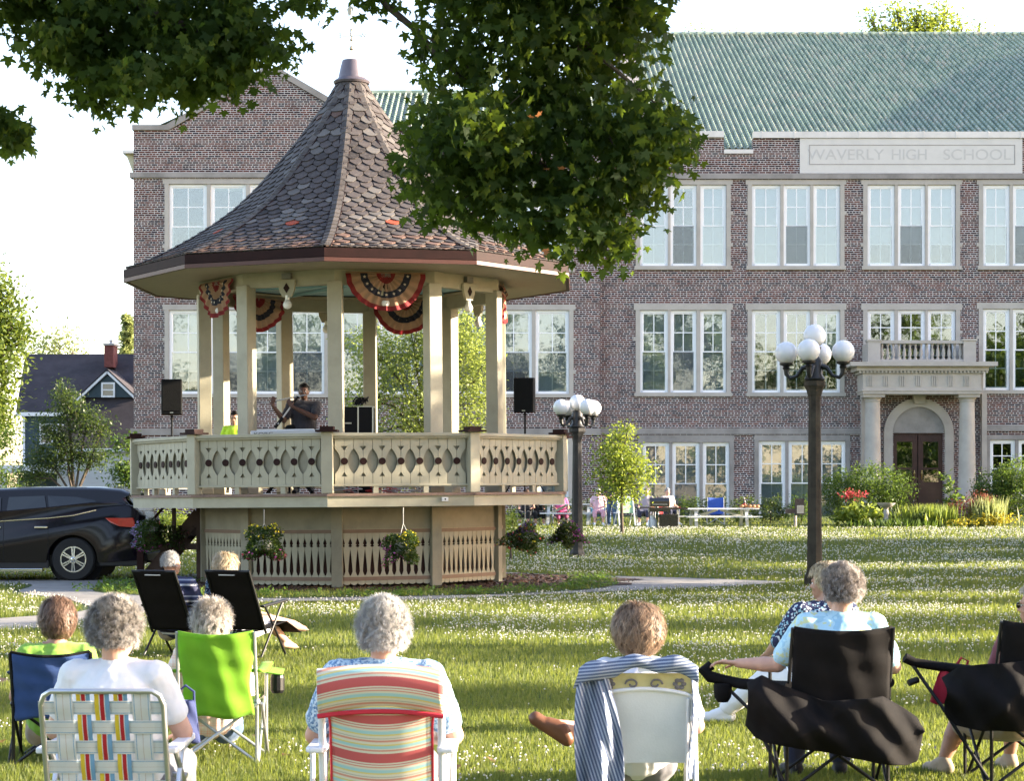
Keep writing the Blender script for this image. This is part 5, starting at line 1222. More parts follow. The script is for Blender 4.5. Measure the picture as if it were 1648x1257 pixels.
tree('broad_tree','tall bright yellow-green tree at the far left beside the house','tree',b0(-40,78),[B(5,480,78,28,28),B(-30,510,78,55,50),B(20,528,78,30,28),B(-10,580,78,50,50),B(-20,640,78,45,50),B(-10,680,78,32,40),B(-50,450,78,55,60),B(38,548,78,16,14)],11000,.22,lm_tall,5,.35,clump=26,csz=.32,seed=52,shell=.25)
tree('distant_tree','faint pale tree between the broad tree and the chimney','tree',b0(95,130),[B(95,550,130,24,20),B(75,570,130,30,22),B(120,562,130,14,9),B(110,590,130,25,20)],1500,.24,lm_pale,8,.16,clump=14,csz=.5,seed=53,shell=.3)
def conifer(px,py0,py1,Y,wpx,label,seed):
    s=Y/F; base=b0(px,Y); t=thing('pine_tree',label,'tree',base); top=P(px,py0,Y).z-base[2]; bot=P(px,py1,Y).z-base[2]
    b=MB(); limb(b,[(0,0,-.1),(0,0,top*.5),(0,0,top)],.22,.03,8); b.build('trunk',bark,t,smooth=True)
    rng=np.random.default_rng(seed); pts=[]
    for i in range(16):
        f=i/15; z=bot+(top-bot)*f; L=wpx*s*(1-f)**.8+.15
        for a in rng.uniform(0,6.28,5):
            for q in np.linspace(.2,1,8): pts += [(L*q*math.cos(a)+rng.normal(0,.1),L*q*math.sin(a)+rng.normal(0,.1),z-.25*L*q+rng.normal(0,.08)) for _ in range(3)]
    p=np.array(pts); scatter('crown',DIA,DIF,p,rand_rots(len(p),1,rng),rng.uniform(.25,.4,len(p)),lm_pale if seed>60 else lm_dark,t); return t
conifer(205,512,640,120,16,'thin pale conifer top rising behind the house beside the school corner',61)
tree('roadside_tree','small dark multi-stemmed tree in front of the house, behind the parked car','tree',b0(118,60),[B(110,650,60,30,24),B(85,690,60,30,28),B(140,680,60,32,26),B(165,690,60,16,18),B(65,740,60,30,30),B(110,735,60,35,32),B(155,735,60,22,26),B(45,770,60,20,20),B(100,625,60,14,10)],11000,.085,lm_dark,1.2,.09,clump=18,csz=.14,seed=54,shell=.2)
def shrub(name,label,px,Y,blobs,n,size,mat,cat='shrub',group=None,seed=0,csz=.1,shape='oval',stem=True,clump=18,shell=.45):
    return tree(name,label,cat,b0(px,Y),blobs,n,size,mat,.25 if stem else 0,.03,clump,csz,1.0,seed,shape,group,shell=shell)
shrub('leafy_shrub','green leafy shrub at the corner of the school behind the bandstand rail',200,55,[B(200,740,55,20,40),B(195,775,55,22,30),B(212,715,55,10,16),B(215,780,55,18,30)],1500,.12,lm_mid,seed=70)
shrub('lit_shrub','sunlit pale green shrub seen below the deck by the stair',285,48,[B(275,835,48,24,12),B(300,845,48,18,12),B(262,846,48,14,8)],900,.08,lm_light,seed=71)
shrub('lit_shrub','small sunlit yellow-green shrub right of the skirt below the deck corner',822,50,[B(822,838,50,10,14),B(820,858,50,8,8)],500,.08,lm_light,seed=72)
shrub('side_shrub','dark hedge mass behind the parked car at the far left',10,70,[B(-20,720,70,40,40),B(0,770,70,40,30),B(20,700,70,20,26)],2200,.12,lm_mid,seed=73)
# tree tops over the roof
tree('tree_beyond_roof','bright yellow tree top showing above the right side of the green roof','tree',(PX(1470,125),125,0),[B(1405,32,125,16,12),B(1445,30,125,20,14),B(1485,40,125,32,14),B(1520,30,125,22,18),B(1540,42,125,14,12),B(1575,48,125,10,8),B(1443,15,125,8,5),B(1440,60,125,60,14),B(1500,62,125,60,14),B(1475,20,125,8,5),B(1480,110,125,60,40)],7000,.26,lm_light,22,.4,clump=22,csz=.35,seed=74,shell=.2)
tree('tree_beyond_roof','small pale tree top peeping over the ridge near the maple bough','tree',(PX(1112,125),125,0),[B(1108,48,125,9,8),B(1122,50,125,7,6),B(1112,80,125,20,22)],600,.18,lm_pale,22,.25,clump=16,csz=.3,seed=75,shell=.2)
tree('tree_beyond_roof','tiny pale treetop just breaking the roof ridge, second from the bough','tree',(PX(1185,125),125,0),[B(1185,50,125,8,5),B(1185,80,125,20,22)],400,.18,lm_pale,22,.25,clump=12,csz=.3,seed=76,shell=.2)
# entrance planting
shrub('round_shrub','large round green shrub left of the school entrance',1395,69,[B(1400,775,69,50,26),B(1355,790,69,38,26),B(1440,790,69,36,26),B(1390,805,69,60,28),B(1430,820,69,40,20)],12000,.09,lm_mid,seed=80,csz=.12)
shrub('round_shrub','large spreading green shrub right of the school entrance',1625,69.5,[B(1600,780,69.5,34,24),B(1640,765,69.5,36,28),B(1590,805,69.5,30,22),B(1650,800,69.5,50,34)],11000,.09,lm_mid,seed=81,csz=.12)
shrub('hosta','low bright yellow-green hosta with broad leaves in front of the left shrub',1383,67,[B(1383,828,67,34,13),B(1370,836,67,26,8),B(1405,835,67,20,9)],520,.24,lm_light,'plant',seed=82,csz=.08,stem=False,clump=6,shell=.7)
shrub('rose_bush','bush with crimson flower heads between the lamp post and the hosta',1368,67.5,[B(1372,798,67.5,18,7),B(1365,812,67.5,16,14),B(1340,822,67.5,12,12)],900,.07,lm_dark,'shrub',seed=83,csz=.06)
def blooms(parent_label,px,py,Y,rx,ry,n,cols,name,size,seed,cat='flowers'):
    c=P(px,py,Y); t=thing('flower_cluster',parent_label,cat,c); rng=np.random.default_rng(seed); p=rng.normal(0,1,(n,3))*np.array([rx*Y/F,.25,ry*Y/F])*.6
    scatter('blooms',PET,PETF,p,rand_rots(n,.9,rng),rng.uniform(.7,1.2,n)*size,leafmat(name,cols,.35,cols[-1]),t,'stuff'); b=MB()
    for i in range(14): q=p[i]; b.tube([(q[0]*.6,q[1]*.6,-.5),(q[0],q[1],q[2])],.006,4)
    b.build('stems',M('green_stem',(.05,.09,.02),.7),t); return t
blooms('crimson flower heads above the dark bush left of the round shrub',1370,797,67.2,17,6,130,[(.35,.03,.04),(.5,.07,.08)],'crimson_bloom',.05,90)
blooms('golden yellow flowers at the right end of the entrance bed',1600,838,66.2,34,9,420,[(.55,.42,.03),(.65,.55,.06)],'golden_bloom',.045,91)
blooms('low golden yellow flowers below the reddish maple bush',1540,842,66.0,34,6,260,[(.50,.40,.03),(.60,.50,.06)],'golden_bloom',.04,92)
shrub('red_maple_bush','small dark red Japanese maple bush right of the entrance',1560,67,[B(1575,805,67,22,12),B(1550,820,67,28,12),B(1580,822,67,20,12)],2600,.06,leafmat('red_maple_leaf',[(.12,.03,.025),(.20,.055,.045),(.26,.10,.07)],.4,(.35,.08,.05)),seed=84,csz=.08)
def grasses(px,py,Y,rx,h,n,label,mat,seed):
    c=P(px,py,Y); t=thing('grass_clump',label,'ornamental grass',(c.x,c.y,gz(c.x,Y))); rng=np.random.default_rng(seed); s=Y/F
    p=rng.normal(0,1,(n,3))*np.array([rx*s*.5,.3,0]); rot=rand_rots(n,.22,rng); scatter('blades',[(-.02,0,0),(.02,0,0),(.016,.04,.6),(0,.12,1.0)],[(0,1,2,3)],p,rot,np.stack([np.ones(n),np.ones(n),rng.uniform(.6,1.1,n)*h],1),mat,t,'stuff'); return t
grasses(1500,842,66.6,44,.75,900,'tall pale grasses in the middle of the entrance bed',lm_light,93)
grasses(1590,835,66.8,26,1.0,500,'taller seed-headed grasses behind the yellow flowers',lm_pale,94)
grasses(1450,848,66.0,60,.30,700,'short leafy grasses along the front of the entrance bed',lm_mid,95)
shrub('dark_bush','small dark round bush inside the pale grasses',1479,66,[B(1479,835,66,10,10)],420,.06,lm_dark,seed=85,csz=.05)
shrub('tall_leafy_plant','tall plant with large pale leaves standing before the entrance door',1527,68,[B(1523,768,68,7,8),B(1528,785,68,9,9),B(1540,803,68,12,9),B(1527,815,68,10,14)],260,.16,lm_mid,'plant',seed=86,csz=.05,clump=6)
for i,(x0,w_) in enumerate(((1062,26),(1110,26),(1150,24),(1195,26),(1240,26),(1290,28))):
    shrub('border_shrub',['low bushy plant under the school window behind the barbecue','low bushy plant behind the left half of the picnic table','low bushy plant behind the blue camp chair','low bushy plant behind the right end of the picnic table','low bushy plant left of the park grill','low bushy plant between the park grill and the lamp post'][i],x0,71.5,[B(x0,826,71.5,w_,14),B(x0-8,812,71.5,11,12),B(x0+10,808,71.5,9,10)],1500,.075,lm_mid if i%2 else lm_dark,seed=100+i,csz=.09,group='border plants along the school wall')
for i,(x0,w_,lb) in enumerate(((850,30,'dark bush under the school wall behind the deck corner'),(905,30,'dark bush behind the far lamp post'),(950,24,'dark bush behind the seated group in pink'))):
    shrub('border_shrub',lb,x0,72.5,[B(x0,826,72.5,w_,18),B(x0+8,812,72.5,14,12)],1500,.075,lm_dark,seed=110+i,csz=.09,group='border plants along the school wall')
# --- trees beyond the right edge: their low-sun shade falls across the lawn
sh=[(26,17.0,1.3,2.2,8.0,'first'),(31,22.2,1.9,2.0,8.5,''),(24,27.4,2.3,2.5,8,''),(34,32.5,2.6,3,10,''),(26,38.5,3.8,3.0,10.4,''),(30,44.5,3.9,2.5,10.2,''),(27,51.0,4.2,.9,10,''),(29,57.0,3.8,.8,9.4,'')]
names=['nearest tree of the row beyond the right edge of the lawn','second tree of the row beyond the right edge','third tree of the row beyond the right edge','fourth tree of the row beyond the right edge','fifth tree of the row beyond the right edge','sixth tree of the row beyond the right edge','seventh tree of the row beyond the right edge','farthest tree of the row beyond the right edge']
for i,((x,y,r_,z0_,z1_,_),lb) in enumerate(zip(sh,names)):
    zc=(z0_+z1_)/2; g=random.Random(i+40)
    bl=[((x+g.uniform(-1,1)*r_*.6,y+g.uniform(-1,1)*r_*.55,z0_+(z1_-z0_)*(j+.5)/7),(r_*.8,r_*.62,(z1_-z0_)/9)) for j in range(7)]
    tree('shade_tree',lb,'tree',(x,y,gz(x,y)),bl,3200 if r_<3 else 10500,.30 if r_<3 else .36,lm_mid,z0_+.8,.2,clump=18,csz=.4,seed=120+i,shell=.2,group='row of trees beyond the right edge')
# street trees behind the viewer, mirrored in the school windows
for i,(x,y) in enumerate(((-34,-30),(-20,-38),(-6,-31),(8,-37),(21,-30),(35,-38),(50,-31))):
    g=random.Random(i+70); bl=[((x+g.uniform(-5,5),y+g.uniform(-3,3),2+j*2.1),(4.6,3.5,1.9)) for j in range(9)]
    tree('park_tree','park tree behind the audience, number %s from the left'%['one','two','three','four','five','six','seven'][i],'tree',(x,y,0),bl,5200,.7,lm_mid,2,.35,clump=14,csz=.7,seed=140+i,shell=.1,group='park trees behind the audience')
# ================================================================ PEOPLE
def V(*a): return Vector(a)
class Body(MB):
    def cone(s,a,b,ra,rb,n=14,sq=None):
        """closed capsule with two radii"""
        a=Vector(a);b=Vector(b);d=(b-a); L=d.length
        if L<1e-5: return s.ball(a,ra,n)
        pr=[(ra*math.cos(t),ra*math.sin(t)) for t in (-1.5,-1.1,-.6,-.2)]+[(rb*math.cos(t),L+rb*math.sin(t)) for t in (.2,.6,1.1,1.5)]
        q=d.to_track_quat('Z','Y').to_matrix().to_4x4(); q.translation=a; s.lathe(pr,n=n,M=q); return s
    def fuse(s,name,mat,parent,vox=.007,smooth=4,disp=0,dscale=.12):
        o=s.build(name,mat,parent); m=o.modifiers.new('remesh','REMESH'); m.mode='VOXEL'; m.voxel_size=vox; m.use_smooth_shade=True
        m=o.modifiers.new('smooth','SMOOTH'); m.factor=.5; m.iterations=smooth
        if disp:
            t=bpy.data.textures.new('folds','CLOUDS'); t.noise_scale=dscale; t.noise_depth=2
            d=o.modifiers.new('folds','DISPLACE'); d.texture=t; d.strength=disp; d.mid_level=.5; d.texture_coords='LOCAL'
        dg=bpy.context.evaluated_depsgraph_get(); me=bpy.data.meshes.new_from_object(o.evaluated_get(dg)); old=o.data; o.modifiers.clear(); o.data=me; me.name=name
        if not me.materials: me.materials.append(mat)
        me.polygons.foreach_set('use_smooth',[True]*len(me.polygons)); bpy.data.meshes.remove(old); return o
def hand(b,w,d,up,side,curl=.5,size=1.0,spread=.12):
    """palm, four unequal jointed fingers, thumb from the side of the palm"""
    w=Vector(w); d=Vector(d).normalized(); up=Vector(up); up=(up-d*up.dot(d)).normalized(); lat=d.cross(up)*side; k=size
    pc=w+d*.045*k
    for o in (-.026,-.009,.009,.026): b.cone(w+lat*o*.6*k+d*.01*k, w+d*.085*k+lat*o*k,.0145*k,.0115*k,8)
    for i,(o,L) in enumerate(((-.030,.062),(-.010,.078),(.011,.084),(.031,.075))):
        base=w+d*.085*k+lat*o*k; p=base; dd=(d+lat*(o*spread*10)).normalized(); ang=0
        for j,f in enumerate((.46,.31,.23)):
            ang+=curl*(.5+.25*j)*(1.1-.08*i); e=dd*math.cos(ang)-up*math.sin(ang); q=p+e*L*f*k*1.05; b.cone(p,q,(.0088-.0009*j)*k,(.0082-.001*j)*k,8); p=q
    tb=w+d*.022*k+lat*.028*k; t1=tb+(d*.55+lat*.75-up*.25).normalized()*.036*k; t2=t1+(d*.85+lat*.25-up*.35*(1+curl)).normalized()*.032*k
    b.cone(tb,t1,.0125*k,.0098*k,8); b.cone(t1,t2,.0098*k,.0078*k,8)
def skinmat(name,c): return M(name,c,.5,var=.10,vs=14,spec=.35,bump=.05,bs=120)
SK={'fair':skinmat('fair_skin',(.58,.34,.25)),'tan':skinmat('tanned_skin',(.40,.22,.15)),'dark':skinmat('dark_brown_skin',(.085,.040,.026))}
def headframe(J): return Matrix.Translation(J['hed'])@Matrix.Rotation(J.get('yaw',0),4,'Z')@Matrix.Rotation(J.get('nod',0),4,'X')
def build_head(b,J):
    Hm=headframe(J); f=lambda *p: Hm@V(*p)
    def el(c,r): b.ball(f(*c),r,16,M=Hm.to_3x3().to_4x4())
    el((0,-.012,.022),(.076,.097,.098)); el((0,.022,-.045),(.060,.068,.075)); el((0,.045,-.082),(.036,.038,.034))
    b.cone(f(0,.084,.012),f(0,.106,-.022),.008,.0125,8); b.cone(f(-.011,.092,-.026),f(.011,.092,-.026),.009,.009,8)
    b.cone(f(-.034,.076,.022),f(.034,.076,.022),.0125,.0125,8); b.cone(f(-.018,.084,-.058),f(.018,.084,-.058),.008,.008,8); b.cone(f(-.014,.082,-.068),f(.014,.082,-.068),.0085,.0085,8)
    for s in (-1,1):
        b.cone(f(s*.036,.062,-.02),f(s*.045,.05,-.03),.024,.02,8); b.cone(f(s*.077,-.010,.012),f(s*.075,-.002,-.026),.0145,.010,8); b.cone(f(s*.084,-.020,.018),f(s*.082,-.016,-.01),.008,.007,8)
    b.cone(f(0,-.025,-.06),J['nek'],.056,.062)
SIT=dict(pel=V(0,0,.51),che=V(0,-.09,.84),nek=V(0,-.10,.98),hed=V(0,-.085,1.13),shL=V(-.175,-.10,.93),shR=V(.175,-.10,.93),elL=V(-.26,-.03,.66),elR=V(.26,-.03,.66),wrL=V(-.22,.20,.64),wrR=V(.22,.20,.64),
 hpL=V(-.10,.02,.44),hpR=V(.10,.02,.44),knL=V(-.14,.44,.47),knR=V(.14,.44,.47),anL=V(-.14,.50,.09),anR=V(.14,.50,.09))
STAND=dict(pel=V(0,0,.98),che=V(0,-.01,1.28),nek=V(0,-.02,1.46),hed=V(0,.0,1.62),shL=V(-.19,-.01,1.41),shR=V(.19,-.01,1.41),elL=V(-.24,-.02,1.12),elR=V(.24,-.02,1.12),wrL=V(-.24,.08,.88),wrR=V(.24,.08,.88),
 hpL=V(-.10,0,.92),hpR=V(.10,0,.92),knL=V(-.11,.02,.50),knR=V(.11,.02,.50),anL=V(-.12,-.02,.08),anR=V(.12,-.02,.08))
def person(label,loc,rz,J0,over,skin,shirt,trousers,hair,vox=.007,build=1.0,scale=1.0,sleeve=.55,legs='long',shoes=None,glasses=False,curl=.35,group=None,eyes=True):
    J=dict(J0); J.update(over); w=build
    t=thing('person',label,'person',loc,R(rz),group); t.scale=(scale,)*3
    sk=SK[skin]; b=Body(); build_head(b,J)
    b.cone(J['nek'],J['che'],.065,.13*w); b.cone(J['nek'],J['shL'],.055,.05); b.cone(J['nek'],J['shR'],.055,.05); b.cone(J['shL'],J['shR'],.062*w,.062*w); b.cone(J['che'],J['pel'],.135*w,.14*w)
    for s in 'LR':
        sg=-1 if s=='L' else 1; sh,el,wr=J['sh'+s],J['el'+s],J['wr'+s]
        b.cone(sh,el,.052*w,.040*w); b.cone(el,el.lerp(wr,.35),.040*w,.040*w); b.cone(el.lerp(wr,.35),wr,.040*w,.026)
        d=J.get('hd'+s,(wr-el).normalized()); up=J.get('hu'+s,V(0,0,1)); hand(b,wr,d,up,J.get('hs'+s,-sg),J.get('curl'+s,curl),1.0)
        hp,kn,an=J['hp'+s],J['kn'+s],J['an'+s]
        b.cone(J['pel'],hp,.105*w,.088*w); b.cone(hp,kn,.088*w,.056*w); b.cone(kn,kn.lerp(an,.35),.056*w,.055*w); b.cone(kn.lerp(an,.35),an,.055*w,.036)
        fd=J.get('fd'+s,V(sg*.15,1,-.08)).normalized(); he=an-fd*.04-V(0,0,.035); b.cone(an,he,.036,.03); b.cone(he,an+fd*.13-V(0,0,.05),.03,.032); b.cone(an,an+fd*.10-V(0,0,.04),.036,.03)
        for q in (-.025,-.01,.006,.02): 
            lat=V(fd.y,-fd.x,0); b.cone(an+fd*.13-V(0,0,.055)+lat*q,an+fd*.175-V(0,0,.06)+lat*q*1.1,.012,.009,6)
    b.fuse('body',sk,t,vox,3)
    # clothes
    c=Body(); sw=w*1.0
    nb=J['nek'].lerp(J['che'],.25); c.cone(nb,J['che'],.085*w,.150*w); c.cone(nb,J['shL'],.072*w,.066*w); c.cone(nb,J['shR'],.072*w,.066*w); c.cone(J['shL'],J['shR'],.072*w,.072*w); c.cone(J['che'],J['pel'],.152*w,.145*w); c.cone(J['che']+V(.05,0,0),J['pel']+V(.06,0,0),.14*w,.135*w); c.cone(J['che']-V(.05,0,0),J['pel']-V(.06,0,0),.14*w,.135*w)
    for s in 'LR': 
        sh,el,wr=J['sh'+s],J['el'+s],J['wr'+s]
        if sleeve<=1: c.cone(sh,sh.lerp(el,sleeve),.074*w,.064*w); c.cone(J['che'].lerp(J['pel'],.15)+V((.09 if s=='R' else -.09),0,0),sh.lerp(el,.25),.11*w,.07*w)
        else: c.cone(sh,el,.070*w,.055*w); c.cone(el,el.lerp(wr,sleeve-1),.055*w,.045*w)
    c.fuse('shirt',shirt,t,max(vox,.008),3,.022,.11)
    if trousers:
        c=Body()
        for s in 'LR':
            hp,kn,an=J['hp'+s],J['kn'+s],J['an'+s]; c.cone(J['pel']-V(0,0,.0),hp,.118*w,.105*w)
            if legs=='short': c.cone(hp,hp.lerp(kn,.85),.108*w,.088*w)
            elif legs=='mid': c.cone(hp,kn,.106*w,.080*w); c.cone(kn,kn.lerp(an,.4),.080*w,.072*w)
            else: c.cone(hp,kn,.106*w,.076*w); c.cone(kn,kn.lerp(an,.92),.076*w,.058*w)
        c.fuse('trousers',trousers,t,max(vox,.009),3,.018,.1)
    if shoes:
        for s in 'LR':
            sg=-1 if s=='L' else 1; an=J['an'+s]; fd=J.get('fd'+s,V(sg*.15,1,-.08)).normalized(); c=Body(); c.cone(an-V(0,0,.01)-fd*.01,an-fd*.045-V(0,0,.045),.045,.04); c.cone(an-fd*.045-V(0,0,.045),an+fd*.16-V(0,0,.052),.04,.04); c.cone(an-V(0,0,.01),an+fd*.08-V(0,0,.035),.045,.04); c.fuse('shoe',shoes,t,.008,2)
    Hm=headframe(J)
    if eyes:
        for s in (-1,1):
            e=Body(); e.m=0; e.ball(Hm@V(s*.031,.0705,.003),.0125,12); e.m=1; e.ball(Hm@V(s*.031,.0785,.003),.0062,8); e.build('eye',[M('eye_white',(.7,.68,.64),.2),M('dark_iris',(.03,.018,.012),.2)],t,smooth=True)
    if glasses:
        c=MB()
        for s in (-1,1): c.prism([(s*.033+.026*math.cos(a),.004+.018*math.sin(a)) for a in [2*math.pi*q/12 for q in range(12)]],.093,.098,Hm); c.bar(Hm@V(s*.058,.09,.008),Hm@V(s*.08,-.01,.012),.004)
        c.bar(Hm@V(-.01,.097,.008),Hm@V(.01,.097,.008),.004); c.build('sunglasses',M('dark_lens',(.01,.01,.01),.1,spec=.8),t)
    if hair: hairdo(t,Hm,**hair)
    return t
def hairmat(name,cols):
    if name in MC: return MC[name]
    n=NT(name); g=n.new('ShaderNodeNewGeometry'); k=len(cols); f=n.noise(n.coord(),22,3,.6)
    c1=n.ramp(g.outputs['Random Per Island'],[(i/(k-1),cols[i]) for i in range(k)]); c2=n.ramp(f,[(.35,cols[0]),(.65,cols[-1])])
    n.color(n.mix(c1,c2,.45)); n.set(.45,0,.4); MC[name]=n.m; return n.m
def hairdo(t,Hm,mat,kind='curly',n=4200,L=.055,rx=.095,ry=.115,rz=.115,low=-.45,seed=1,off=(0,-.018,.03),curl=.02,wid=.0022,face=.35,top=0):
    """scalp shell plus thousands of strands"""
    rng=np.random.default_rng(seed); off=np.array(off)
    def keep(d): return ~((d[:,1]>face)&(d[:,2]<.42+.0*d[:,1]))&(d[:,2]>low-.25*d[:,1]*0)&~((np.abs(d[:,0])>.8)&(d[:,1]>.15)&(d[:,2]<0))
    # shell
    nu,nv=36,22; vs=[];
    for j in range(nv+1):
        th=math.pi*j/nv
        for i in range(nu):
            ph=2*math.pi*i/nu; d=np.array([math.sin(th)*math.cos(ph),math.sin(th)*math.sin(ph),math.cos(th)]); bump_=1+(.018*math.sin(d[0]*17+seed)+.02*math.sin(d[2]*19+seed*2)) if kind=='curly' else 1+.015*math.sin(ph*9)
            vs.append(np.array([rx,ry,rz])*.93*d*bump_+off)
    fs=[]
    for j in range(nv):
        for i in range(nu):
            a=(math.pi*(j+.5)/nv,2*math.pi*(i+.5)/nu); d=np.array([[math.sin(a[0])*math.cos(a[1]),math.sin(a[0])*math.sin(a[1]),math.cos(a[0])]])
            if keep(d)[0]: fs.append((j*nu+i,j*nu+(i+1)%nu,(j+1)*nu+(i+1)%nu,(j+1)*nu+i))
    d=rng.normal(0,1,(n*3,3)); d/=np.linalg.norm(d,axis=1)[:,None]; d=d[keep(d)][:n]; m=len(d); S=6
    p=d*np.array([rx,ry,rz])*.92+off; nrm=d/np.array([rx,ry,rz]); nrm/=np.linalg.norm(nrm,axis=1)[:,None]
    cell=np.floor(d*(9 if kind=='curly' else 8)+rng.uniform(0,1,3)+rng.normal(0,.12,d.shape)); key=(cell@np.array([73.1,191.7,37.3])); ph=(np.sin(key)*43758.5)%6.283
    down=np.array([0,0,-1.0]); tang=down-nrm*(nrm@down)[:,None]; tang/=np.maximum(np.linalg.norm(tang,axis=1),1e-3)[:,None]
    side=np.cross(nrm,tang); L_=L*rng.uniform(.6,1.25,m)
    pts=[]
    for i in range(S):
        u=i/(S-1)
        if kind=='curly':
            a=ph+u*4.5+rng.normal(0,.25,m); q=p+nrm*(L_*u*.55)[:,None]+tang*(curl*np.sin(a)*u**.5)[:,None]+side*(curl*np.cos(a)*u**.5)[:,None]+rng.normal(0,.004,(m,3))*u*u
        elif kind=='frizz':
            a=ph+u*2; q=p+nrm*(L_*u*.8)[:,None]+tang*(L_*u*.5)[:,None]+side*(curl*np.sin(a)*u)[:,None]+rng.normal(0,.005,(m,3))*u
        else:
            sw=np.sin(ph)*.5; q=p+nrm*((.004+.020*np.sin(u*2.6)*(1+.5*np.sin(ph*1.7)))+.010*u*rng.random(m))[:,None]+tang*(L_*u)[:,None]+side*((L_*u*u)*sw*.9+.010*np.sin(u*4+ph))[:,None]+rng.normal(0,.0012,(m,3))*u
        pts.append(q)
    wv=side*wid; V_=[];
    for i,q in enumerate(pts): k_=1-.65*i/(S-1); V_.append(q-wv*k_); V_.append(q+wv*k_)
    A=np.stack(V_,1).reshape(-1,3); base=len(vs); allv=np.concatenate([np.array(vs),A]); 
    for s_ in range(m): pass
    idx=(np.arange(m)*2*S)[:,None]+base; quads=[]
    for i in range(S-1): quads.append(np.concatenate([idx+2*i,idx+2*i+1,idx+2*i+3,idx+2*i+2],1))
    Q=np.concatenate(quads); H3=np.array(Hm); allv=allv@H3[:3,:3].T+H3[:3,3]
    me=bpy.data.meshes.new('hair'); nf=np.array(fs+[tuple(x) for x in Q.tolist()]); me.vertices.add(len(allv)); me.vertices.foreach_set('co',allv.astype(np.float32).ravel())
    me.loops.add(nf.size); me.loops.foreach_set('vertex_index',nf.astype(np.int32).ravel()); me.polygons.add(len(nf)); me.polygons.foreach_set('loop_start',(np.arange(len(nf))*4).astype(np.int32))
    try: me.polygons.foreach_set('loop_total',np.full(len(nf),4,np.int32))
    except Exception: pass
    me.materials.append(mat); me.update(calc_edges=True); me.polygons.foreach_set('use_smooth',np.ones(len(nf),bool)); o=bpy.data.objects.new('hair',me); COL.objects.link(o); o.parent=t; return o
HG=dict(grey=hairmat('grey_brown_hair',[(.10,.085,.075),(.26,.235,.215),(.48,.45,.42)]),white=hairmat('silver_white_hair',[(.26,.25,.25),(.48,.47,.46),(.68,.66,.64)]),blond=hairmat('blond_hair',[(.30,.22,.12),(.50,.39,.24),(.66,.55,.38)]),
 brown=hairmat('brown_hair',[(.055,.028,.018),(.13,.07,.045),(.24,.15,.10)]),tawny=hairmat('tawny_brown_hair',[(.085,.05,.032),(.20,.125,.078),(.36,.25,.16)]),palebl=hairmat('pale_blond_grey_hair',[(.36,.31,.26),(.55,.50,.44),(.70,.65,.60)]),black=hairmat('black_hair',[(.008,.007,.007),(.015,.012,.012)]),mix=hairmat('salt_pepper_hair',[(.09,.07,.06),(.24,.20,.175),(.55,.50,.47)]))
def cloth(name,c,v=.10,**k): return M(name,c,.85,var=v,vs=9,sheen=.2,bump=.1,bs=200,**k)
def pattern(name,stops,scale=60,kind='voronoi',dim=None):
    n=NT(name); v=n.coord()
    if kind=='voronoi':
        t=n.new('ShaderNodeTexVoronoi'); t.inputs['Scale'].default_value=scale; n.link(v,t.inputs[0]); f=t.outputs['Color']; s=n.new('ShaderNodeSeparateColor'); n.link(f,s.inputs[0]); f=s.outputs[0]
    else: f=n.noise(v,scale,3,.6)
    r=n.new('ShaderNodeValToRGB'); r.color_ramp.interpolation='CONSTANT'; e=r.color_ramp.elements
    while len(e)<len(stops): e.new(.5)
    for i,(p,c) in enumerate(stops): e[i].position=p; c=srgb(c); e[i].color=(*c,1)
    n.link(f,r.inputs[0]); n.color(r.outputs[0]); n.set(.85); return n.m
def stripes(name,stops,axis=2,period=.1,rot=(0,0,0),interp='CONSTANT',alpha=None):
    n=NT(name); v=n.coord(rot=rot); s=n.new('ShaderNodeSeparateXYZ'); n.link(v,s.inputs[0]); m=n.new('ShaderNodeMath',operation='MULTIPLY'); m.inputs[1].default_value=1/period; n.link(s.outputs[axis],m.inputs[0])
    f=n.new('ShaderNodeMath',operation='FRACT'); n.link(m.outputs[0],f.inputs[0]); r=n.new('ShaderNodeValToRGB'); r.color_ramp.interpolation=interp; e=r.color_ramp.elements
    while len(e)<len(stops): e.new(.5)
    for i,(p,c) in enumerate(stops): e[i].position=p; c=srgb(c); e[i].color=(*c,1)
    n.link(f.outputs[0],r.inputs[0]); n.color(r.outputs[0]); n.set(.8); return n.m
lime=cloth('lime_green_shirt',(.22,.42,.05)); whitecl=cloth('white_cotton',(.72,.72,.74),.05); navyc=cloth('navy_cloth',(.02,.025,.06)); khaki=cloth('khaki_cloth',(.35,.28,.2)); denim=cloth('blue_denim',(.07,.12,.22)); greyc=cloth('grey_trousers',(.14,.14,.16)); blackc=cloth('black_cloth',(.005,.005,.006))
blueprint=pattern('blue_floral_print',[(0,(.18,.30,.46)),(.35,(.42,.58,.70)),(.6,(.10,.20,.36)),(.75,(.55,.66,.74))],95)
tiedye=pattern('pale_blue_yellow_print',[(0,(.30,.52,.66)),(.45,(.42,.64,.74)),(.58,(.55,.62,.35)),(.68,(.30,.52,.66))],14,'noise')
navydot=pattern('navy_speckled_print',[(0,(.015,.02,.07)),(.72,(.25,.45,.55)),(.85,(.6,.65,.7))],70)
navyband=stripes('navy_white_band_print',[(0,(.02,.025,.07)),(.38,(.6,.6,.65)),(.5,(.03,.04,.10)),(.7,(.25,.28,.38)),(.8,(.02,.025,.07))],2,.17)
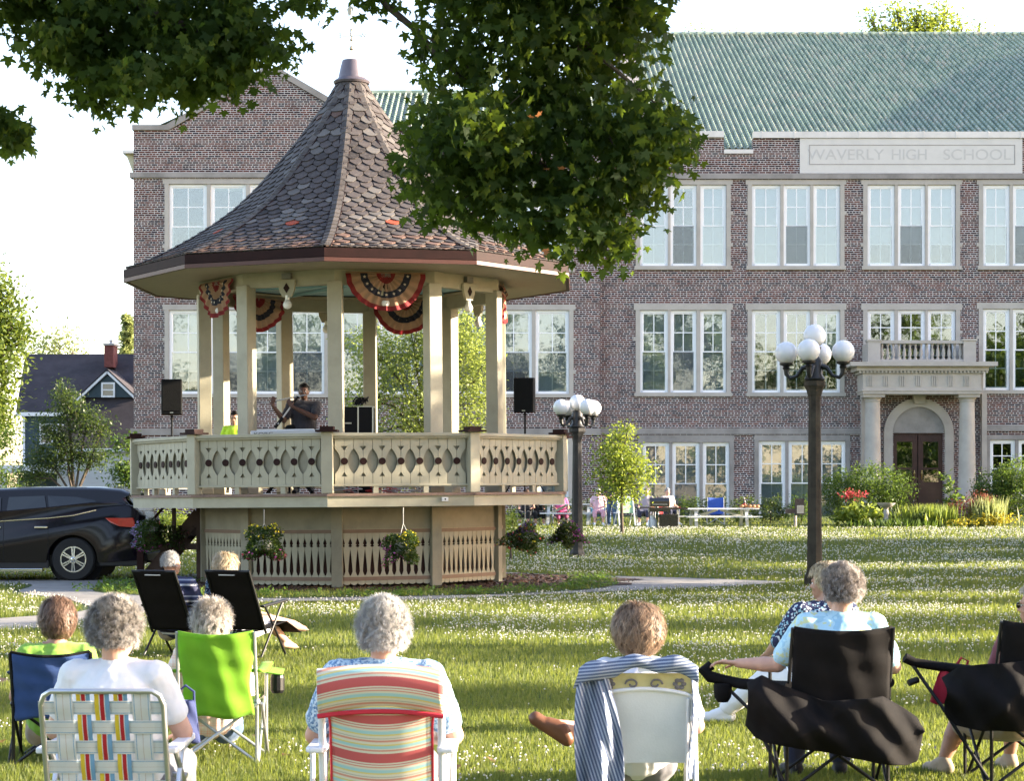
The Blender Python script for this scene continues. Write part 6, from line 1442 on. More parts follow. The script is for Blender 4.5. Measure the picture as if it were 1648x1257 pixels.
def plaidmat():
    n=NT('pink_plaid'); v=n.coord(); s=n.new('ShaderNodeSeparateXYZ'); n.link(v,s.inputs[0]); col=None; c=None
    out=[]
    for ax,per in ((0,.055),(2,.055)):
        m=n.new('ShaderNodeMath',operation='MULTIPLY'); m.inputs[1].default_value=1/per; n.link(s.outputs[ax],m.inputs[0]); f=n.new('ShaderNodeMath',operation='FRACT'); n.link(m.outputs[0],f.inputs[0])
        out.append(n.ramp(f.outputs[0],[(0,(.72,.62,.60)),(.40,(.75,.66,.64)),(.5,(.70,.30,.26)),(.62,(.75,.66,.64)),(.80,(.75,.45,.36)),(.9,(.74,.64,.62))]))
    n.color(n.mix(out[0],out[1],.5)); n.set(.85); return n.m
plaid=plaidmat()
def lower(Y,py_top,J=SIT): 
    """z shift so that the hair top (head centre + .15) meets py_top"""
    return PZ(py_top,Y)-(J['hed'].z+.15)
# ---- audience
def at(px,Y,dz=0): return (PX(px,Y),Y,dz)
def seat(label,px,py_top,Y,rz,over,**k):
    dz=PZ(py_top,Y)-(SIT['hed'].z+.155); J=dict(over); an_dz=dz
    for s in 'LR':
        for q in ('an',):
            base=J.get(q+s,SIT[q+s]); J[q+s]=Vector((base.x,base.y,max(base.z-dz,.09-dz)))
    return person(label,at(px,Y+k.pop('fwd',.06),dz),rz,SIT,J,**k)
g0=None
seat('person with short brown hair in a lime green shirt, seated in the blue camp chair',93,964,12.7,8,dict(yaw=R(12),hed=V(0,-.06,1.13)),skin='tan',shirt=lime,trousers=khaki,fwd=.14,hair=dict(mat=HG['brown'],kind='straight',n=7000,L=.06,rx=.094,ry=.112,rz=.122,low=-.72,seed=2,wid=.0022),vox=.008,build=1.05)
seat('person with full grey curls in a white tee, in the woven webbing chair',197,966,9.0,-6,dict(yaw=R(-14),shL=V(-.185,-.10,.93),shR=V(.185,-.10,.93),elL=V(-.30,-.04,.68),elR=V(.29,-.03,.68)),skin='fair',shirt=whitecl,trousers=greyc,fwd=.20,hair=dict(mat=HG['grey'],kind='curly',n=26000,L=.07,rx=.112,ry=.118,rz=.118,low=-.62,seed=3,curl=.011,wid=.0012),vox=.006,build=1.15,sleeve=.6)
seat('person with wispy pale hair in pink plaid, seated in the lime green chair',340,965,13.0,10,dict(yaw=R(-8),elL=V(-.30,.0,.66),elR=V(.24,.0,.66),knR=V(.14,.42,.46)),skin='fair',shirt=plaid,trousers=denim,fwd=.16,hair=dict(mat=HG['palebl'],kind='frizz',n=7000,L=.055,rx=.108,ry=.115,rz=.112,low=-.7,seed=4,curl=.02,wid=.002),vox=.008,sleeve=1.5,shoes=whitecl,build=1.05)
seat('person with short white hair in a navy banded shirt, in the left recliner',283,885,21.0,-20,dict(yaw=R(-22),shR=V(.21,-.08,.93),elR=V(.30,0,.66)),skin='tan',shirt=navyband,trousers=khaki,hair=dict(mat=HG['white'],kind='frizz',n=3000,L=.02,rx=.086,ry=.107,rz=.108,low=-.35,seed=5,wid=.003),vox=.01,build=1.1,sleeve=.8)
seat('person with a smooth blond bob and bare legs, in the right recliner',372,888,21.0,-28,dict(yaw=R(18),hed=V(0,-.10,1.13),knL=V(-.06,.50,.58),knR=V(.14,.50,.50),anR=V(.20,.72,.12),anL=V(.16,.92,.30),fdL=V(.5,1,-.1)),skin='fair',shirt=navydot,trousers=whitecl,hair=dict(mat=HG['blond'],kind='straight',n=3600,L=.10,rx=.094,ry=.108,rz=.112,low=-.75,seed=6,wid=.003),vox=.01,legs='short')
seat('person with white curls in a blue floral blouse, in the striped chair',619,965,9.1,0,dict(yaw=R(2),shL=V(-.20,-.09,.93),shR=V(.20,-.09,.93),elL=V(-.315,-.02,.66),elR=V(.315,-.02,.66),wrL=V(-.20,.20,.62),wrR=V(.20,.20,.62)),skin='fair',shirt=blueprint,trousers=greyc,fwd=.12,hair=dict(mat=HG['white'],kind='curly',n=26000,L=.07,rx=.104,ry=.112,rz=.118,low=-.72,seed=7,curl=.011,wid=.0012),vox=.006,build=1.2,sleeve=.72)
seat('person with tawny brown hair, brown loafer stretched left, in the white chair',1025,974,10.5,0,dict(yaw=R(3),elR=V(.315,.0,.64),wrR=V(.26,.20,.60),elL=V(-.2,.05,.70),knL=V(-.06,.44,.52),anL=V(-.40,.22,.45),fdL=V(-.78,.0,.55),shR=V(.20,-.09,.93)),skin='fair',shirt=cloth('white_pinstripe',(.66,.67,.74),.05),trousers=greyc,fwd=.14,hair=dict(mat=HG['tawny'],kind='straight',n=12000,L=.075,rx=.110,ry=.118,rz=.122,low=-.62,seed=8,wid=.0022),vox=.006,build=1.1,sleeve=.75,legs='mid',shoes=M('brown_leather',(.16,.065,.03),.45,var=.2))
seat('person with short blond hair in a navy speckled blouse, left of the tall lamp',1318,905,14.4,18,dict(yaw=R(38),elL=V(-.30,.05,.70),wrL=V(-.28,.25,.62),knL=V(-.22,.42,.42),anL=V(-.46,.62,.10),fdL=V(-.9,.45,0),shL=V(-.185,-.08,.93)),skin='tan',shirt=navydot,trousers=whitecl,hair=dict(mat=HG['blond'],kind='straight',n=4200,L=.04,rx=.090,ry=.112,rz=.112,low=-.35,seed=9,wid=.0028),vox=.008,build=1.1,sleeve=.9,shoes=whitecl)
seat('person with salt and pepper curls in a pale blue shirt, arm stretched left',1346,908,11.6,4,dict(yaw=R(28),shL=V(-.19,-.09,.93),shR=V(.19,-.09,.93),elL=V(-.34,.02,.70),wrL=V(-.56,.10,.705),hdL=V(-.92,.25,.06),huL=V(.1,.2,1),hsL=1,curlL=.45,elR=V(.33,-.02,.69),wrR=V(.30,.2,.66)),skin='fair',shirt=tiedye,trousers=navyc,hair=dict(mat=HG['mix'],kind='curly',n=20000,L=.06,rx=.108,ry=.120,rz=.118,low=-.62,seed=10,curl=.012,wid=.0014),vox=.005,build=1.15,sleeve=.75,shoes=blackc)
seat('person with cropped hair and glasses cut by the right edge of the view',1656,933,11.8,14,dict(yaw=R(42),knL=V(-.25,.40,.40),anL=V(-.34,.42,.09)),skin='tan',shirt=cloth('maroon_shirt',(.14,.03,.04)),trousers=khaki,hair=dict(mat=HG['palebl'],kind='straight',n=3000,L=.02,rx=.083,ry=.104,rz=.106,low=-.3,seed=11,wid=.0022),vox=.007,glasses=True,legs='short',build=1.1,shoes=khaki)
# ---- on the bandstand
fl=person('flute player in a dark shirt standing at the keyboard on the bandstand',(P(489,798,37.0).x,37.0,1.715),180,STAND,dict(yaw=R(0),nod=R(4),
  shL=V(-.21,0,1.41),shR=V(.21,0,1.41),elR=V(.30,.18,1.16),wrR=V(.47,.30,1.40),hdR=V(-.2,.1,1),huR=V(0,1,0),elL=V(-.20,.24,1.20),wrL=V(.16,.27,1.38),hdL=V(.55,0,.8),huL=V(0,1,0),curlR=.9,curlL=.9),skin='dark',shirt=cloth('charcoal_shirt',(.02,.018,.024)),trousers=blackc,hair=dict(mat=HG['black'],kind='straight',n=1500,L=.01,rx=.081,ry=.102,rz=.104,low=-.25,seed=12,wid=.002),vox=.0075,build=1.12,scale=1.14,sleeve=.72,shoes=blackc)
ff=thing('flute','silver flute held sideways up to the mouth of the player','flute',(0,0,0)); 
Mo=fl.matrix_basis.copy() if False else Matrix.Translation(fl.location)@Matrix.Rotation(R(180),4,'Z')@Matrix.Scale(1.14,4)
a_=Mo@V(-.05,.115,1.575); c_=Mo@V(.62,.27,1.43); ff.location=a_; b=MB(); b.tube([(0,0,0),c_-a_],.012,10); b.build('tube',silver,ff,smooth=True)
b=MB(); 
for i in range(9): q=(c_-a_)*(.35+.06*i); b.lathe([(.010,0),(.010,.006)],c=(q.x,q.y-.004,q.z+.012),n=8)
b.build('keys',silver,ff)
person('seated man in sunglasses and neon lime shirt on the bandstand',(P(376,798,39.3).x,39.3,PZ(661,39.3)-1.285),176,SIT,{},skin='tan',shirt=cloth('neon_lime_shirt',(.45,.72,.03)),trousers=greyc,hair=dict(mat=HG['black'],kind='straight',n=1500,L=.015,rx=.082,ry=.103,rz=.105,low=-.3,seed=13,wid=.003),vox=.01,glasses=True,sleeve=.7)
st=thing('stool','plain dark stool under the seated man on the bandstand','stool',(P(376,798,39.3).x,39.3,1.715)); b=MB(); hs_=PZ(661,39.3)-1.285-1.715+.34
b.lathe([(.17,hs_-.04),(.18,hs_-.02),(.17,hs_)],n=20); b.build('seat',blk,st)
for i in range(4):
    a=i*1.571+.8; b=MB(); b.tube([(.10*math.cos(a),.10*math.sin(a),hs_-.04),(.17*math.cos(a),.17*math.sin(a),0)],.014,6); b.build('leg',blk,st)
# ---- by the school
def bgat(px,py,Y): return (PX(px,Y),Y,PZ(py,Y))
person('standing person in a dark top and blue jeans beside the young tree',bgat(985,848,68.5),150,STAND,dict(elL=V(-.27,.12,1.16),wrL=V(-.10,.25,1.05),elR=V(.26,.12,1.16),wrR=V(.12,.26,1.02),nod=R(-12)),skin='fair',shirt=cloth('dark_top',(.03,.03,.04)),trousers=denim,hair=dict(mat=HG['white'],kind='straight',n=900,L=.02,rx=.086,ry=.104,rz=.106,low=-.3,seed=20,wid=.005),vox=.014,sleeve=.8,shoes=whitecl)
k=dict(vox=.014,shoes=whitecl,legs='mid',curl=.5)
person('seated person with white hair in a pale pink outfit right of the far lamp',bgat(963,846,68.8),180,SIT,{},skin='fair',shirt=cloth('pale_pink',(.62,.40,.45)),trousers=cloth('pink_skirt',(.60,.33,.42)),hair=dict(mat=HG['white'],kind='curly',n=900,L=.03,rx=.092,ry=.108,rz=.108,low=-.4,seed=21,wid=.006),**k)
person('seated person in a grey top and navy shorts just left of the black barbecue',bgat(1040,846,68.3),165,SIT,{},skin='fair',shirt=cloth('grey_pink_top',(.36,.30,.34)),trousers=navyc,hair=dict(mat=HG['grey'],kind='straight',n=900,L=.04,rx=.090,ry=.106,rz=.108,low=-.5,seed=22,wid=.006),**k)
person('seated person with white hair and light shirt behind the barbecue lid',bgat(1076,845,69.3),200,SIT,{},skin='fair',shirt=cloth('cream_shirt',(.62,.52,.46)),trousers=navyc,hair=dict(mat=HG['white'],kind='curly',n=900,L=.03,rx=.09,ry=.106,rz=.108,low=-.4,seed=23,wid=.006),**k)
person('seated person in a hot pink dress, centre of the rear picnic table group',bgat(903,848,70.3),185,SIT,{},skin='tan',shirt=cloth('hot_pink',(.55,.10,.25)),trousers=cloth('hot_pink',(.55,.10,.25)),hair=dict(mat=HG['brown'],kind='straight',n=900,L=.08,rx=.09,ry=.106,rz=.108,low=-.6,seed=24,wid=.006),**k)
person('seated person in black with bare shins, left of the pair under the deck corner',bgat(847,848,69.0),170,SIT,{},skin='tan',shirt=blackc,trousers=blackc,hair=dict(mat=HG['brown'],kind='straight',n=700,L=.05,rx=.09,ry=.106,rz=.108,low=-.5,seed=25,wid=.006),**k)
person('seated person in black, right of the pair under the deck corner',bgat(864,848,69.3),190,SIT,{},skin='tan',shirt=blackc,trousers=blackc,hair=dict(mat=HG['blond'],kind='straight',n=700,L=.05,rx=.09,ry=.106,rz=.108,low=-.5,seed=26,wid=.006),**k)
# ================================================================ CHAIRS
alu=M('aluminium_tube',(.55,.55,.56),.32,metal=.85,var=.06); steelg=M('grey_steel_tube',(.42,.43,.45),.4,metal=.6,var=.08); blkm=M('black_steel_tube',(.008,.008,.009),.45,var=.1,spec=.3); whm=M('white_enamel_tube',(.74,.74,.78),.35,var=.04); whp=M('white_resin',(.70,.71,.73),.5,var=.08,vs=5,bump=.12,bs=90)
def fabric(name,c,tr=.15,v=.12): return M(name,c,.75,var=v,vs=7,bump=.25,bs=350,trans=tr,sheen=.1)
f_blue=fabric('blue_polyester',(.03,.075,.24)); f_lime=fabric('lime_polyester',(.22,.48,.02),.3); f_blk=M('black_polyester',(.0065,.0055,.006),.8,var=.3,vs=9,bump=.3,bs=260,spec=.15); f_edge=M('black_binding',(.006,.006,.006),.8,spec=.15); f_mesh=M('black_sling_mesh',(.009,.007,.006),.85,bump=.3,bs=300,spec=.12); f_navy=fabric('navy_tote',(.02,.035,.13),.05); f_red=fabric('crimson_bag',(.40,.01,.035),.15)
def camp(label,px,Y,rz,w,zb,fab,frame,arms=True,edge=None,armout=.03,group='folding camp chairs',armL=None,waist=.0,z0=0.0,sz=.40,lean=.16,detail=True):
    t=thing('camp_chair',label,'chair',(PX(px,Y),Y,z0),R(rz),group); d=.23; nu,nv=(24,18) if detail else (8,6)
    def bp(u,v):
        x=(u*2-1); z=sz-.09+(zb-sz+.09)*v; ww=w*(1-waist*math.sin(math.pi*min(1,v*1.35))**2)
        return (x*ww, -d-.03-lean*v-.07*(1-x*x)*(1-.3*v)+.006*math.sin(x*9+v*7)+.004*math.sin(v*23+x*3), z-.025*(1-x*x)*(v>.5)*(v-.5)*2-.012*math.sin(x*5)*(1-v))
    b=MB(); b.grid(bp,nu,nv); bk_=b.build('backrest',fab,t,smooth=True,solid=.006)
    if edge:
        b=MB(); b.tube([bp(i/12,1) for i in range(13)],.009,6); b.tube([bp(0,i/8) for i in range(9)],.008,6); b.tube([bp(1,i/8) for i in range(9)],.008,6); b.build('binding',edge,bk_)
    b=MB(); b.grid(lambda u,v:((u*2-1)*w*(1-.04*v),-d+v*2*d,sz-.03-.09*math.sin(math.pi*u)*math.sin(math.pi*(.15+.7*v))+.03*v),nu//2,nv//2); b.build('seat',fab,t,smooth=True,solid=.006)
    r=.011
    for s in (-1,1):
        b=MB(); b.tube([(s*(w+.012),-d,.02),(s*(w+.012),-d,sz),(s*(w+.006),-d-.03-lean*.98,zb-.01)],r,8); b.ball((s*(w+.012),-d,sz),.022,8); b.ball((s*(w+.012),-d,.012),.018,8); b.build('back_post',frame,t,smooth=True)
        b=MB(); b.tube([(s*(w+.03),d,.01),(s*(w+.03),d,sz),(s*(w+.03),d+.01,sz+.20)],r,8); b.ball((s*(w+.03),d,.012),.018,8); b.build('front_post',frame,t,smooth=True)
    for nm,(a,c) in {'back':((-w-.02,-d-.01),(w+.02,-d-.01)),'front':((-w-.03,d+.01),(w+.03,d+.01)),'left':((-w-.03,-d),(-w-.03,d)),'right':((w+.03,-d),(w+.03,d))}.items():
        for p,q in ((a,c),(c,a)):
            o_=.012 if p is a else -.012; b=MB(); 
            if nm in('back','front'): b.tube([(p[0],p[1]+o_,sz-.01),(q[0],q[1]+o_,.012)],r*.9,8)
            else: b.tube([(p[0]+o_,p[1],sz-.01),(q[0]+o_,q[1],.012)],r*.9,8)
            b.build('leg',frame,t,smooth=True)
    if arms:
        for s in (-1,1):
            dx=armout; b=MB(); pts=[(s*(w+.02),-d-.06,sz+.20),(s*(w+.03+dx*.5),-.02,sz+.18),(s*(w+.04+dx),d+.02,sz+.21)]
            b.grid(lambda u,v,s=s:(s*(w+.005+dx*v)+(u-.5)*.075,-d-.06+v*(2*d+.10),sz+.205-.03*math.sin(math.pi*v)-.004*(u*2-1)**2),6,12); b.build('armrest',fab if fab is not f_lime else f_lime,t,smooth=True,solid=.012)
    return t
camp('blue camp chair with black binding holding the person in lime green, far left',94,12.75,6,.235,.735,f_blue,blkm,edge=f_edge)
lc=camp('lime green camp chair with a tall back, left of the striped chair',357,12.85,2,.232,.855,f_lime,steelg,waist=.12,edge=None,lean=.10)
b=MB(); b.grid(lambda u,v:(.25+.13*u,.05+.2*v,.56+.02*v-.02*u),4,4); b.build('cup_holder',f_lime,lc,solid=.006)
b=MB(); b.lathe([(.035,.42),(.045,.44),(.045,.52),(.04,.54)],c=(.345,.10,0),n=12); b.build('cup_net',blkm,lc)
ca=camp('black camp chair with a big loose rear flap, right of the white chair',1335,11.62,2,.275,.965,f_blk,blkm,arms=False,sz=.46,lean=.14)
cb=camp('black camp chair cut by the right edge of the view, long armrest reaching left',1655,11.85,4,.28,.985,f_blk,blkm,arms=False,sz=.46,lean=.14)
def armbar(t,pts,r,pouch=None,mat=f_blk):
    b=MB(); b.tube(pts,r,10); b.build('armrest',mat,t,smooth=True)
armbar(ca,[(-.28,-.30,.62),(-.33,-.1,.60),(-.50,.08,.60),(-.60,.14,.62),(-.67,.15,.635),(-.705,.16,.67),(-.66,.17,.70)],[.03,.035,.032,.03,.035,.04,.03]); armbar(ca,[(.28,-.30,.64),(.31,0,.62),(.33,.24,.62)],[.03,.035,.03])
b=MB(); b.lathe([(.03,0),(.05,.03),(.055,.10),(.05,.11)],c=(-.60,.12,.49),n=14); b.build('cup_holder',f_blk,ca,smooth=True)
armbar(cb,[(-.28,-.30,.69),(-.36,-.05,.67),(-.50,.10,.68),(-.64,.14,.70),(-.70,.14,.73)],[.03,.03,.028,.028,.03])
b=MB(); b.tube([(-.66,.14,.70),(-.60,.10,.60),(-.52,.0,.46),(-.30,-.2,.05)],.011,8); b.tube([(-.62,.14,.60),(-.68,.13,.58)],.02,8); b.build('arm_strut',blkm,cb)
b=MB(); b.tube([(-.60,.14,.60),(-.45,.05,.45),(-.28,-.2,.03)],.011,8); b.build('arm_strut',blkm,ca)
def flap(t,px0,px1,top,bot,Yc,name='rear_flap',mat=f_blk,seed=1,amp=.035):
    """loose hanging cloth; top and bottom edges given as (u, py)"""
    L=Vector(t.location); a=-t.rotation_euler.z; ca_,sa_=math.cos(a),math.sin(a)
    tu,tp=zip(*top); bu,bp2=zip(*bot)
    def fn(u,v):
        py=np.interp(u,tu,tp)*(v)+np.interp(u,bu,bp2)*(1-v); fold=amp*(math.sin(u*11+seed+v*2.2)+.55*math.sin(u*27+v*9+seed)+.7*math.sin(v*7+u*6)+.9*abs(math.sin(u*6-v*2.5+seed))+.10*math.sin(u*40-v*9))
        Y=Yc+fold*.8-.05*math.sin(math.pi*u)+.06*abs(2*u-1)**3-.06*math.sin(math.pi*v)
        p=P(px0+(px1-px0)*u,py,Yc); p.y=Y; q=p-L; return (q.x*ca_-q.y*sa_,q.x*sa_+q.y*ca_,q.z)
    b=MB(); b.grid(fn,110,48); return b.build(name,mat,t,smooth=True,solid=.005)
flap(ca,1204,1489,[(0,1100),(.08,1088),(.20,1104),(.42,1128),(.60,1124),(.75,1120),(.88,1140),(.97,1158),(1,1172)],[(0,1172),(.05,1190),(.12,1198),(.25,1203),(.45,1212),(.7,1226),(.9,1233),(.97,1228),(1,1190)],11.22,seed=2)
flap(cb,1523,1760,[(0,1095),(.1,1075),(.3,1068),(.6,1062),(1,1060)],[(0,1150),(.08,1170),(.25,1178),(.5,1176),(.7,1160),(1,1160)],11.45,seed=5)
t=thing('red_bag','crimson plastic bag hanging by the armrest of the right edge camp chair','bag',P(1520,1130,11.9)); b=MB()
b.grid(lambda u,v:((u-.5)*.17*(1-.35*v**3)+.05*v,-.05*math.sin(math.pi*u)-.012*math.sin(u*14+v*6),.21*v-.015*math.sin(u*6)),20,14); b.grid(lambda u,v:((u-.5)*.17*(1-.35*v**3)+.05*v,.05*math.sin(math.pi*u),.21*v-.015*math.sin(u*6)),20,14); b.build('body',f_red,t,smooth=True,solid=.003)
b=MB(); b.tube([(.06,0,.2),(.10,.0,.26),(.14,0,.24),(.12,0,.19)],.008,6); b.build('handle',f_red,t)
# woven webbing chair (rows of straps over and under)
def webchair(label,px,Y,rz,w,zb,cols,rows,mats,frame,arm,name='lawn_chair',grp='webbed lawn chairs',lean=.17):
    t=thing(name,label,'chair',(PX(px,Y),Y,0),R(rz),grp); zs=.36; yb=-.20; c=.045
    def bk(x,z,o=0): v=(z-zs)/(zb-zs); return (x,yb-lean*v+o,z)
    b=MB(); cor=[bk(-w,zs-.05),bk(-w,zs+.2),bk(-w,zb-c*1.3),bk(-w+c*.35,zb-c*.4),bk(-w+c,zb),bk(w-c,zb),bk(w-c*.35,zb-c*.4),bk(w,zb-c*1.3),bk(w,zs+.2),bk(w,zs-.05)]
    b.tube(cor,.0125,10); b.build('back_frame',frame,t,smooth=True)
    b=MB(); b.tube([(-w,yb,zs),(-w,.26,zs+.05),(w,.26,zs+.05),(w,yb,zs)],.0125,8)
    for s in (-1,1): b.tube([(s*w*1.05,-.30,.01),(s*w*1.05,.05,.55),(s*w*1.05,.28,.57)],.0125,8); b.tube([(s*w*1.05,.30,.01),(s*w*1.05,.12,.40),(s*w*1.05,-.12,.57)],.0125,8)
    b.tube([(-w*1.05,-.30,.02),(w*1.05,-.30,.02)],.0125,8); b.tube([(-w*1.05,.30,.02),(w*1.05,.30,.02)],.0125,8); b.build('leg_frame',frame,t,smooth=True)
    for s in (-1,1):
        b=MB(); b.prism([(s*w*1.05-.032,-.24),(s*w*1.05-.028,-.27),(s*w*1.05+.028,-.27),(s*w*1.05+.032,-.24),(s*w*1.05+.028,.26),(s*w*1.05+.02,.29),(s*w*1.05-.02,.29),(s*w*1.05-.028,.26)],.575,.60,axis='z'); b.build('armrest',arm,t,bevel=.006)
    H_=zb-zs+.02
    for ci,(x0,x1,style) in enumerate(cols):
        b=MB(); n=len(style); 
        for k,(m_,f0,f1) in enumerate(style):
            b.m=m_; xa=x0+(x1-x0)*f0; xb=x0+(x1-x0)*f1; N=56; vs=[]
            for i in range(N+1):
                z=zs-.02+H_*i/N; ph=0
                o=0
                for ri,(z0_,z1_) in enumerate(rows):
                    if z0_-.012<z<z1_+.012: o=(1 if (ri+ci)%2 else -1)*.0045*math.sin(math.pi*(z-z0_+.012)/(z1_-z0_+.024))
                vs += [bk(xa,z,o),bk(xb,z,o)]
            b.add(vs,[(2*i,2*i+1,2*i+3,2*i+2) for i in range(N)])
        b.build('strap',mats,t,solid=.0015)
    for ri,(z0_,z1_) in enumerate(rows):
        b=MB(); h=z1_-z0_
        for m_,f0,f1 in ((0,0,.08),(1,.08,.13),(0,.13,.47),(4,.47,.49),(0,.49,.87),(1,.87,.92),(0,.92,1)):
            b.m=m_; N=60; vs=[]
            for i in range(N+1):
                x=-w-.012+(2*w+.024)*i/N; o=0
                for ci,(x0,x1,_) in enumerate(cols):
                    if x0-.012<x<x1+.012: o=(-1 if (ri+ci)%2 else 1)*.0045*math.sin(math.pi*(x-x0+.012)/(x1-x0+.024))
                vs += [bk(x,z0_+h*f0,o),bk(x,z0_+h*f1,o)]
            b.add(vs,[(2*i,2*i+1,2*i+3,2*i+2) for i in range(N)])
        b.build('strap',mats,t,solid=.0015)
    return t
wm=[M('webbing_white',(.66,.67,.68),.6,var=.06,bump=.3,bs=300,trans=.1),M('webbing_blue',(.16,.32,.52),.6,var=.1),M('webbing_yellow',(.70,.52,.04),.6,var=.1,trans=.1),M('webbing_red',(.45,.02,.03),.6,var=.1,trans=.1),M('webbing_thread',(.5,.40,.36),.7)]
tri=[(2,0,.30),(0,.30,.36),(3,.36,.64),(0,.64,.70),(1,.70,1)]; wv=[(0,0,.10),(1,.10,.14),(0,.14,.46),(4,.46,.49),(0,.49,.86),(1,.86,.90),(0,.90,1)]
rows_=[(.395,.455),(.487,.547),(.575,.635),(.665,.725),(.752,.812)]
webchair('aluminium lawn chair woven with white straps and yellow, red and blue stripes',190,9.0,0,.262,.855,[(-.205,-.125,wv),(-.110,-.050,tri),(-.032,.032,tri),(.050,.110,tri),(.128,.208,wv)],rows_,wm,alu,whm)
gm=[M('webbing_green',(.02,.20,.04),.6,var=.1),M('webbing_navy',(.01,.015,.06),.6),M('webbing_white',(.66,.67,.68),.6),M('webbing_green_dark',(.01,.10,.03),.6),M('webbing_navy',(.01,.015,.06),.6)]
gs=[(0,0,.3),(1,.3,.7),(0,.7,1)]; g2=[(2,0,.3),(1,.3,.5),(2,.5,1)]
webchair('lawn chair woven with green, navy and white straps behind the black camp chair',1318,14.55,16,.235,.80,[(-.20,-.14,g2),(-.10,-.03,gs),(.02,.09,gs),(.13,.20,g2)],[(.40,.47),(.52,.59),(.64,.71)],gm,alu,blkm)
# striped sling chair
def stripemat():
    n=NT('striped_sling_fabric'); v=n.coord(); s=n.new('ShaderNodeSeparateXYZ'); n.link(v,s.inputs[0])
    x2=n.new('ShaderNodeMath',operation='MULTIPLY'); n.link(s.outputs[0],x2.inputs[0]); n.link(s.outputs[0],x2.inputs[1])
    gt=n.new('ShaderNodeMath',operation='GREATER_THAN'); n.link(s.outputs[2],gt.inputs[0]); gt.inputs[1].default_value=.735
    kk=n.new('ShaderNodeMath',operation='MULTIPLY_ADD'); n.link(gt.outputs[0],kk.inputs[0]); kk.inputs[1].default_value=1.3; kk.inputs[2].default_value=-.75
    ad=n.new('ShaderNodeMath',operation='MULTIPLY_ADD'); n.link(x2.outputs[0],ad.inputs[0]); n.link(kk.outputs[0],ad.inputs[1]); n.link(s.outputs[2],ad.inputs[2])
    m=n.new('ShaderNodeMath',operation='MULTIPLY'); m.inputs[1].default_value=1/.175; n.link(ad.outputs[0],m.inputs[0]); f=n.new('ShaderNodeMath',operation='FRACT'); n.link(m.outputs[0],f.inputs[0])
    r=n.new('ShaderNodeValToRGB'); r.color_ramp.interpolation='CONSTANT'; e=r.color_ramp.elements
    cr=(.66,.62,.50); rd=(.52,.10,.10); aq=(.35,.58,.60); og=(.62,.28,.20); ye=(.66,.56,.20)
    st=[(0,rd),(.20,cr),(.26,og),(.30,cr),(.33,aq),(.40,ye),(.44,cr),(.50,og),(.55,cr),(.58,(.40,.38,.33)),(.60,cr),(.66,ye),(.70,aq),(.78,cr),(.83,og),(.86,cr),(.90,rd),(.92,cr),(.96,rd)]
    while len(e)<len(st): e.new(.5)
    for i,(p,c) in enumerate(st): e[i].position=p; e[i].color=(*c,1)
    n.link(f.outputs[0],r.inputs[0]); n.color(r.outputs[0]); n.set(.8); w=n.new('ShaderNodeTexWave'); w.inputs['Scale'].default_value=180; n.link(v,w.inputs[0]); n.bump(w.outputs['Fac'],.15,.002); return n.m
sm=stripemat(); redb=M('red_binding',(.50,.02,.04),.7)
t=thing('sling_chair','white framed garden chair with a red, cream and aqua striped sling and head pillow','chair',(PX(621,9.15),9.15,0)); w=.262; zs=.36
def sp_(x,z): v=(z-zs)/.58; return (x,-.22-.15*v,z)
for s in (-1,1):
    b=MB(); b.tube([(s*w,-.22,zs),sp_(s*w,.55),sp_(s*w,.935)],.0165,10); b.build('back_post',whm,t,smooth=True)
    b=MB(); b.tube([(s*(w+.01),-.36,.01),(s*(w+.01),-.18,.3),(s*(w+.015),.10,.56)],.014,8); b.build('leg',whm,t,smooth=True)
    b=MB(); b.tube([(s*(w+.03),.34,.01),(s*(w+.03),.10,.50),(s*(w+.03),-.02,.56)],.014,8); b.tube([(s*(w+.05),-.2,.56),(s*(w+.05),-.2,.25)],.012,8); b.build('leg',whm,t,smooth=True)
    b=MB(); b.prism([(s*(w+.025)-.045,-.30),(s*(w+.025)-.03,-.33),(s*(w+.025)+.03,-.33),(s*(w+.025)+.045,-.30),(s*(w+.025)+.04,.24),(s*(w+.025)+.02,.27),(s*(w+.025)-.02,.27),(s*(w+.025)-.04,.24)],.565,.59,axis='z'); b.build('armrest',whm,t,bevel=.008)
def slg(u,v):
    x=(u*2-1); z=zs+.02+(.40)*v; ww=.222+.03*max(0,v-.8)*5*.6; p=sp_(x*ww,z); return (p[0],p[1]-.015-.03*(1-x*x),p[2])
b=MB(); b.grid(slg,20,30); sl_=b.build('sling',sm,t,smooth=True,solid=.004)
b=MB(); 
for u in (0,1): b.tube([slg(u,i/12) for i in range(13)],.0065,6)
b.build('binding',redb,sl_)
def pil(u,v):
    x=u*2-1; z=.735+.20*v+.022*(1-x*x)-.012*(1-v)*(1-x*x)*0; p=sp_(x*(w+.012),z); return (p[0],p[1]-.022-.045*math.sin(math.pi*v)**.6*(1-.25*x*x),z)
b=MB(); b.grid(pil,24,14); b.grid(lambda u,v:(pil(u,v)[0],sp_(0,pil(u,v)[2])[1]+.02,pil(u,v)[2]),24,2); pl=b.build('head_pillow',sm,t,smooth=True,solid=.004)
b=MB(); b.tube([tuple(Vector(pil(i/16,0))+Vector((0,-.032,-.004))) for i in range(17)],.011,6); b.build('binding',redb,pl)
b=MB(); b.grid(lambda u,v:((u*2-1)*.24,-.2+.46*v,zs+.02-.03*math.sin(math.pi*u)),10,8); b.build('seat',sm,t,smooth=True,solid=.004)
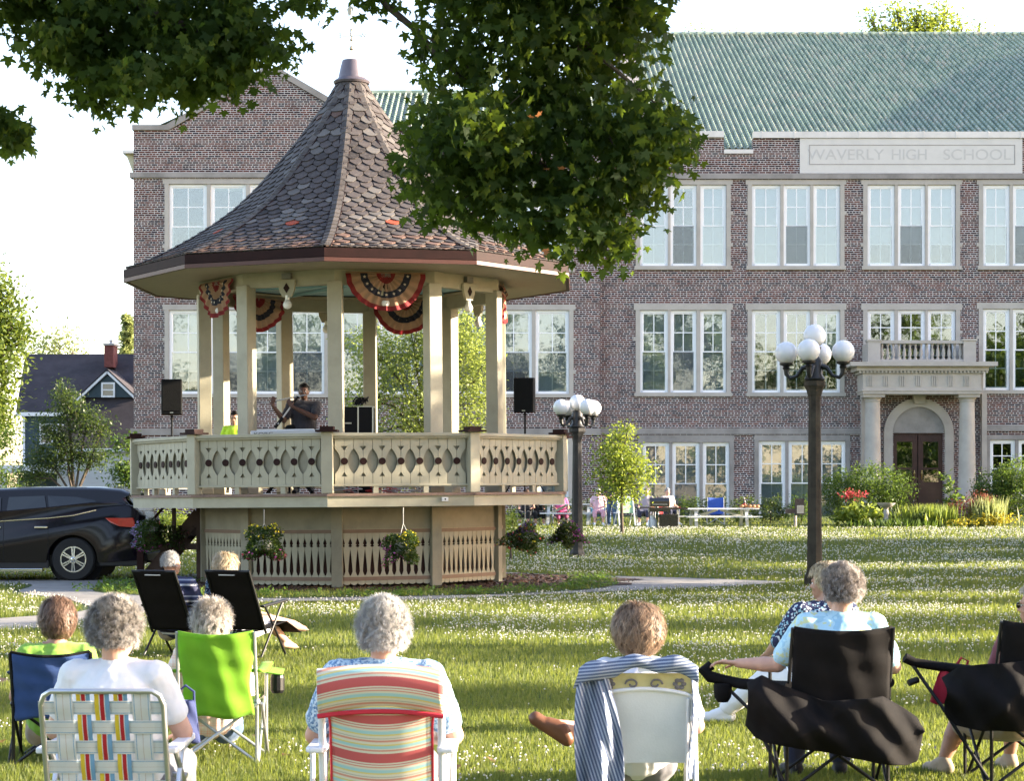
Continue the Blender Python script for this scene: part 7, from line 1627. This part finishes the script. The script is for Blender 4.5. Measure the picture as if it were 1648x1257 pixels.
# white chair with panel back and draped shirt
Yw=10.55
t=thing('patio_chair','worn white resin chair with a solid back panel and fretted cream top band','chair',(PX(1030,Yw),Yw,0)); w=.245; zs=.37
def wp(x,z,o=0): v=(z-zs)/.5; return (x,-.21-.13*v+o,z)
b=MB(); N=14; top=[(w*(1-2*i/N),.675+.035*(1-(1-2*i/N)**2)) for i in range(N+1)]; poly=[(-w,zs-.05),(w,zs-.05)]+[(x,z) for x,z in top]
vs=[wp(x,z,-.01) for x,z in poly]+[wp(x,z,.01) for x,z in poly]; n_=len(poly); b.add(vs,[tuple(range(n_)),tuple(range(n_,2*n_))[::-1]]+[(i,(i+1)%n_,n_+(i+1)%n_,n_+i) for i in range(n_)]); b.build('back_panel',whp,t)
b=MB(); b.tube([wp(-w,zs-.06,-.012)]+[wp(x,z,-.012) for x,z in top[::-1]]+[wp(w,zs-.06,-.012)],.011,8); b.tube([wp(w-.02,zs-.06,-.022),wp(w-.02,.66,-.022)],.009,8); b.build('back_frame',whm,t,smooth=True)
fret=M('cream_fretwork',(.60,.52,.26),.6,var=.2,vs=12); b=MB(); poly=[(x,z+.006) for x,z in top[::-1]]+[(w,.79),(-w,.79)]; vs=[wp(x,z,-.006) for x,z in poly]+[wp(x,z,.008) for x,z in poly]; n_=len(poly); b.add(vs,[tuple(range(n_)),tuple(range(n_,2*n_))[::-1]]+[(i,(i+1)%n_,n_+(i+1)%n_,n_+i) for i in range(n_)]); fr_=b.build('top_band',fret,t)
b=MB(); gy=.735
for s in (-1,1):
    b.tube([wp(s*(.06+.035*math.cos(a)*(1-a/9)),gy+.028*math.sin(a)*(1-a/9),-.012) for a in [q*.45 for q in range(15)]],.0055,5)
    for q in range(6): a=q*1.047; b.ball(Vector(wp(s*.18+.022*math.cos(a),gy+.02*math.sin(a),-.010)),(.014,.004,.012),8)
b.build('scrollwork',M('grey_scroll_paint',(.16,.15,.16),.7),fr_)
b=MB(); b.box(-.03,.03,-.365,-.335,.80,.825); b.box(-.012,.012,-.36,-.34,.825,.85); b.build('finial',whm,t)
for s in (-1,1):
    b=MB(); b.prism([(s*(w+.02)-.028,-.30),(s*(w+.02)+.028,-.30),(s*(w+.02)+.03,.25),(s*(w+.02)-.03,.25)],.545,.57,axis='z'); b.build('armrest',whm,t,bevel=.008)
    b=MB(); b.tube([(s*(w+.02),-.34,.01),(s*(w+.02),-.26,.35),(s*(w+.02),-.22,.55)],.014,8); b.build('leg',whm,t,smooth=True)
    b=MB(); b.tube([(s*(w+.02),.30,.01),(s*(w+.02),.24,.35),(s*(w+.02),.22,.55)],.014,8); b.build('leg',whm,t,smooth=True)
b=MB(); b.box(-w,w,-.22,.26,zs-.01,zs+.015); b.build('seat',whp,t,bevel=.01)
ds=thing('draped_shirt','blue and white pinstriped shirt draped over the white chair back, hanging down its left side','shirt',(PX(1030,Yw),Yw,0))
pin=stripes('blue_pinstripe',[(0,(.07,.10,.18)),(.55,(.31,.35,.44))],0,.0165,(0,R(18),0)); pin2=stripes('blue_pinstripe_collar',[(0,(.07,.10,.18)),(.55,(.31,.35,.44))],2,.0165,(0,R(6),0))
def dr_top(u,v):
    x=-.33+.60*u; th=v*2.6-.5; z=.80+.035*math.sin(u*2.4)+.012*math.sin(u*17)-.03*(abs(u-.5)*2)**4; y=-.335
    hang=.030+.075*max(0,.35-u)+.012*math.sin(u*9)
    if v<.5: return (x,y+.045-.10*v*1.0+.006*math.sin(u*23),z+.045*math.sin(v*math.pi))
    q=(v-.5)*2; return (x-.03*q*(u<.3),y-.03-.02*math.sin(q*3)+.008*math.sin(u*21+q*2),z+.045*(1-q)-hang*q)
b=MB(); b.grid(dr_top,50,20); b.build('collar_and_yoke',pin2,ds,smooth=True,solid=.004)
def dr_left(u,v):
    z=.79-.62*v; x=-.335+.03*math.sin(v*3)-.05*math.sin(math.pi*v)*(1-u)+u*(.15+.10*v*(1-.3*v)); return (x,-.345-.02*v-.04*math.sin(u*10+v*3.5)*(.4+.6*v)-.012*math.sin(u*23-v*6)-.03*(1-v)*0,z-.05*u*v+.01*math.sin(u*12))
b=MB(); b.grid(dr_left,30,40); b.build('hanging_front',pin,ds,smooth=True,solid=.004)
b=MB(); b.grid(lambda u,v:(.235+.035*u+.012*math.sin(v*5),-.33+.05*u+.01*math.sin(v*9),.80-.55*v),6,26); b.build('hanging_sleeve',pin,ds,smooth=True,solid=.004)
# the brown loafer
# black recliners
def recliner(label,px,Y,rz,zb=.915):
    t=thing('recliner',label,'chair',(PX(px,Y),Y,0),R(rz),'pair of black sling recliners'); w=.235; zs=.30
    def rp_(x,v,o=0): return (x,-.12-.36*v+o,zs+(zb-zs)*v)
    b=MB(); b.grid(lambda u,v:(lambda p:(p[0],p[1]-.03*math.sin(math.pi*u)*(1-.4*v)+.003*math.sin(v*18),p[2]))(rp_((u*2-1)*w,v)),12,20); b.build('sling_back',f_mesh,t,smooth=True,solid=.006)
    b=MB(); b.tube([rp_(-w-.01,-.05),rp_(-w-.01,1),rp_(w+.01,1),rp_(w+.01,-.05)],.015,8); b.build('back_frame',blkm,t,smooth=True)
    b=MB(); b.grid(lambda u,v:((u*2-1)*w,-.12+.52*v,zs+.06*v-.03*math.sin(math.pi*u)),8,6); b.build('seat',f_mesh,t,smooth=True,solid=.006)
    b=MB(); b.grid(lambda u,v:((u*2-1)*w,.40+.35*v,zs+.06-.14*v),8,4); b.build('leg_rest',f_mesh,t,smooth=True,solid=.006)
    b=MB(); b.box(-.09,.09,-.50,-.485,zb-.045,zb-.035); b.build('maker_tag',M('silver_thread',(.4,.4,.42),.4,metal=.5),t)
    for s in (-1,1):
        b=MB(); b.prism([(-.25,.56),(.30,.60),(.31,.575),(-.24,.535)],s*(w+.04)-.025,s*(w+.04)+.025,axis='x'); b.build('armrest',blkm,t,bevel=.008)
        b=MB(); b.tube([(s*(w+.03),-.26,.01),(s*(w+.03),.24,.57)],.012,8); b.build('leg',blkm,t,smooth=True)
        b=MB(); b.tube([(s*(w+.03),.32,.01),(s*(w+.03),.05,.32),(s*(w+.03),-.16,.54)],.012,8); b.build('leg',blkm,t,smooth=True)
    b=MB(); b.tube([(-w-.03,-.26,.03),(w+.03,-.26,.03)],.012,8); b.build('cross_bar',blkm,t); return t
recliner('left black sling recliner, seen from behind, before the flower basket',287,20.95,-22); recliner('right black sling recliner, seen from behind, before the bandstand skirt',401,20.95,-20)
# blue tote on the woven chair
t=thing('tote_bag','navy blue tote bag hanging between the woven chair and the lime chair','bag',P(302,1196,9.5)); b=MB()
b.grid(lambda u,v:((u-.5)*(.12-.05*v),-.03*math.sin(math.pi*u)-.006*math.sin(v*9+u*8),.20*v),14,14); b.grid(lambda u,v:((u-.5)*(.12-.05*v),.03*math.sin(math.pi*u),.20*v),14,14); b.build('body',f_navy,t,smooth=True,solid=.003)
b=MB(); b.tube([(-.03,0,.19),(-.045,0,.24),(-.01,0,.27),(.03,0,.24),(.03,0,.19)],.006,6); b.build('handle',f_navy,t)
# ---- chairs by the school
def bgchair(label,px,py,Y,rz,fab,w=.25,zb=.85):
    return camp(label,px,Y,rz,w,zb,fab,steelg,z0=PZ(py,Y),group='camp chairs by the school wall',detail=False)
bgchair('bright blue camp chair behind the white picnic table, empty',1152,845,69.6,175,fabric('bright_blue_polyester',(.05,.12,.45)),.27,.95)
bgchair('pale blue camp chair of the person in pink',963,846,68.95,180,fabric('sky_blue_polyester',(.15,.40,.60)),.25,.92)
bgchair('dark camp chair of the person left of the barbecue',1040,846,68.45,165,f_blk)
bgchair('red camp chair of the person behind the barbecue lid',1076,845,69.45,200,fabric('red_polyester',(.45,.02,.03)),.26,.95)
bgchair('dark camp chair of the person in the hot pink dress',903,848,70.45,185,f_navy); bgchair('dark camp chair of the left person in black under the deck corner',847,848,69.15,170,f_blk); bgchair('white framed camp chair of the right person in black under the deck corner',864,848,69.45,190,f_blue)
t=thing('folding_lounger','white and green folding lounge chair standing open behind the young tree','chair',bgat(1006,846,67.6),R(12)); b=MB()
for s in (-1,1): b.tube([(s*.27,-.30,0),(s*.27,.05,.95)],.02,6); b.tube([(s*.27,.45,0),(s*.27,-.02,.55)],.02,6); b.tube([(s*.27,-.15,.42),(s*.27,.45,.42)],.02,6)
b.tube([(-.27,.05,.95),(.27,.05,.95)],.02,6); b.build('frame',whm,t)
b=MB(); b.grid(lambda u,v:((u-.5)*.5,-.12+.16*v,.42+.50*v),6,8); b.build('sling_back',fabric('pale_green_webbing',(.40,.62,.38)),t,solid=.006); b=MB(); b.grid(lambda u,v:((u-.5)*.5,-.12+.5*v,.42),6,4); b.build('seat',fabric('pale_green_webbing',(.40,.62,.38)),t,solid=.006)
# ---- gear glimpsed through the gap under the railing
t=thing('cable_coils','coils of pale and red cable lying on the deck behind the railing gap','cable',(P(600,790,36.2).x,36.2,1.712)); g=random.Random(8)
for m_,n_ in ((M('pale_cable',(.5,.5,.5),.6),7),(M('red_cable',(.45,.03,.03),.6),3)):
    b=MB()
    for i in range(n_):
        x=g.uniform(-.8,.8); b.tube([(x+.12*math.cos(a)+.05*a*.3,.12*math.sin(a),.012+.01*a) for a in [q*.7 for q in range(14)]],.008,5)
    b.build('cable',m_,t)
